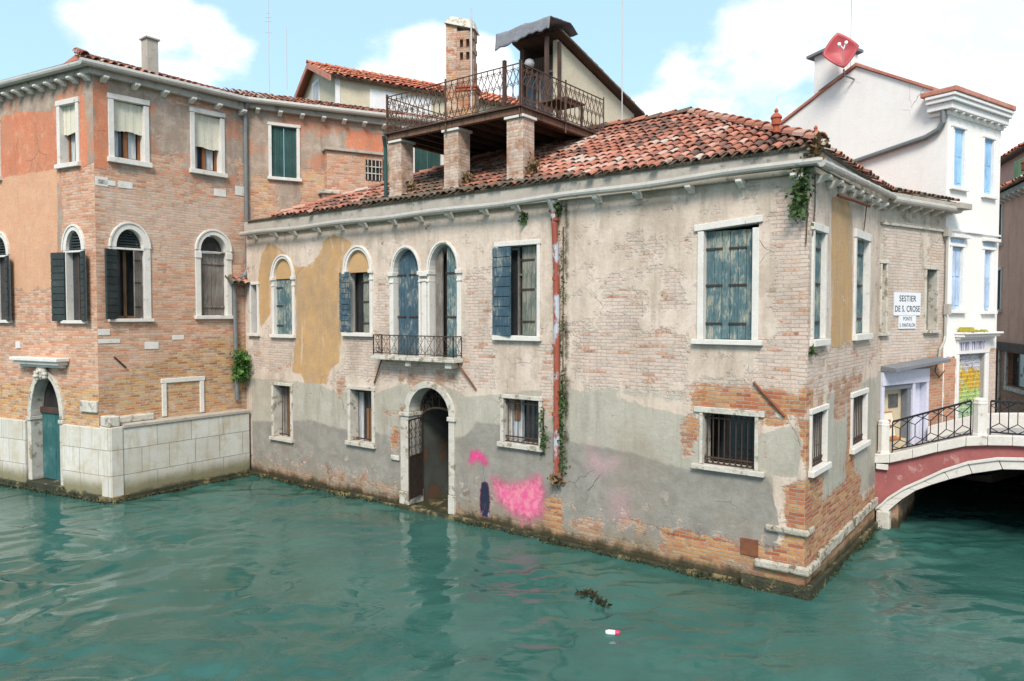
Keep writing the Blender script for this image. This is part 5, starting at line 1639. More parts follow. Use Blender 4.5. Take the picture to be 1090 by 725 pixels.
for f_, a, b in ((FPR, 0.0, 3.9), (FPL, -1.9, 0.0), (FPL, -17, -3.42)):
    MB().box(f_, a, b, -0.5, 0.13, -0.3, 0.04).box(f_, a, b, -0.5, 0.04, -0.3, 0.10).build('footing', M['algae'], ch, bevel=0.02)
# eaves
cz = MB()
cz.box(FRW, 0.0, 4.2, 10.20, 10.50, -0.3, 0.16); cz.box(FLW, -17, 0.1, 10.202, 10.502, -0.3, 0.16); cz.box(FKW, -0.05, 8.0, 10.30, 10.56, -0.3, 0.16)
cor2 = cz.build('cornice', M['stone_grey'], ch, bevel=0.01)
for k in range(6):
    corbel(FRW, 0.35 + k * 0.74, 10.20, cor2, M['stone'], 0.26, 0.13, 0.12)
for k in range(12):
    corbel(FLW, -0.12 - k * 0.46, 10.20, cor2, M['stone'], 0.26, 0.13, 0.12)
for k in range(8):
    corbel(FKW, 0.35 + k * 0.62, 10.31, cor2, M['stone'], 0.24, 0.12, 0.11)
gutter_run(FRW, ch, -0.25, 4.2, lambda s: 10.40 + .02 * s, 0.27, r=0.08)
gutter_run(FLW, ch, -17, 0.25, lambda s: 10.40, 0.27, r=0.08)
gutter_run(FKW, ch, -0.1, 8.0, lambda s: 10.49 + .015 * s, 0.27, r=0.08)
# roof of the corner house: hip at the corner
tc = MB()
rs2 = random.Random(21)
KR = 0.34
def slope(fr, k):
    return (-fr.n + Vector((0, 0, k))).normalized()
vr = slope(FRW, KR)
tile_field(tc, FRW.P(0, 10.50, 0.2), FRW.d, vr, [(-0.12, 0), (4.35, 0), (6.2, 3.2), (0.95, 3.2)], rs=rs2, moss=lambda a, b: .35)
vk = slope(FKW, 0.36)
tile_field(tc, FKW.P(0, 10.56, 0.2), FKW.d, vk, [(0.0, 0), (8.2, 0), (8.2, 1.75), (-0.4, 1.75)], rs=rs2, moss=lambda a, b: .3)
top = FRW.P(0.95, 10.50 + 3.2 * KR / math.sqrt(1 + KR * KR), 0.2 - 3.2 / math.sqrt(1 + KR * KR))
e0, e1 = FRW.P(-0.12, 10.5, 0.2), FLW.P(-17, 10.5, 0.2)
back = FLW.P(-17, 11.2, -5)
tc.add([e0, e1, back, top], [(0, 1, 2), (0, 2, 3)], 0, (0.4, 0.4, 0, 1))
ridge_tiles(tc, e0, top, rs=rs2)
tc.build('roof', M['tile'], ch)
# flue
fl = MB()
fl.wbox((FRW.P(1.75, 10.5, -0.45)), 0.30, 0.30, 1.08, FRW.deg)
p = FRW.P(1.75, 11.58, -0.45)
fl.wbox(p, 0.38, 0.38, 0.05, FRW.deg)
fl.build('flue', M['stone_grey'], ch, bevel=0.01)
# dark downpipe with elbow over the little tiled canopy
dpm = MB()
dpm.tube([FRW.P(4.12, 10.4, 0.26), FRW.P(4.14, 10.2, 0.12), FRW.P(4.16, 9.6, 0.08), FRW.P(4.16, 5.75, 0.08), FRW.P(4.05, 5.6, 0.10), FRW.P(3.78, 5.45, 0.14), FRW.P(3.74, 5.3, 0.10), FRW.P(3.78, 3.0, 0.07), FRW.P(3.80, 2.1, 0.07)], 0.058, 9)
dpo = dpm.build('drainpipe', M['lead'], ch)
cpm = MB()
tile_field(cpm, FRW.P(3.55, 5.36, 0.30), FRW.d, (-FRW.n + Vector((0, 0, .7))).normalized(), [(0, 0), (0.75, 0), (0.75, 0.42), (0, 0.42)], rs=rs2, exposed=.2, moss=lambda a, b: .7)
cpm.build('canopy', M['tile'], ch)

# terracotta finials standing on the side eave
for (s, i) in ((0.05, 0.55), (0.85, 0.16)):
    p = FB.P(s, EZ + 0.17 + i * 0.45, -i)
    MB().lathe(p, [(r_ * .78, z_ * .8) for r_, z_ in ((0.06, -0.1), (0.06, 0.03), (0.10, 0.05), (0.10, 0.16), (0.12, 0.18), (0.115, 0.21), (0.06, 0.27), (0.03, 0.29), (0.045, 0.33), (0.015, 0.38))], 10).build('chimney_pot', M['terracotta'], main)

# ================================================================== roof terrace on brick piers
alt = thing('roof_terrace', 'wooden roof terrace on brick piers with rusty scrolled iron railing above the red tiles', 'roof terrace', FA.P(7.5, 7.1, -1.5))
S0, S1, DZ, DEP = 5.58, 9.48, 8.62, 3.25
fr = FA
for s, w in ((5.80, 0.40), (7.55, 0.42), (9.30, 0.42)):
    fp_ = Fr(*xy(fr, s, -0.05), fr.deg)
    ob = block('brick_pier', fp_, -w / 2, w / 2, 7.02, DZ - 0.13, -0.40, 0.0, M['wall_main'], alt, uvoff=(s * 3, 0))
    me = ob.data
    for q in me.color_attributes['mask_a'].data: q.color = (1, 0.50, 0, 0)
    for q in me.color_attributes['mask_b'].data: q.color = (0, 0, 0.40, 0)
    MB().box(fr, s - w / 2 - .04, s + w / 2 + .04, DZ - 0.128, DZ - 0.07, -0.49, -0.01).build('cap', M['stone'], ob, bevel=0.008)
    MB().box(fr, s - w / 2 - .02, s + w / 2 + .02, 7.0, 7.30, -0.46, -0.025).build('base', M['stone_grey'], ob, bevel=0.02)
for s in (5.8, 9.32):
    ob = block('brick_pier', Fr(*xy(fr, s, -2.85), fr.deg), -0.19, 0.19, 7.6, DZ - 0.13, -0.36, 0.0, M['wall_main'], alt, uvoff=(s * 2, 3))
    MB().box(fr, s - .24, s + .24, DZ - 0.128, DZ - .07, -3.26, -2.8).build('cap', M['stone'], ob, bevel=0.008)
bm_ = MB()
bm_.box(fr, S0, S1 - 0.0, DZ - 0.065, DZ + 0.07, -0.12, 0.0)
bm_.box(fr, S0, S1, DZ - 0.065, DZ + 0.07, -DEP, -DEP + .12)
bm_.box(fr, S1 - .10, S1, DZ - 0.066, DZ + 0.068, -DEP + .12, -0.12)
bm_.box(fr, S0, S0 + .10, DZ - 0.066, DZ + 0.068, -DEP + .12, -0.12)
bm_.build('edge_beam', M['beam_timber'], alt, bevel=0.006)
jm = MB()
for k in range(9):
    s = S0 + 0.3 + k * 0.42
    jm.box(fr, s - .04, s + .04, DZ - 0.04, DZ + 0.068, -DEP + .125, -0.125)
jm.build('joist', M['dark_timber'], alt)
dk = MB()
for k in range(24):
    o1 = 0.06 - k * 0.14
    dk.box(fr, S0 - .05, S1 + .05, DZ + 0.072, DZ + 0.105, o1 - .132, o1)
dk.build('deck', M['dark_timber'], alt)
def scroll_rail(f, s0, s1, z0, z1, n, post=True):
    mb = MB()
    mb.box(f, s0, s1, z1 - .016, z1, -.014, .014)
    mb.box(f, s0, s1, z0 + .03, z0 + .044, -.010, .010)
    w = (s1 - s0) / n
    za, zb_ = z0 + .05, z1 - .02
    H = zb_ - za
    for i in range(n):
        c = s0 + (i + .5) * w
        for sg in (1, -1):
            mb.tube([f.P(c + sg * w * (.06 + .44 * abs(math.sin(math.pi * k * 1.5))), za + H * k, 0) for k in np.linspace(0, 1, 19)], 0.0085, 4, cap=False)
            for zc, dr in ((za + H * .86, 1), (za + H * .14, -1), (za + H * .5, 1)):
                mb.tube([f.P(c + sg * w * .25 + w * .20 * (1 - .07 * q) * math.cos(q * .75 * sg), zc + w * .26 * (1 - .07 * q) * math.sin(q * .75) * dr, 0) for q in range(9)], 0.0075, 4, cap=False)
    for s in (s0, s1):
        mb.tube([f.P(s, z0 - .25, 0), f.P(s, z1 + .06, 0)], 0.016, 5)
    return mb.build('railing', M['brown_iron'], alt)
RZ0, RZ1 = DZ + 0.105, DZ + 0.94
fq = Fr(*xy(fr, 0, 0.02), fr.deg)
scroll_rail(fq, S0 + .02, 7.45, RZ0, RZ1, 11)
scroll_rail(fq, 7.47, S1, RZ0, RZ1, 12)
fs_ = Fr(*xy(fr, S1 + .02, 0.0), FB.deg)
scroll_rail(fs_, 0.02, 1.62, RZ0, RZ1, 9)
scroll_rail(fs_, 1.64, DEP, RZ0, RZ1, 9)
fl_ = Fr(*xy(fr, S0 + .02, 0.0), FB.deg)
scroll_rail(fl_, 0.02, DEP, RZ0, RZ1, 16)
MB().tube([fr.P(S0 - .05, DZ + .05, .05), fr.P(S0 - .1, DZ - .2, -.05), fr.P(S0 - .1, 7.25, -.06)], 0.045, 8).build('drainpipe', M['green_shutter'], alt)

# small table with a dark top on the terrace
tb_ = thing('terrace_table', 'small dark topped table standing on the roof terrace', 'table', fr.P(8.95, RZ0, -2.3))
MB().box(fr, 8.5, 9.3, RZ0 + 0.62, RZ0 + 0.66, -2.75, -1.95).build('table_top', M['dark_timber'], tb_, bevel=0.006)
for s in (8.56, 9.24):
    for o_ in (-2.69, -2.01):
        MB().box(fr, s - .022, s + .022, RZ0, RZ0 + 0.618, o_ - .022, o_ + .022).build('leg', M['dark_timber'], tb_)

# ================================================================== roof hut behind the terrace
hut = thing('roof_hut', 'rooftop hut with cream side wall, lean-to roof and a sagging grey awning behind the terrace', 'rooftop hut', fr.P(7.7, 8.7, -5))
i0, i1, sA, sB = -3.35, -7.0, 6.95, 8.12
ff = fr
prof = [(-3.35, 7.6), (-3.35, 11.30), (-7.3, 10.30), (-7.3, 7.6)]
def sidewall(s, o):
    mb = MB()
    p = [ff.P(s, z, i) for i, z in prof] + [ff.P(s - 0.14, z, i) for i, z in prof]
    mb.add(p, [(0, 1, 2, 3), (4, 5, 6, 7)] + [(k, (k + 1) % 4, 4 + (k + 1) % 4, 4 + k) for k in range(4)])
    return mb
sidewall(sB, 0).build('side_wall', M['cream_wall'], hut)
sidewall(sA + .14, 0).build('side_wall', M['dark_timber'], hut)
sd = MB()
for k in range(8):
    z = 8.55 + k * 0.15
    io = -5.35
    ie = -7.0
    zt = lambda i: 11.15 + (i + 3.35) * 0.37
    lim = (z + .15 - 11.15) / 0.37 - 3.35
    sd.add([ff.P(sB + .004, z, ie), ff.P(sB + .004, z, io), ff.P(sB + .004, z + .14, io), ff.P(sB + .004, z + .14, ie), ff.P(sB + .03, z, ie), ff.P(sB + .03, z, io), ff.P(sB + .018, z + .14, io), ff.P(sB + .018, z + .14, ie)],
           [(0, 3, 2, 1), (4, 5, 6, 7), (0, 1, 5, 4), (1, 2, 6, 5), (2, 3, 7, 6), (3, 0, 4, 7)])
sd.build('siding', M['siding'], hut)
fw_ = MB()
n = 10
for k in range(n):
    a = sA + .15 + (sB - .16 - sA - .15) * k / n
    b = sA + .15 + (sB - .16 - sA - .15) * (k + 1) / n
    fw_.box(ff, a + .006, b - .006, 7.8, 11.0, -3.48, -3.42 + random.uniform(-.01, .01))
fw_.build('front_boards', M['dark_timber'], hut)
for a, b in ((6.95, 7.45), (7.6, 8.1)):
    f_ = MB().box(ff, a, b, 9.0, 10.55, -3.40, -3.385).build('glazed_door', M['pane'], hut)
    MB().box(ff, a - .05, a, 8.75, 10.6, -3.405, -3.37).box(ff, b, b + .05, 8.75, 10.6, -3.405, -3.37).box(ff, a, b, 10.55, 10.6, -3.405, -3.37).box(ff, a, b, 9.5, 9.54, -3.405, -3.37).build('door_frame', M['grey_wood'], f_)
# lean-to roof: high edge at the terrace
rm = MB()
def slab(i_a, i_b, z_a, z_b, s_a, s_b, t):
    return [ff.P(s_a, z_a, i_a), ff.P(s_b, z_a, i_a), ff.P(s_b, z_b, i_b), ff.P(s_a, z_b, i_b), ff.P(s_a, z_a + t, i_a), ff.P(s_b, z_a + t, i_a), ff.P(s_b, z_b + t, i_b), ff.P(s_a, z_b + t, i_b)]
rm.hexa(slab(-3.15, -7.55, 11.40, 10.26, sA - .1, sB + .22, 0.05))
rm.build('roof_board', M['dark_timber'], hut)
rt = MB()
tile_field(rt, ff.P(sA - .1, 10.33, -7.55), ff.d, (ff.P(0, 11.46, -3.15) - ff.P(0, 10.33, -7.55)), [(0, 0.02), (sB - sA + .34, 0.02), (sB - sA + .34, 4.5), (0, 4.5)], rs=rs2, moss=lambda a, b: .2)
rt.build('roof', M['tile'], hut)
for s, z in ((sB + .12, 11.15), (sA + .0, 10.85)):
    MB().box(ff, s - .04, s + .04, RZ0, z, -2.75, -2.67).build('post', M['dark_timber'], hut)
MB().box(ff, sB + .06, sB + .13, DZ + .1, 11.2, -3.33, -3.25).build('post', M['dark_timber'], hut)
# awning: sagging tarpaulin thrown over the high edge
aw = MB()
from mathutils import noise as mnoise
NI, NJ = 46, 22
gv = []
for j in range(NJ):
    for i in range(NI):
        x = i / (NI - 1)
        s = sA - .12 + (sB + .34 - sA + .12) * x
        k = j / (NJ - 1)
        nz = mnoise.fractal(Vector((s * 2.3, k * 3.0, 0.7)), 1.0, 2.0, 4)
        nz2 = mnoise.noise(Vector((s * 5.0, k * 1.3, 4.2)))
        if k < 0.70:
            o_ = -3.75 + k * 1.75
            z = 11.47 + 0.16 * min(1, k * 5) - 0.20 * max(0, k - .3) + nz * 0.05
        else:
            q_ = (k - .70) / .30
            o_ = -3.75 + .70 * 1.75 + 0.05 * q_ + nz2 * 0.05 * q_
            z = 11.55 - q_ * (0.36 + 0.12 * nz2 + 0.07 * math.sin(s * 2.1)) + nz * .03
        gv.append(ff.P(s, z - 0.05 * (1 - x), o_))
fc = [(j * NI + i, j * NI + i + 1, (j + 1) * NI + i + 1, (j + 1) * NI + i) for j in range(NJ - 1) for i in range(NI - 1)]
aw.add(gv, fc)
awo = aw.build('awning', M['tarp'], hut, smooth=True)
so = awo.modifiers.new('cloth', 'SOLIDIFY'); so.thickness = 0.02
lamp = MB()
lamp.lathe(ff.P(7.55, 10.72, -2.95), [(0.02, 0.12), (0.10, 0.08), (0.13, 0.0), (0.10, -0.08), (0.02, -0.12)], 12)
lamp.build('globe', M['siding'], hut, smooth=True)

# ================================================================== tall brick chimney
chm = thing('brick_chimney', 'tall old brick chimney with a pierced double row of openings at its head', 'chimney', (-1.5, 22.0, 8.0))
fc_ = Fr(-1.52, 22.0, -12)
shaft = block('shaft', fc_, -0.10, 0.44, 7.5, 11.05, -0.5, 0, M['wall_main'], chm, uvoff=(200, 0))
slab_ = block('side_shaft', fc_, -0.44, -0.103, 7.5, 13.15, -0.46, -0.03, M['wall_main'], chm, uvoff=(204, 0))
for ob, wsh in ((shaft, .35), (slab_, .5)):
    for q in ob.data.color_attributes['mask_a'].data: q.color = (1, wsh, 0, 0)
    for q in ob.data.color_attributes['mask_b'].data: q.color = (0, 0, 0.72, 0)
MB().box(fc_, -0.13, 0.47, 11.05, 11.13, -0.53, .03).box(fc_, -0.16, 0.5, 11.132, 11.2, -0.55, .06).build('collar', M['terracotta'], chm, bevel=0.01)
hdm = MB()
for s in (-0.06, 0.13, 0.32):
    hdm.box(fc_, s - .045, s + .045, 11.2, 12.75, -0.48, -.02)
for z0, z1 in ((11.2, 11.95), (12.18, 12.32), (12.55, 12.8)):
    hdm.box(fc_, -0.104, 0.40, z0, z1, -0.47, -.03)
hdm.box(fc_, -0.09, 0.39, 11.3, 12.7, -0.30, -.20)
uv_box(hdm.build('head', M['wall_main'], chm, bevel=0.006), fc_, (207, 0))
rf = MB()
rf.hexa([fc_.P(-.48, 13.05, .05), fc_.P(.46, 12.8, .05), fc_.P(.46, 12.8, -.55), fc_.P(-.48, 13.05, -.55), fc_.P(-.3, 13.28, -.1), fc_.P(.36, 13.12, -.1), fc_.P(.36, 13.12, -.4), fc_.P(-.3, 13.28, -.4)])
rf.build('cap', M['stone_worn'], chm, bevel=0.01)
MB().tube([fc_.P(.36, 9.0, .08), fc_.P(.36, 13.4, .08)], 0.025, 5).build('rod', M['siding'], chm)

# ================================================================== cream house behind
hb = thing('cream_house', 'cream house with a red tiled gable roof rising behind the corner house', 'house', (-6.4, 26, 0))
FH = Fr(-6.08, 26.0, 31.4)
L, Wd, ez, rz = 9.0, 4.8, 12.75, 13.75
hm = MB()
prof = [(0, 0), (0, ez), (-Wd / 2, rz), (-Wd, ez), (-Wd, 0)]
p = [FH.P(0, z, o) for o, z in prof] + [FH.P(L, z, o) for o, z in prof]
hm.add(p, [(0, 1, 2, 3, 4), (5, 6, 7, 8, 9)] + [(k, (k + 1) % 5, 5 + (k + 1) % 5, 5 + k) for k in range(5)])
hm.build('wall', M['cream_wall'], hb)
hr = MB()
sv = (FH.P(0, rz, -Wd / 2) - FH.P(0, ez, 0)).normalized()
sl = math.hypot(Wd / 2, rz - ez)
tile_field(hr, FH.P(-.3, ez - .10, .25) + Vector((0, 0, .05)), FH.d, sv, [(0, 0), (L + .5, 0), (L + .5, sl + .28), (0, sl + .28)], rs=rs2, moss=lambda a, b: .05, pitch_w=.24, exposed=.36)
sv2 = (FH.P(0, rz, -Wd / 2) - FH.P(0, ez, -Wd)).normalized()
hr.add([FH.P(-.3, rz + .06, -Wd / 2), FH.P(L, rz + .06, -Wd / 2), FH.P(L, ez - .06, -Wd - .25), FH.P(-.3, ez - .06, -Wd - .25)], [(0, 1, 2, 3)], 0, (.5, .1, 0, 1))
ridge_tiles(hr, FH.P(-.3, rz + .03, -Wd / 2), FH.P(L, rz + .03, -Wd / 2), rs=rs2)
hr.build('roof', M['tile_red'], hb)
vb_ = MB()
for o0, o1, z0, z1 in ((.25, -Wd / 2, ez - .14, rz), (-Wd / 2, -Wd - .25, rz, ez - .14)):
    vb_.hexa([FH.P(-.33, z0 - .12, o0), FH.P(-.27, z0 - .12, o0), FH.P(-.27, z1 - .12, o1), FH.P(-.33, z1 - .12, o1), FH.P(-.33, z0 + .08, o0), FH.P(-.27, z0 + .08, o0), FH.P(-.27, z1 + .08, o1), FH.P(-.33, z1 + .08, o1)])
vb_.build('verge_board', M['red_trim'], hb)
FHG = Fr(FH.P(0, 0, -Wd).x, FH.P(0, 0, -Wd).y, FH.deg - 90)
wf = MB().box(FHG, 2.0, 2.9, 12.0, 13.2, 0.003, 0.03).build('window', M['white_paint'], hb)
MB().box(FHG, 2.08, 2.82, 12.08, 13.12, 0.031, 0.036).build('pane', M['lace'], wf)
wf = MB().box(FH, 1.2, 3.6, 11.6, 12.5, 0.003, 0.03).build('panel', M['white_paint'], hb)
MB().box(FH, -.05, .12, 0, ez, 0.003, .03).build('corner_strip', M['white_paint'], hb)

# ================================================================== shop house
sh = thing('shop_house', 'low washed brick house with street name signs above a lilac shop front beside the bridge', 'house', FD.P(1.4, 0.98, 0))
WD = []
fr = FD
w, h = rect_frame(sh, fr, 1.92, 2.38, 4.15, 5.52, jw=0.07, lint=0.09, sill=0.07, deep=0.28, mat=M['stone_worn']); WD.append(h)
backing(w, fr, 1.92, 2.38, 4.15, 5.52, -0.27)
q = fr.sub(1.93, -0.2, -35)
boards(w, q, 0, 0.22, 4.15, 5.5, 0, M['green_shutter'], n=2, hinge=False)
boards(w, fr, 2.24, 2.375, 4.15, 5.5, -0.16, M['green_wood_worn'], n=1, hinge=False)
w, h = rect_frame(sh, fr, 0.07, 0.24, 4.12, 5.58, jw=0.055, lint=0.07, sill=0.07, mat=M['stone_worn']); WD.append(h)
boards(w, fr, 0.075, 0.235, 4.12, 5.57, -0.12, M['grey_wood'], n=1, hinge=False)
WD.append(rect(0.17, 2.0, 0.9, 3.0))
make_wall('front_wall', FD, [(0.01, 0.85), (2.83, 0.85), (2.83, 6.98), (0.01, 6.98)], WD, M['wall_shop'], sh, dict(
    exp=[((0, 2.9, 3.4, 5.6), .3, .95), ((0, 1.9, 5.2, 6.6), .35, .72), ((1.9, 2.9, 5.4, 6.4), .3, .62), ((2.05, 2.9, 1.9, 3.9), .15, 1)], wash=[((0, 2.9, 3.4, 6.8), .3, .72), ((2.0, 2.9, 1.5, 3.8), .2, .9, 'sub'), ((1.7, 2.6, 5.6, 6.1), .2, .5, 'sub')],
    cem=[((2.02, 2.9, 0.8, 2.0), .08, 1), ((0, .2, .9, 3.3), .06, 1)], red=[(0.15, 0, 0), ((2, 2.9, 1.8, 3.6), .2, 1)], grime=[((0, 2.9, 6.4, 6.9), .2, .4)]), grid=0.08, uvoff=(240, 0))
MB().box(fr, 0.0, 2.75, 6.40, 6.455, 0.003, 0.05).build('string_course', M['stone_worn'], sh, bevel=0.008)
co_ = MB(); co_.box(fr, -0.02, 3.05, 6.84, 7.06, 0.003, 0.20); co_.box(fr, 2.55, 3.1, 6.90, 7.03, 0.202, 0.42)
co3 = co_.build('cornice', M['stone_grey'], sh, bevel=0.01)
for k in range(6):
    corbel(fr, 0.25 + k * 0.47, 6.84, co3, M['stone'], 0.26, 0.12, 0.07)
gutter_run(fr, sh, 0.02, 2.85, lambda s: 6.89, 0.27, r=0.07)
rd = MB()
vd = (-FD.n + Vector((0, 0, .30))).normalized()
tile_field(rd, FD.P(0, 7.09, 0.16), FD.d, vd, [(0.35, 0), (2.92, 0), (2.92, 3.4), (-2.6, 3.4)], rs=rs2, moss=lambda a, b: .35 + (.3 if b < .5 else 0))
rd.build('roof', M['tile'], sh)
# lilac shop front
sf = MB()
sf.box(fr, 0.12, 2.06, 2.98, 3.29, -0.05, 0.06)
sf.box(fr, 0.12, 0.21, 0.99, 2.975, -0.14, 0.04)
sf.box(fr, 1.475, 1.955, 1.0, 2.975, -0.145, -0.10)
sf.box(fr, 1.96, 2.055, 0.99, 2.975, -0.33, 0.05)
sf.box(fr, 1.37, 1.47, 0.99, 2.975, -0.14, 0.045)
sfo = sf.build('shop_front', M['lilac'], sh, bevel=0.006)
MB().hexa([fr.P(0.10, 3.295, 0), fr.P(2.42, 3.43, 0), fr.P(2.42, 3.43, .34), fr.P(.10, 3.295, .34), fr.P(.10, 3.41, 0), fr.P(2.42, 3.54, 0), fr.P(2.42, 3.50, .34), fr.P(.10, 3.375, .34)]).build('ledge', M['slate'], sfo, bevel=0.006)
MB().box(fr, 0.212, 1.368, 2.87, 2.972, -0.14, 0.02).box(fr, 1.22, 1.365, 1.0, 2.868, -0.14, 0.0).build('dark_trim', M['slate'], sfo)
MB().box(fr, 0.21, 1.96, 0.98, 3.0, -0.18, -0.15).box(fr, 0.21, 1.37, .98, 1.75, -0.149, -.02).build('added_display_panel', M['shop_beige'], sfo)  # back panel added close to the opening, standing in for the bright shop interior
pr_ = MB(); pr_.box(fr, 0.70, 1.08, 2.45, 2.75, -0.148, -0.135)
pro = pr_.build('wall_print', M['print_dark'], sfo)
# framed print leaning in the shop window
fpn = thing('framed_print', 'cream framed print with a small red figure leaning in the shop window', 'framed picture', fr.P(0.45, 1.76, -0.15))
def lean(mb, s0, s1, z0, z1, t0, t1):
    f = lambda s, z, t: fr.P(s + (z - 1.8) * -0.10, z, -0.035 - (z - 1.8) * 0.13 + t)
    mb.hexa([f(s0, z0, t0), f(s1, z0, t0), f(s1, z0, t1), f(s0, z0, t1), f(s0, z1, t0), f(s1, z1, t0), f(s1, z1, t1), f(s0, z1, t1)])
a = MB(); lean(a, 0.42, 0.86, 1.80, 2.38, -.03, 0.0); a.build('frame', M['gilt'], fpn)
a = MB(); lean(a, 0.46, 0.83, 1.85, 2.35, 0.001, 0.006); a.build('mount', M['cardboard'], fpn)
a = MB()
for (s0, s1, z0, z1) in ((0.58, 0.72, 2.15, 2.21), (0.62, 0.68, 2.02, 2.15), (0.57, 0.62, 1.98, 2.05), (0.67, 0.74, 2.03, 2.09)):
    lean(a, s0, s1, z0, z1, 0.0065, 0.009)
a.build('motif', M['terracotta'], fpn)
bxs = MB(); bxs.box(fr, 0.40, 1.0, 1.755, 1.80, -0.12, -0.005)
tag(bxs.build('picture_stand', M['gilt'], None, loc=fr.P(0.6, 1.755, -.1), bevel=0.005), 'low orange wooden stand under the framed print in the shop window', 'stand')
bg_ = bmesh.new(); bmesh.ops.create_icosphere(bg_, subdivisions=3, radius=0.14)
rr = random.Random(4)
for v in bg_.verts:
    v.co = Vector((v.co.x * 1.25 * (1 + rr.uniform(-.15, .15)), v.co.y * (1 + rr.uniform(-.15, .15)), max(-.1, v.co.z * 0.8)))
mbg = bpy.data.meshes.new('plastic_bag'); bg_.to_mesh(mbg); bg_.free(); mbg.materials.append(M['blue_plastic'])
ob = bpy.data.objects.new('plastic_bag', mbg); COL.objects.link(ob); ob.location = FQ.P(0.80, 1.58, -0.33)
tag(ob, 'crumpled light blue plastic bag behind the bridge railing', 'plastic bag')
# wall pipe between shop house and white house
wp = MB()
wp.tube([fr.P(2.72, 6.45, .06), fr.P(2.73, 4.0, .05), fr.P(2.68, 3.85, .05), fr.P(2.5, 3.70, .06), fr.P(2.47, 3.5, .05)], 0.03, 6)
wp.box(fr, 2.68, 2.82, 4.5, 4.75, 0.03, 0.14)
wp.box(fr, 2.6, 2.78, 6.3, 6.5, 0.03, 0.14)
wp.build('downpipe', M['zinc'], sh)
MB().tube([fr.P(2.46, 3.5, .04), fr.P(2.3, 3.2, .05), fr.P(2.5, 3.05, .05), fr.P(2.75, 3.2, .05)], 0.012, 5).build('cable', M['iron'], sh)

# street name signs
def text_mesh(mb_name, txt, size, fr, s, z, off, mat, parent, sx=1.0, bold=0.0):
    cu = bpy.data.curves.new('lettering', 'FONT')
    cu.body = txt; cu.size = size; cu.align_x = 'CENTER'; cu.align_y = 'CENTER'; cu.extrude = 0.002; cu.offset = bold
    cu.space_character = 1.08
    tmp = bpy.data.objects.new('tmp_lettering', cu)
    COL.objects.link(tmp)
    bpy.context.view_layer.update()
    me = bpy.data.meshes.new_from_object(tmp.evaluated_get(bpy.context.evaluated_depsgraph_get()))
    bpy.data.objects.remove(tmp); bpy.data.curves.remove(cu)
    org = origin_of(parent)
    for v in me.vertices:
        v.co = fr.P(s + v.co.x * sx, z + v.co.y, off + v.co.z) - org
    me.materials.clear(); me.materials.append(mat)
    me.name = mb_name
    o = bpy.data.objects.new(mb_name, me); COL.objects.link(o); o.parent = parent
    return o

sg = MB().box(fr, 0.56, 1.66, 4.48, 4.985, 0.004, 0.022).build('street_sign', M['sign_white'], None, loc=fr.P(1.1, 4.48, 0))
tag(sg, 'large white painted sign reading SESTIER DE S. CROSE on the brick wall', 'street sign')
text_mesh('lettering', 'SESTIER', 0.185, fr, 1.11, 4.845, 0.0225, M['ink'], sg, sx=1.05, bold=0.003)
text_mesh('lettering', 'DE S. CROSE', 0.185, fr, 1.11, 4.62, 0.0225, M['ink'], sg, sx=0.95, bold=0.003)
sg2 = MB().box(fr, 0.77, 1.48, 4.19, 4.474, 0.004, 0.020).build('street_sign', M['sign_white'], None, loc=fr.P(1.1, 4.19, 0))
tag(sg2, 'smaller white sign reading PONTE S. PANTALON hung under the larger one', 'street sign')
text_mesh('lettering', 'PONTE', 0.115, fr, 1.12, 4.405, 0.0205, M['ink'], sg2, sx=0.95, bold=0.001)
text_mesh('lettering', 'S. PANTALON', 0.115, fr, 1.12, 4.265, 0.0205, M['ink'], sg2, sx=0.85, bold=0.001)

# ================================================================== white house
wh = thing('white_house', 'tall white rendered house with blue shutters, moulded eaves and a plain gable wall', 'house', FW.P(1.3, 0.98, 0))
WW = []
fr = FW
for (a, b, z0, z1, mt) in ((0.24, 0.80, 7.50, 8.86, 'sky_blue'), (1.80, 2.30, 7.45, 8.82, 'sky_blue'), (0.30, 0.84, 4.62, 6.10, 'pale_blue'), (1.92, 2.42, 4.60, 6.10, 'pale_blue')):
    low = z0 < 6
    w, h = rect_frame(wh, fr, a, b, z0, z1, jw=0.075, lint=0.07, sill=0.09, proud=0.025, mat=M['white_paint']); WW.append(h)
    m_ = (a + b) / 2
    boards(w, fr, a + .004, m_ - .003, z0, z1, -0.05, M[mt], n=1, hinge=False)
    boards(w, fr, m_ + .003, b - .004, z0, z1, -0.05, M[mt], n=1, hinge=False)
    pm_ = MB()
    for sa, sb in ((a + .05, m_ - .045), (m_ + .045, b - .05)):
        for za, zb in ((z0 + .1, z0 + (z1 - z0) * .48), (z0 + (z1 - z0) * .53, z1 - .1)):
            pm_.box(fr, sa, sb, za, zb, -0.048, -0.038)
    pm_.build('shutter_panel', M[mt], w, bevel=0.004)
    if low:
        MB().box(fr, a - .02, b + .02, 6.16, 6.28, 0.003, 0.02).build('blue_panel', M['pale_blue'], w)
        MB().box(fr, a - .12, b + .14, 6.30, 6.38, 0.003, 0.12).build('hood', M['white_paint'], w, bevel=0.01)
WW.append(rect(0.72, 2.06, 0.9, 3.55))
make_wall('front_wall', FW, [(0.005, 0.85), (2.695, 0.85), (2.695, 9.30), (0.005, 9.30)], WW, M['wall_white'], wh, dict(
    exp=[((0.05, 0.64, 0.8, 3.52), .03, 1), ((2.28, 2.7, 0.8, 3.66), .03, 1)], wash=[((2.2, 2.8, 1, 3.6), .1, .8)], grime=[]), grid=0.12, uvoff=(270, 0))
gl = [(-0.004, 0.85), (-0.004, 9.52), (-0.35, 9.74), (-2.25, 10.80), (-4.36, 9.84), (-6.4, 8.9), (-6.4, 0.85)]
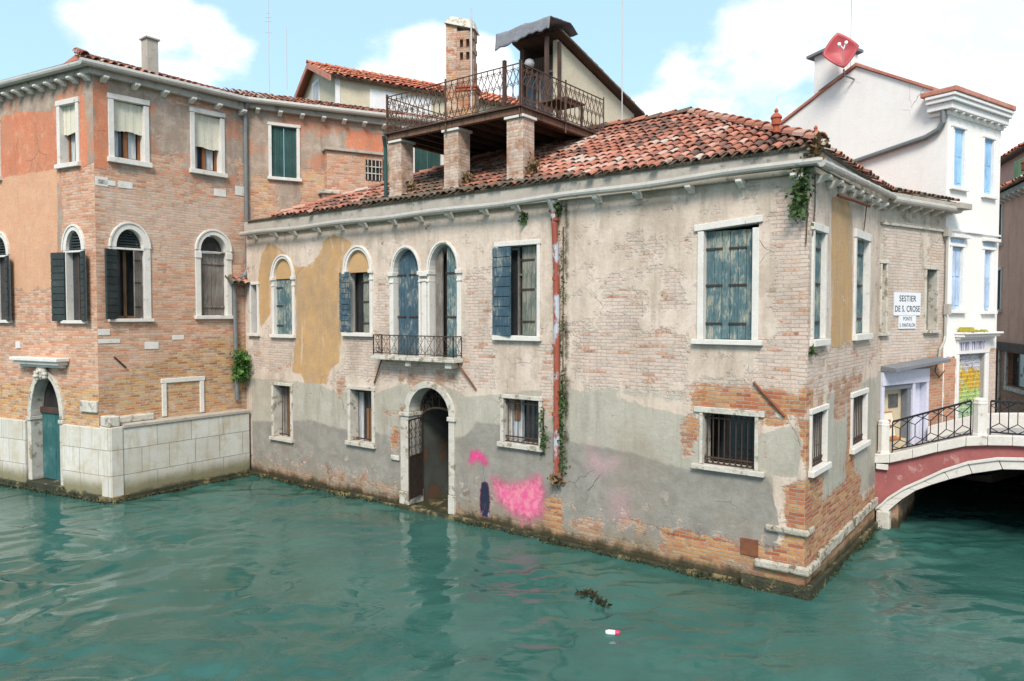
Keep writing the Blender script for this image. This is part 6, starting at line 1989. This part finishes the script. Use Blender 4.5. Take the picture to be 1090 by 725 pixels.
make_wall('gable_wall', FG, gl, [], M['wall_white'], wh, dict(grime=[]), grid=0.25, uvoff=(290, 0))
FGR = Fr(*xy(FW, 2.70, 0), FG.deg + 180)
make_wall('side_wall', FGR, [(0.006, 0.85), (0.006, 9.4), (2.25, 10.7), (6.4, 8.9), (6.4, .85)], [], M['wall_white'], wh, {}, grid=0.6, uvoff=(310, 0))
wr = MB()
for (s0, z0, s1, z1) in ((0.25, 9.70, -2.25, 10.84), (-2.25, 10.84, -6.6, 8.86)):
    a0_, a1_ = (-.45 if s0 > 0 else s0), s1
for (sa, za, sb, zb) in ((-0.30, 9.72, -2.27, 10.83), (-2.23, 10.83, -6.5, 8.87)):
    wr.hexa([FG.P(sa, za, .06), FG.P(sb, zb, .06), FG.P(sb, zb, -2.8), FG.P(sa, za, -2.8), FG.P(sa, za + .08, .06), FG.P(sb, zb + .08, .06), FG.P(sb, zb + .08, -2.8), FG.P(sa, za + .08, -2.8)])
wr.build('roof', M['red_trim'], wh, bevel=0.01)
ck = block('chimney', FG, -3.46, -2.76, 10.0, 11.42, -0.9, -0.006, M['wall_white'], wh, uvoff=(320, 0))
for q in ck.data.color_attributes['mask_a'].data: q.color = (0, 0, 0, 0)
MB().hexa([FG.P(-3.62, 11.36, .12), FG.P(-2.66, 11.48, .12), FG.P(-2.66, 11.48, -1.0), FG.P(-3.62, 11.36, -1.0), FG.P(-3.62, 11.43, .12), FG.P(-2.66, 11.55, .12), FG.P(-2.66, 11.55, -1.0), FG.P(-3.62, 11.43, -1.0)]).build('chimney_cap', M['slate'], ck)
cw = MB()
for (z0, z1, d) in ((9.10, 9.20, .06), (9.202, 9.36, .17), (9.362, 9.46, .24), (9.462, 9.54, .28)):
    cw.box(fr, -0.02 - d * .9, 2.70 + d * .15, z0, z1, -0.4, d)
cwo = cw.build('cornice', M['white_paint'], wh, bevel=0.015)
cr_ = MB(); cr_.box(fr, -0.29, 2.76, 9.542, 9.66, -0.5, .31)
cr_.build('coping', M['red_trim'], cwo, bevel=0.02)
for k in range(8):
    corbel(fr, 0.08 + k * 0.36, 9.20, cwo, M['white_paint'], 0.15, 0.11, 0.09)
gp = MB()
gp.tube([FG.P(-.02, 9.46, .12), FG.P(-.06, 9.2, .10), FG.P(-.06, 8.92, .09), FG.P(-.16, 8.78, .09), FG.P(-.45, 8.66, .09), FG.P(-1.5, 8.50, .09), FG.P(-2.6, 8.33, .09), FG.P(-4.6, 8.0, .09)], 0.065, 8)
gp.build('rainwater_pipe', M['lead'], wh)
MB().box(fr, 0.0, 2.72, 6.45, 6.50, 0.003, 0.05).build('string_course', M['white_paint'], wh, bevel=0.01)
# shop surround with hood, faded lettering and a roller shutter
ss = MB()
ss.box(fr, 0.62, 0.72, 0.99, 3.55, -0.2, 0.04); ss.box(fr, 2.06, 2.24, 0.99, 3.55, -0.2, 0.04); ss.box(fr, 0.62, 2.24, 3.552, 3.90, -0.1, 0.05)
for z0, z1, d in ((3.905, 3.96, .12), (3.962, 4.03, .22), (4.032, 4.08, .28)):
    ss.box(fr, 0.60 - d * .3, 2.26 + d * .6, z0, z1, 0.0, d)
sso = ss.build('shop_surround', M['white_paint'], wh, bevel=0.012)
ms = MB()
rr = random.Random(8)
for k in range(26):
    s = 0.62 + 1.25 * rr.random() ** 1.3
    ms.lathe(fr.P(s, 4.078, rr.uniform(.05, .22)), [(0.075, 0), (0.065, .03), (0.04, .055 + (.06 if s < .95 else 0)), (0.01, .065 + (.06 if s < .95 else 0))], 7)
ms_o = ms.build('moss_clump', M['moss_yellow'], None, loc=fr.P(1.1, 4.08, .1), smooth=True)
tag(ms_o, 'yellow moss growing along the shop hood of the white house', 'moss')
rr = random.Random(15)
for k, s in enumerate((0.74, 0.82, 0.94, 1.02, 1.10, 1.30, 1.42, 1.52, 1.62, 1.70, 1.78, 1.88)):
    z0 = 3.62 + .02 * s
    lt = MB()
    if k % 3 == 0:
        lt.hexa([fr.P(s - .03, z0 + .2, .051), fr.P(s - .01, z0 + .2, .051), fr.P(s - .01, z0 + .2, .054), fr.P(s - .03, z0 + .2, .054), fr.P(s + .0, z0, .051), fr.P(s + .025, z0, .051), fr.P(s + .025, z0, .054), fr.P(s, z0, .054)])
    lt.box(fr, s + .01, s + .035, z0, z0 + .2, .051, .054)
    if k % 2:
        lt.box(fr, s + .035, s + .075, z0 + .17, z0 + .2, .051, .054)
    lt.build('faded_letter', M['ink_violet'], sso)
def graffiti_mat():
    m, t = new_mat('sprayed_shutter')
    uv = t.n('ShaderNodeUVMap', None, uv_map='uv').outputs[0]
    sp = t.n('ShaderNodeSeparateXYZ', {0: uv}).outputs
    n1 = t.noise(uv, 3.0, 4, 0.55, .6)
    n2 = t.noise(t.vmath('ADD', uv, (7, 3, 0)), 4.5, 4, 0.5, 1.0)
    n3 = t.noise(t.vmath('ADD', uv, (17, 9, 0)), 5.0, 3, 0.5, 1.6)
    z = t.math('ADD', sp[1], t.math('MULTIPLY', t.math('SUBTRACT', n1, 0.5), 0.9))
    col = t.mix(t.step(z, 2.2, 2.5), (0.34, 0.50, 0.28), (0.40, 0.55, 0.17))
    col = t.mix(t.step(z, 2.62, 2.70), col, (0.58, 0.36, 0.035))
    col = t.mix(t.step(z, 3.12, 3.2), col, (0.50, 0.50, 0.54))
    col = t.mix(t.step(n2, 0.60, 0.64), col, (0.50, 0.56, 0.40))
    ln = t.math('ABSOLUTE', t.math('SUBTRACT', n3, 0.5))
    col = t.mix(t.step(ln, 0.020, 0.010), col, (0.03, 0.03, 0.035))
    sl_ = t.math('FRACT', t.math('MULTIPLY', sp[1], 10.0))
    col = t.mix(t.step(sl_, 0.16, 0.05, 0, .7), col, (0.08, 0.08, 0.08))
    return finish(m, t, col, 0.55, t.math('ABSOLUTE', t.math('SUBTRACT', sl_, .5)), 0.02, 0.7)
rs_ = MB(); rs_.box(fr, 0.72, 2.06, 0.99, 3.55, -0.16, -0.10)
rso = rs_.build('roller_shutter', graffiti_mat(), sso)
uv_box(rso, fr)

# red satellite dish on the gable
sd_ = thing('satellite_dish', 'red diamond shaped satellite dish on a bracket at the white gable', 'satellite dish', FG.P(-2.55, 10.85, .3))
dc = FG.P(-2.42, 11.18, .45)
dn = Vector((-.30, -.93, .10)).normalized()
dx = dn.cross(Vector((0, 0, 1))).normalized(); dy = dx.cross(dn)
dx, dy = dx * math.cos(R(-9)) + dy * math.sin(R(-9)), dy * math.cos(R(-9)) - dx * math.sin(R(-9))
bmv = []
NR, NA = 6, 28
vs = [dc - dn * 0.10]
for r in range(1, NR + 1):
    for a in range(NA):
        t_ = 2 * math.pi * a / NA
        c_, s_ = math.cos(t_), math.sin(t_)
        e = 1 / (abs(c_) ** 1.2 + abs(s_) ** 1.2) ** (1 / 1.2)
        q = r / NR
        vs.append(dc + (dx * c_ * .44 + dy * s_ * .48) * e * q - dn * 0.10 * (1 - q * q))
fs = [(0, 1 + a, 1 + (a + 1) % NA) for a in range(NA)]
for r in range(NR - 1):
    for a in range(NA):
        b0 = 1 + r * NA
        fs.append((b0 + a, b0 + NA + a, b0 + NA + (a + 1) % NA, b0 + (a + 1) % NA))
dob = MB().add(vs, fs).build('reflector', M['dish_red'], sd_, smooth=True)
so = dob.modifiers.new('shell', 'SOLIDIFY'); so.thickness = 0.02
fd = dc + dn * .42 - dy * .02
MB().tube([dc - dy * .42, dc - dy * .36 + dn * .15, fd - dy * .14], .014, 5).tube([fd - dy * .14, fd + dx * -.07], .014, 5).tube([fd - dy * .14, fd + dx * .07], .014, 5).build('arm', M['white_plastic'], sd_)
for sg_ in (-.08, .08):
    MB().tube([fd + dx * sg_ + dn * .04, fd + dx * sg_ - dn * .07], .04, 8).build('receiver', M['white_plastic'], sd_)
MB().tube([dc - dy * .5, dc - dy * .62 - dn * .1, FG.P(-2.3, 10.5, .02)], .025, 6).tube([dc - dy * .58, FG.P(-3.3, 10.45, .02)], .014, 5).build('bracket', M['slate'], sd_)

# ================================================================== brown house on the right
bh = thing('brown_house', 'brown pink house with dark windows right of the white house', 'house', FBR.P(0, 0.94, 0))
WB = []
fr = FBR
for (a, b, z0, z1) in ((-2.44, -2.06, 6.62, 7.80), (-2.46, -2.0, 4.66, 5.82)):
    a2 = b - 0.85
    w, h = rect_frame(bh, fr, a2, b, z0, z1, jw=0.08, lint=0.08, sill=0.10, mat=M['stone']); WB.append(h)
    backing(w, fr, a2, b, z0, z1, -.12)
    boards(w, fr, a2, b - .45, z0, z1, -.06, M['dark_shutter'], n=2, hinge=False); boards(w, fr, b - .44, b, z0, z1, -.06, M['dark_shutter'], n=2, hinge=False)
WB.append(rect(-1.22, 0.4, 2.48, 3.42)); WB.append(rect(-3.0, -2.0, 0.9, 3.45))
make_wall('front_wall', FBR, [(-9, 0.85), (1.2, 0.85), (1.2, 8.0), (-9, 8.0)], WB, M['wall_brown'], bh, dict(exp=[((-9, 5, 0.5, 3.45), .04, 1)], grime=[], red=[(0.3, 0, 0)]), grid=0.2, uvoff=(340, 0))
FBR2 = Fr(*xy(FBR, 1.205, 0), FBR.deg + 90)
wq, hq = rect_frame(bh, FBR2, 2.2, 3.1, 4.6, 6.2)
boards(wq, FBR2, 2.205, 2.65, 4.6, 6.2, -.06, M['dark_shutter'], n=3); boards(wq, FBR2, 2.655, 3.095, 4.6, 6.2, -.06, M['dark_shutter'], n=3)
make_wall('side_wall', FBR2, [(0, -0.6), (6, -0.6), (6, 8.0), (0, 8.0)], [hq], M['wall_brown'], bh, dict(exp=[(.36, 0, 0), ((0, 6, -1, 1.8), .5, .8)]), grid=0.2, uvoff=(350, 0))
MB().box(fr, -9, 1.2, 3.46, 3.70, 0.003, 0.14).build('beam', M['dark_timber'], bh, bevel=0.01)
MB().box(fr, -3.0, -2.0, 0.95, 3.45, -.3, -.25).build('doorway', M['dark'], bh)
MB().box(fr, -1.98, -1.86, 0.95, 3.45, 0.003, 0.05).box(fr, -1.38, -1.23, 2.44, 3.45, 0.003, .05).box(fr, -1.38, .4, 2.36, 2.46, .003, .07).build('stone_trim', M['stone_worn'], bh)
pw = MB().box(fr, -1.22, 0.4, 2.48, 3.42, -.14, -.12).build('shop_window', M['pane'], bh)
rr = random.Random(33)
dsp = MB()
for k in range(9):
    s, z = rr.uniform(-.9, .1), rr.uniform(2.6, 3.2)
    dsp.box(fr, s, s + rr.uniform(.06, .2), z, z + rr.uniform(.06, .22), -.118, -.11)
dsp.build('display', M['print_dark'], pw)
be = MB(); be.box(fr, -9, 1.2, 7.86, 8.0, .003, .2)
beo = be.build('cornice', M['stone_grey'], bh)
for k in range(14):
    corbel(fr, -3.2 + k * .4, 7.86, beo, M['stone'], .22, .12, .1)
br_ = MB()
tile_field(br_, fr.P(0, 8.06, .3), fr.d, (-fr.n + Vector((0, 0, .45))).normalized(), [(-7, 0), (1.3, 0), (1.3, 0.9), (-7, 0.9)], rs=rs2, moss=lambda a, b: .2)
br_.build('roof', M['tile'], bh)
MB().box(fr, -9, 1.2, 7.9, 9.25, -4.5, -0.55).build('upper_wall', M['pink_wall'], bh)
w = MB().box(fr, -2.9, -1.3, 8.40, 9.10, -0.549, -0.52).build('window', M['stone'], bh)
for a, b in ((-2.8, -2.15), (-2.12, -1.42)):
    MB().box(fr, a, b, 8.44, 9.06, -0.519, -0.48).build('shutter', M['leaf_green_wood'], w)
ur = MB()
tile_field(ur, fr.P(0, 9.30, -.30), fr.d, (-fr.n + Vector((0, 0, .42))).normalized(), [(-9, 0), (1.3, 0), (1.3, 1.9), (-9, 1.9)], rs=rs2, moss=lambda a, b: .1)
ur.build('roof', M['tile_red'], bh)
MB().lathe(fr.P(-0.95, 8.40, -.30), [(0.1, -.2), (.1, .1), (.17, .12), (.17, .3), (.2, .33), (.1, .45), (.04, .5)], 10).build('chimney_pot', M['terracotta'], bh)

# ================================================================== bridge
bri = thing('canal_bridge', 'low arched canal bridge with dusky red sides, white stone arch and iron railing', 'bridge', FQ.P(2.9, 0, -1))
fr = FQ
half = lambda pts: pts + [(5.8 - a, z) for a, z in reversed(pts[:-1])]
ext = half([(0.02, 0.40), (0.13, 0.50), (0.25, 0.65), (0.55, 0.91), (0.86, 1.11), (1.25, 1.37), (1.67, 1.58), (2.17, 1.72), (2.9, 1.79)])
inn = half([(0.24, 0.34), (0.38, 0.51), (0.52, 0.66), (0.77, 0.88), (1.05, 1.04), (1.36, 1.19), (1.75, 1.36), (2.25, 1.51), (2.9, 1.575)])
copb = half([(-0.02, 1.36), (0.28, 1.40), (0.7, 1.55), (1.15, 1.73), (1.64, 1.90), (2.0, 1.955), (2.4, 1.99), (2.9, 2.01)])
BW = 2.1
ar = MB()
for i in range(len(ext) - 1):
    L2 = lambda a, b, k: (a[0] + (b[0] - a[0]) * k, a[1] + (b[1] - a[1]) * k)
    ar.strip(fr, [L2(ext[i], ext[i + 1], .012), L2(ext[i], ext[i + 1], .988)], [L2(inn[i], inn[i + 1], .012), L2(inn[i], inn[i + 1], .988)], -0.35, random.uniform(-.006, .004))
ar.strip(fr, [(a, z + .02) for a, z in ext], [(a, z - .045) for a, z in ext], 0.002, 0.035)
ar.build('arch_ring', M['stone'], bri, bevel=0.008)
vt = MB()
vt.strip(fr, [(a, z - .004) for a, z in ext], [(a, z + .01) for a, z in inn], -9.0, -0.352)  # run far back and walled off, lengthened to keep the arch dark
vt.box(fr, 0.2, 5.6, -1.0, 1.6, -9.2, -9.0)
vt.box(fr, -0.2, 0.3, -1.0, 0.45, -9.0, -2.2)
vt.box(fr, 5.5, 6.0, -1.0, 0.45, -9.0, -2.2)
vt.build('lengthened_vault', M['under_bridge_shade'], bri)
sp_ = MB()
sp_.strip(fr, [(0.0, 1.37), (0.28, 1.40)] + [(a, z) for a, z in copb[2:-2]] + [(5.52, 1.40), (5.8, 1.37)], [(0.0, 0.3), (0.13, 0.49)] + [(a, max(.3, float(np.interp(a, [e[0] for e in ext], [e[1] for e in ext])))) for a, z in copb[2:-2]] + [(5.67, .49), (5.8, .3)], -BW + .03, -0.03)
sp_.build('spandrel', M['bridge_red'], bri)
cpg = MB()
for i in range(len(copb) - 1):
    (a, z0), (b, z1) = copb[i], copb[i + 1]
    cpg.hexa([fr.P(a + .003, z0, -.30), fr.P(b - .003, z1, -.30), fr.P(b - .003, z1, .06), fr.P(a + .003, z0, .06), fr.P(a + .003, z0 + .19, -.30), fr.P(b - .003, z1 + .19, -.30), fr.P(b - .003, z1 + .19, .06), fr.P(a + .003, z0 + .19, .06)])
cpg.build('coping', M['stone'], bri, bevel=0.012)
MB().box(fr, 0.02, 0.25, 1.24, 1.357, -.2, .045).build('corbel_stone', M['stone'], bri, bevel=0.01)
dkb = MB()
dkb.strip(fr, [(a, z + .12) for a, z in copb], [(a, z - .1) for a, z in copb], -BW + .3, -0.302)
dkb.build('deck', M['paving'], bri)
fpz = MB()
fpz.strip(fr, [(a, z + .42) for a, z in copb[2:]], [(a, z - .2) for a, z in copb[2:]], -BW + .05, -BW + .298)
fpz.build('rear_parapet', M['stone'], bri, bevel=0.01)
ab = MB().box(fr, 0.03, 0.30, -0.7, 0.37, -0.16, 0.03).build('springer_stone', M['stone_worn'], bri, bevel=0.04)
uv_box(MB().box(fr, 0.0, 0.42, -0.7, 0.5, -BW, -0.17).build('abutment', M['wall_main'], bri), fr, (360, 0))
uv_box(MB().box(fr, 5.4, 7.5, -0.7, 1.4, -BW, 0.0).build('abutment', M['wall_main'], bri), fr, (365, 0))
# posts
def post(s, zb, hh, w):
    mb = MB()
    mb.lathe(fr.P(s, zb, -.11), [(w * 1.08, 0), (w * 1.08, .05), (w, .07), (w, hh - .12), (w * 1.05, hh - .115), (w * 1.05, hh - .09), (w * .97, hh - .085), (w * .97, hh - .03), (w * .6, hh)], 8)
    return mb.build('post', M['stone'], bri, bevel=0.006)
post(0.13, 1.555, 0.72, 0.115)
post(1.85, 2.10, 0.76, 0.125)
post(3.95, 2.10, 0.76, 0.125)
post(5.67, 1.555, 0.72, 0.115)
def hexrail(s0, s1, zb0, zb1, zt0, zt1, n):
    mb = MB()
    zb = lambda s: zb0 + (zb1 - zb0) * (s - s0) / (s1 - s0)
    zt = lambda s: zt0 + (zt1 - zt0) * (s - s0) / (s1 - s0)
    o_ = -0.11
    P = lambda s, k: fr.P(s, zb(s) + (zt(s) - zb(s)) * k, o_)
    def bar(p, q_, r): mb.tube([p, q_], r, 4)
    for k, dz in ((1.0, .022), (0.0, .014)):
        p = [fr.P(s, (zt(s) if k else zb(s)) + e, o_ + oo) for e in (-dz, dz) for s, oo in ((s0, -.022), (s1, -.022), (s1, .022), (s0, .022))]
        mb.hexa(p)
    w = (s1 - s0) / n
    for i in range(n + 1):
        bar(P(s0 + i * w, -.02 if 0 < i < n else -.25), P(s0 + i * w, 1), .012 if 0 < i < n else .016)
    for i in range(n):
        a, c, b = s0 + i * w, s0 + (i + .5) * w, s0 + (i + 1) * w
        bar(P(c, .30), P(c, .70), .010)
        for k0, k1 in ((.70, .86), (.30, .14)):
            for e in (a, b):
                bar(P(c, k0), P(e, k1), .009)
        for k0, k1 in ((1.0, .86), (0.0, .14)):
            for e in (a, b):
                bar(P(c, k0), P(e, k1), .009)
    return mb.build('railing', M['black_iron'], bri)
hexrail(0.30, 1.70, 1.65, 2.14, 2.25, 2.79, 5)
hexrail(2.03, 3.80, 2.20, 2.20, 2.81, 2.81, 6)
hexrail(4.10, 5.50, 2.14, 1.65, 2.79, 2.25, 5)
poly_sheet('right_quay', [xy(FQ, 5.8, .5), xy(FQ, 12, .5), xy(FQ, 12, -5.5), xy(FQ, 6.3, -5.5)], -1, 1.0, M['paving'])

# ================================================================== plants, litter, aerials
rsl = random.Random(77)
def plant(name, label, cat, pts, n, size, spread, mat, stems=None, droop=0.0):
    base = Vector(pts[0])
    o = leaves(MB(), pts, n, size, spread, rsl, droop).build(name, M[mat], None, loc=base)
    tag(o, label, cat, {'weed': 'weed tufts growing on the canal house', 'ivy': 'ivy on the canal house'}.get(cat))
    if stems:
        sm = MB()
        for st in stems:
            sm.tube(st, 0.010, 4)
        sm.build('stem', M['bark'], o)
    return o
plant('fern', 'bushy green fern growing at the foot of the dark downpipe', 'fern', [FRW.P(3.86, 3.05 + .08 * k, .2) for k in range(-3, 5)], 900, .105, (.10, .10, .10), 'fern', [[FRW.P(3.9, 2.7, .02), FRW.P(3.86, 3.1, .2)]], .2)
iv = [FA.P(10.53 + .05 * math.sin(z * 5), z, .05) for z in np.arange(1.45, 3.3, .05)] + [FA.P(10.52, z, .05) for z in np.arange(2.0, 3.2, .04)]
plant('ivy', 'strip of green ivy climbing beside the lower red drainpipe', 'ivy', iv, 520, .06, (.045, .05, .05), 'ivy', [[FA.P(10.53, z, .03) for z in np.arange(1.3, 3.4, .2)]], .3)
iv = [FA.P(10.53, z, .04) for z in np.arange(3.4, 6.6, .07) if rsl.random() < .55]
plant('ivy', 'thin broken moss and ivy line behind the upper red drainpipe', 'ivy', iv, 230, .05, (.03, .035, .06), 'ivy', [[FA.P(10.54, z, .02) for z in np.arange(3.4, 6.6, .4)]])
iv = [FA.P(10.08 + .03 * math.sin(z * 7), z, .05) for z in np.arange(1.75, 2.6, .06)]
plant('ivy', 'small green tuft between the barred window and the red pipe', 'ivy', iv, 190, .06, (.04, .045, .06), 'ivy', [[FA.P(10.08, 1.7, .02), FA.P(10.08, 2.65, .02)]], .4)
plant('weed_tuft', 'dry weed tuft under the open end of the red drainpipe', 'weed', [FA.P(10.43, 1.28, .09)], 110, .10, (.06, .05, .06), 'dry', [[FA.P(10.43, 1.1, .04), FA.P(10.43, 1.34, .07)]], -.1)
plant('weed_tuft', 'weed tuft sprouting from the gutter mouth above the red drainpipe', 'weed', [FA.P(10.42, 6.62, .14), FA.P(10.44, 6.5, .1)], 110, .09, (.05, .05, .07), 'ivy', [[FA.P(10.42, 6.4, .03), FA.P(10.42, 6.64, .1)]])
plant('weed_tuft', 'small green tuft on the wall under the eaves left of the red pipe', 'weed', [FA.P(9.60, 6.45, .04)], 70, .08, (.05, .03, .05), 'ivy', [[FA.P(9.6, 6.4, .01), FA.P(9.6, 6.5, .05)]])
plant('weed_tuft', 'weeds growing at the foot of the right brick pier of the terrace', 'weed', [FA.P(9.62, 7.35, -.25), FA.P(9.64, 7.5, -.25)], 190, .10, (.06, .08, .10), 'dry', [[FA.P(9.6, 7.2, -.25), FA.P(9.62, 7.5, -.25)]])
plant('weed_tuft', 'weeds growing at the foot of the middle brick pier of the terrace', 'weed', [FA.P(7.86, 7.42, -.25)], 130, .10, (.06, .08, .09), 'dry', [[FA.P(7.83, 7.2, -.25), FA.P(7.86, 7.5, -.25)]])
plant('weed_tuft', 'weeds growing at the foot of the left brick pier of the terrace', 'weed', [FA.P(6.1, 7.4, -.25)], 110, .10, (.06, .08, .09), 'dry', [[FA.P(6.06, 7.2, -.25), FA.P(6.1, 7.5, -.25)]])
iv = [FA.P(15.02 + .04 * math.sin(z * 4), z, .18 - .05 * (7 - z)) for z in np.arange(6.1, 6.8, .04)]
plant('ivy', 'green ivy clump hanging from the gutter at the roof corner', 'ivy', iv, 430, .075, (.07, .06, .07), 'ivy', [[FA.P(15.10, 5.6, .03), FA.P(15.12, 6.2, .03), FA.P(15.05, 6.7, .12)], [FB.P(.12, 5.75, .02), FB.P(.18, 6.2, .03), FB.P(.1, 6.7, .05)]], .5)
plant('weed_tuft', 'dry weeds standing in the gutter at the roof corner', 'weed', [FA.P(15.25, 6.92, .2), FA.P(15.30, 7.05, .2)], 90, .11, (.05, .05, .08), 'dry', [[FA.P(15.25, 6.8, .2), FA.P(15.28, 7.1, .2)]], -.5)
plant('weed_tuft', 'little green tuft on the sill corner of the side window', 'weed', [FB.P(.08, 3.92, .06)], 60, .06, (.025, .03, .05), 'ivy', [[FB.P(.08, 3.85, .0), FB.P(.08, 3.95, .05)]])

# weed fringe along the waterline: nobody could count it
wf_ = MB()
rw = random.Random(41)
pf_ = [FA.P(a, 0, .11) for a in np.arange(-.1, 15.2, .045) if not 6.0 < a < 7.8] + [FB.P(b, 0, .09) for b in np.arange(-.1, 5.0, .045)] + [FPR.P(a, 0, .13) for a in np.arange(0, 3.8, .05)] + [FPL.P(-a, 0, .13) for a in np.arange(0, 7, .05)]
for p_ in pf_:
    for _ in range(5):
        q_ = p_ + Vector((rw.gauss(0, .03), rw.gauss(0, .03), rw.uniform(-.01, .05) + (.07 if rw.random() < .12 else 0)))
        L_ = rw.uniform(.03, .085)
        d_ = Vector((rw.gauss(0, .5), rw.gauss(0, .5), -abs(rw.gauss(.7, .3)))).normalized()
        x_ = d_.orthogonal().normalized() * L_ * .3
        t_ = rw.random()
        wf_.add([q_, q_ + d_ * L_ * .5 + x_, q_ + d_ * L_, q_ + d_ * L_ * .5 - x_], [(0, 1, 2, 3)], 0, (t_, t_, t_, 1))
wfo = wf_.build('waterline_weed', leaf_mat('slimy_weed', (0.012, 0.016, 0.006), (0.045, 0.055, 0.018)), None, loc=FA.P(7, 0, .1))
tag(wfo, 'dark green weed fringe hanging along the walls at the waterline', 'weed', kind='stuff')

# floating things
bt = thing('plastic_bottle', 'small white bottle with a pink red cap floating on the canal', 'bottle', (1.39, 10.28, 0.03))
MB().tube([(1.32, 10.30, .03), (1.36, 10.29, .035), (1.45, 10.27, .035)], [.028, .036, .036], 10).build('body', M['white_plastic'], bt, smooth=True)
MB().tube([(1.45, 10.27, .035), (1.475, 10.265, .036), (1.515, 10.255, .036)], [.036, .038, .034], 10).build('cap', M['red_plastic'], bt, smooth=True)
wd = leaves(MB(), [(1.24, 11.75, .0), (1.30, 11.65, .0), (1.18, 11.8, .0), (1.38, 11.5, -.01)], 260, .085, (.05, .06, .006), random.Random(3))
tag(wd.build('seaweed', M['weed'], None, loc=(1.25, 11.7, 0)), 'dark clump of weed floating on the canal near the house', 'seaweed')

# television aerials
def aerial(label, p, h, bars, r=.014):
    o = thing('aerial', label, 'aerial', p, 'aerials on the roofs')
    b = Vector(p)
    MB().tube([b, b + Vector((0, 0, h))], r, 5).build('mast', M['siding'], o)
    mb = MB()
    for k, (z, L) in enumerate(bars):
        mb.tube([b + Vector((-L, 0, z)), b + Vector((L, L * .3, z))], r * .6, 4)
    if bars:
        mb.build('element', M['siding'], o)
aerial('thin tall pale aerial mast right of the rooftop hut', FA.P(8.9, 9.2, -5.2), 4.3, ())
aerial('tall thin aerial with short cross bars at the far left of the cream house', (-8.9, 27.5, 12.6), 3.4, ((2.6, .12), (2.75, .1), (2.2, .12), (2.9, .06)))
aerial('short thin aerial mast nearest the gable peak of the cream house', (-8.1, 27.0, 12.6), 2.2, ())
aerial('thin mast above the red dish on the white house', FG.P(-2.6, 10.7, -.3), 2.6, ())
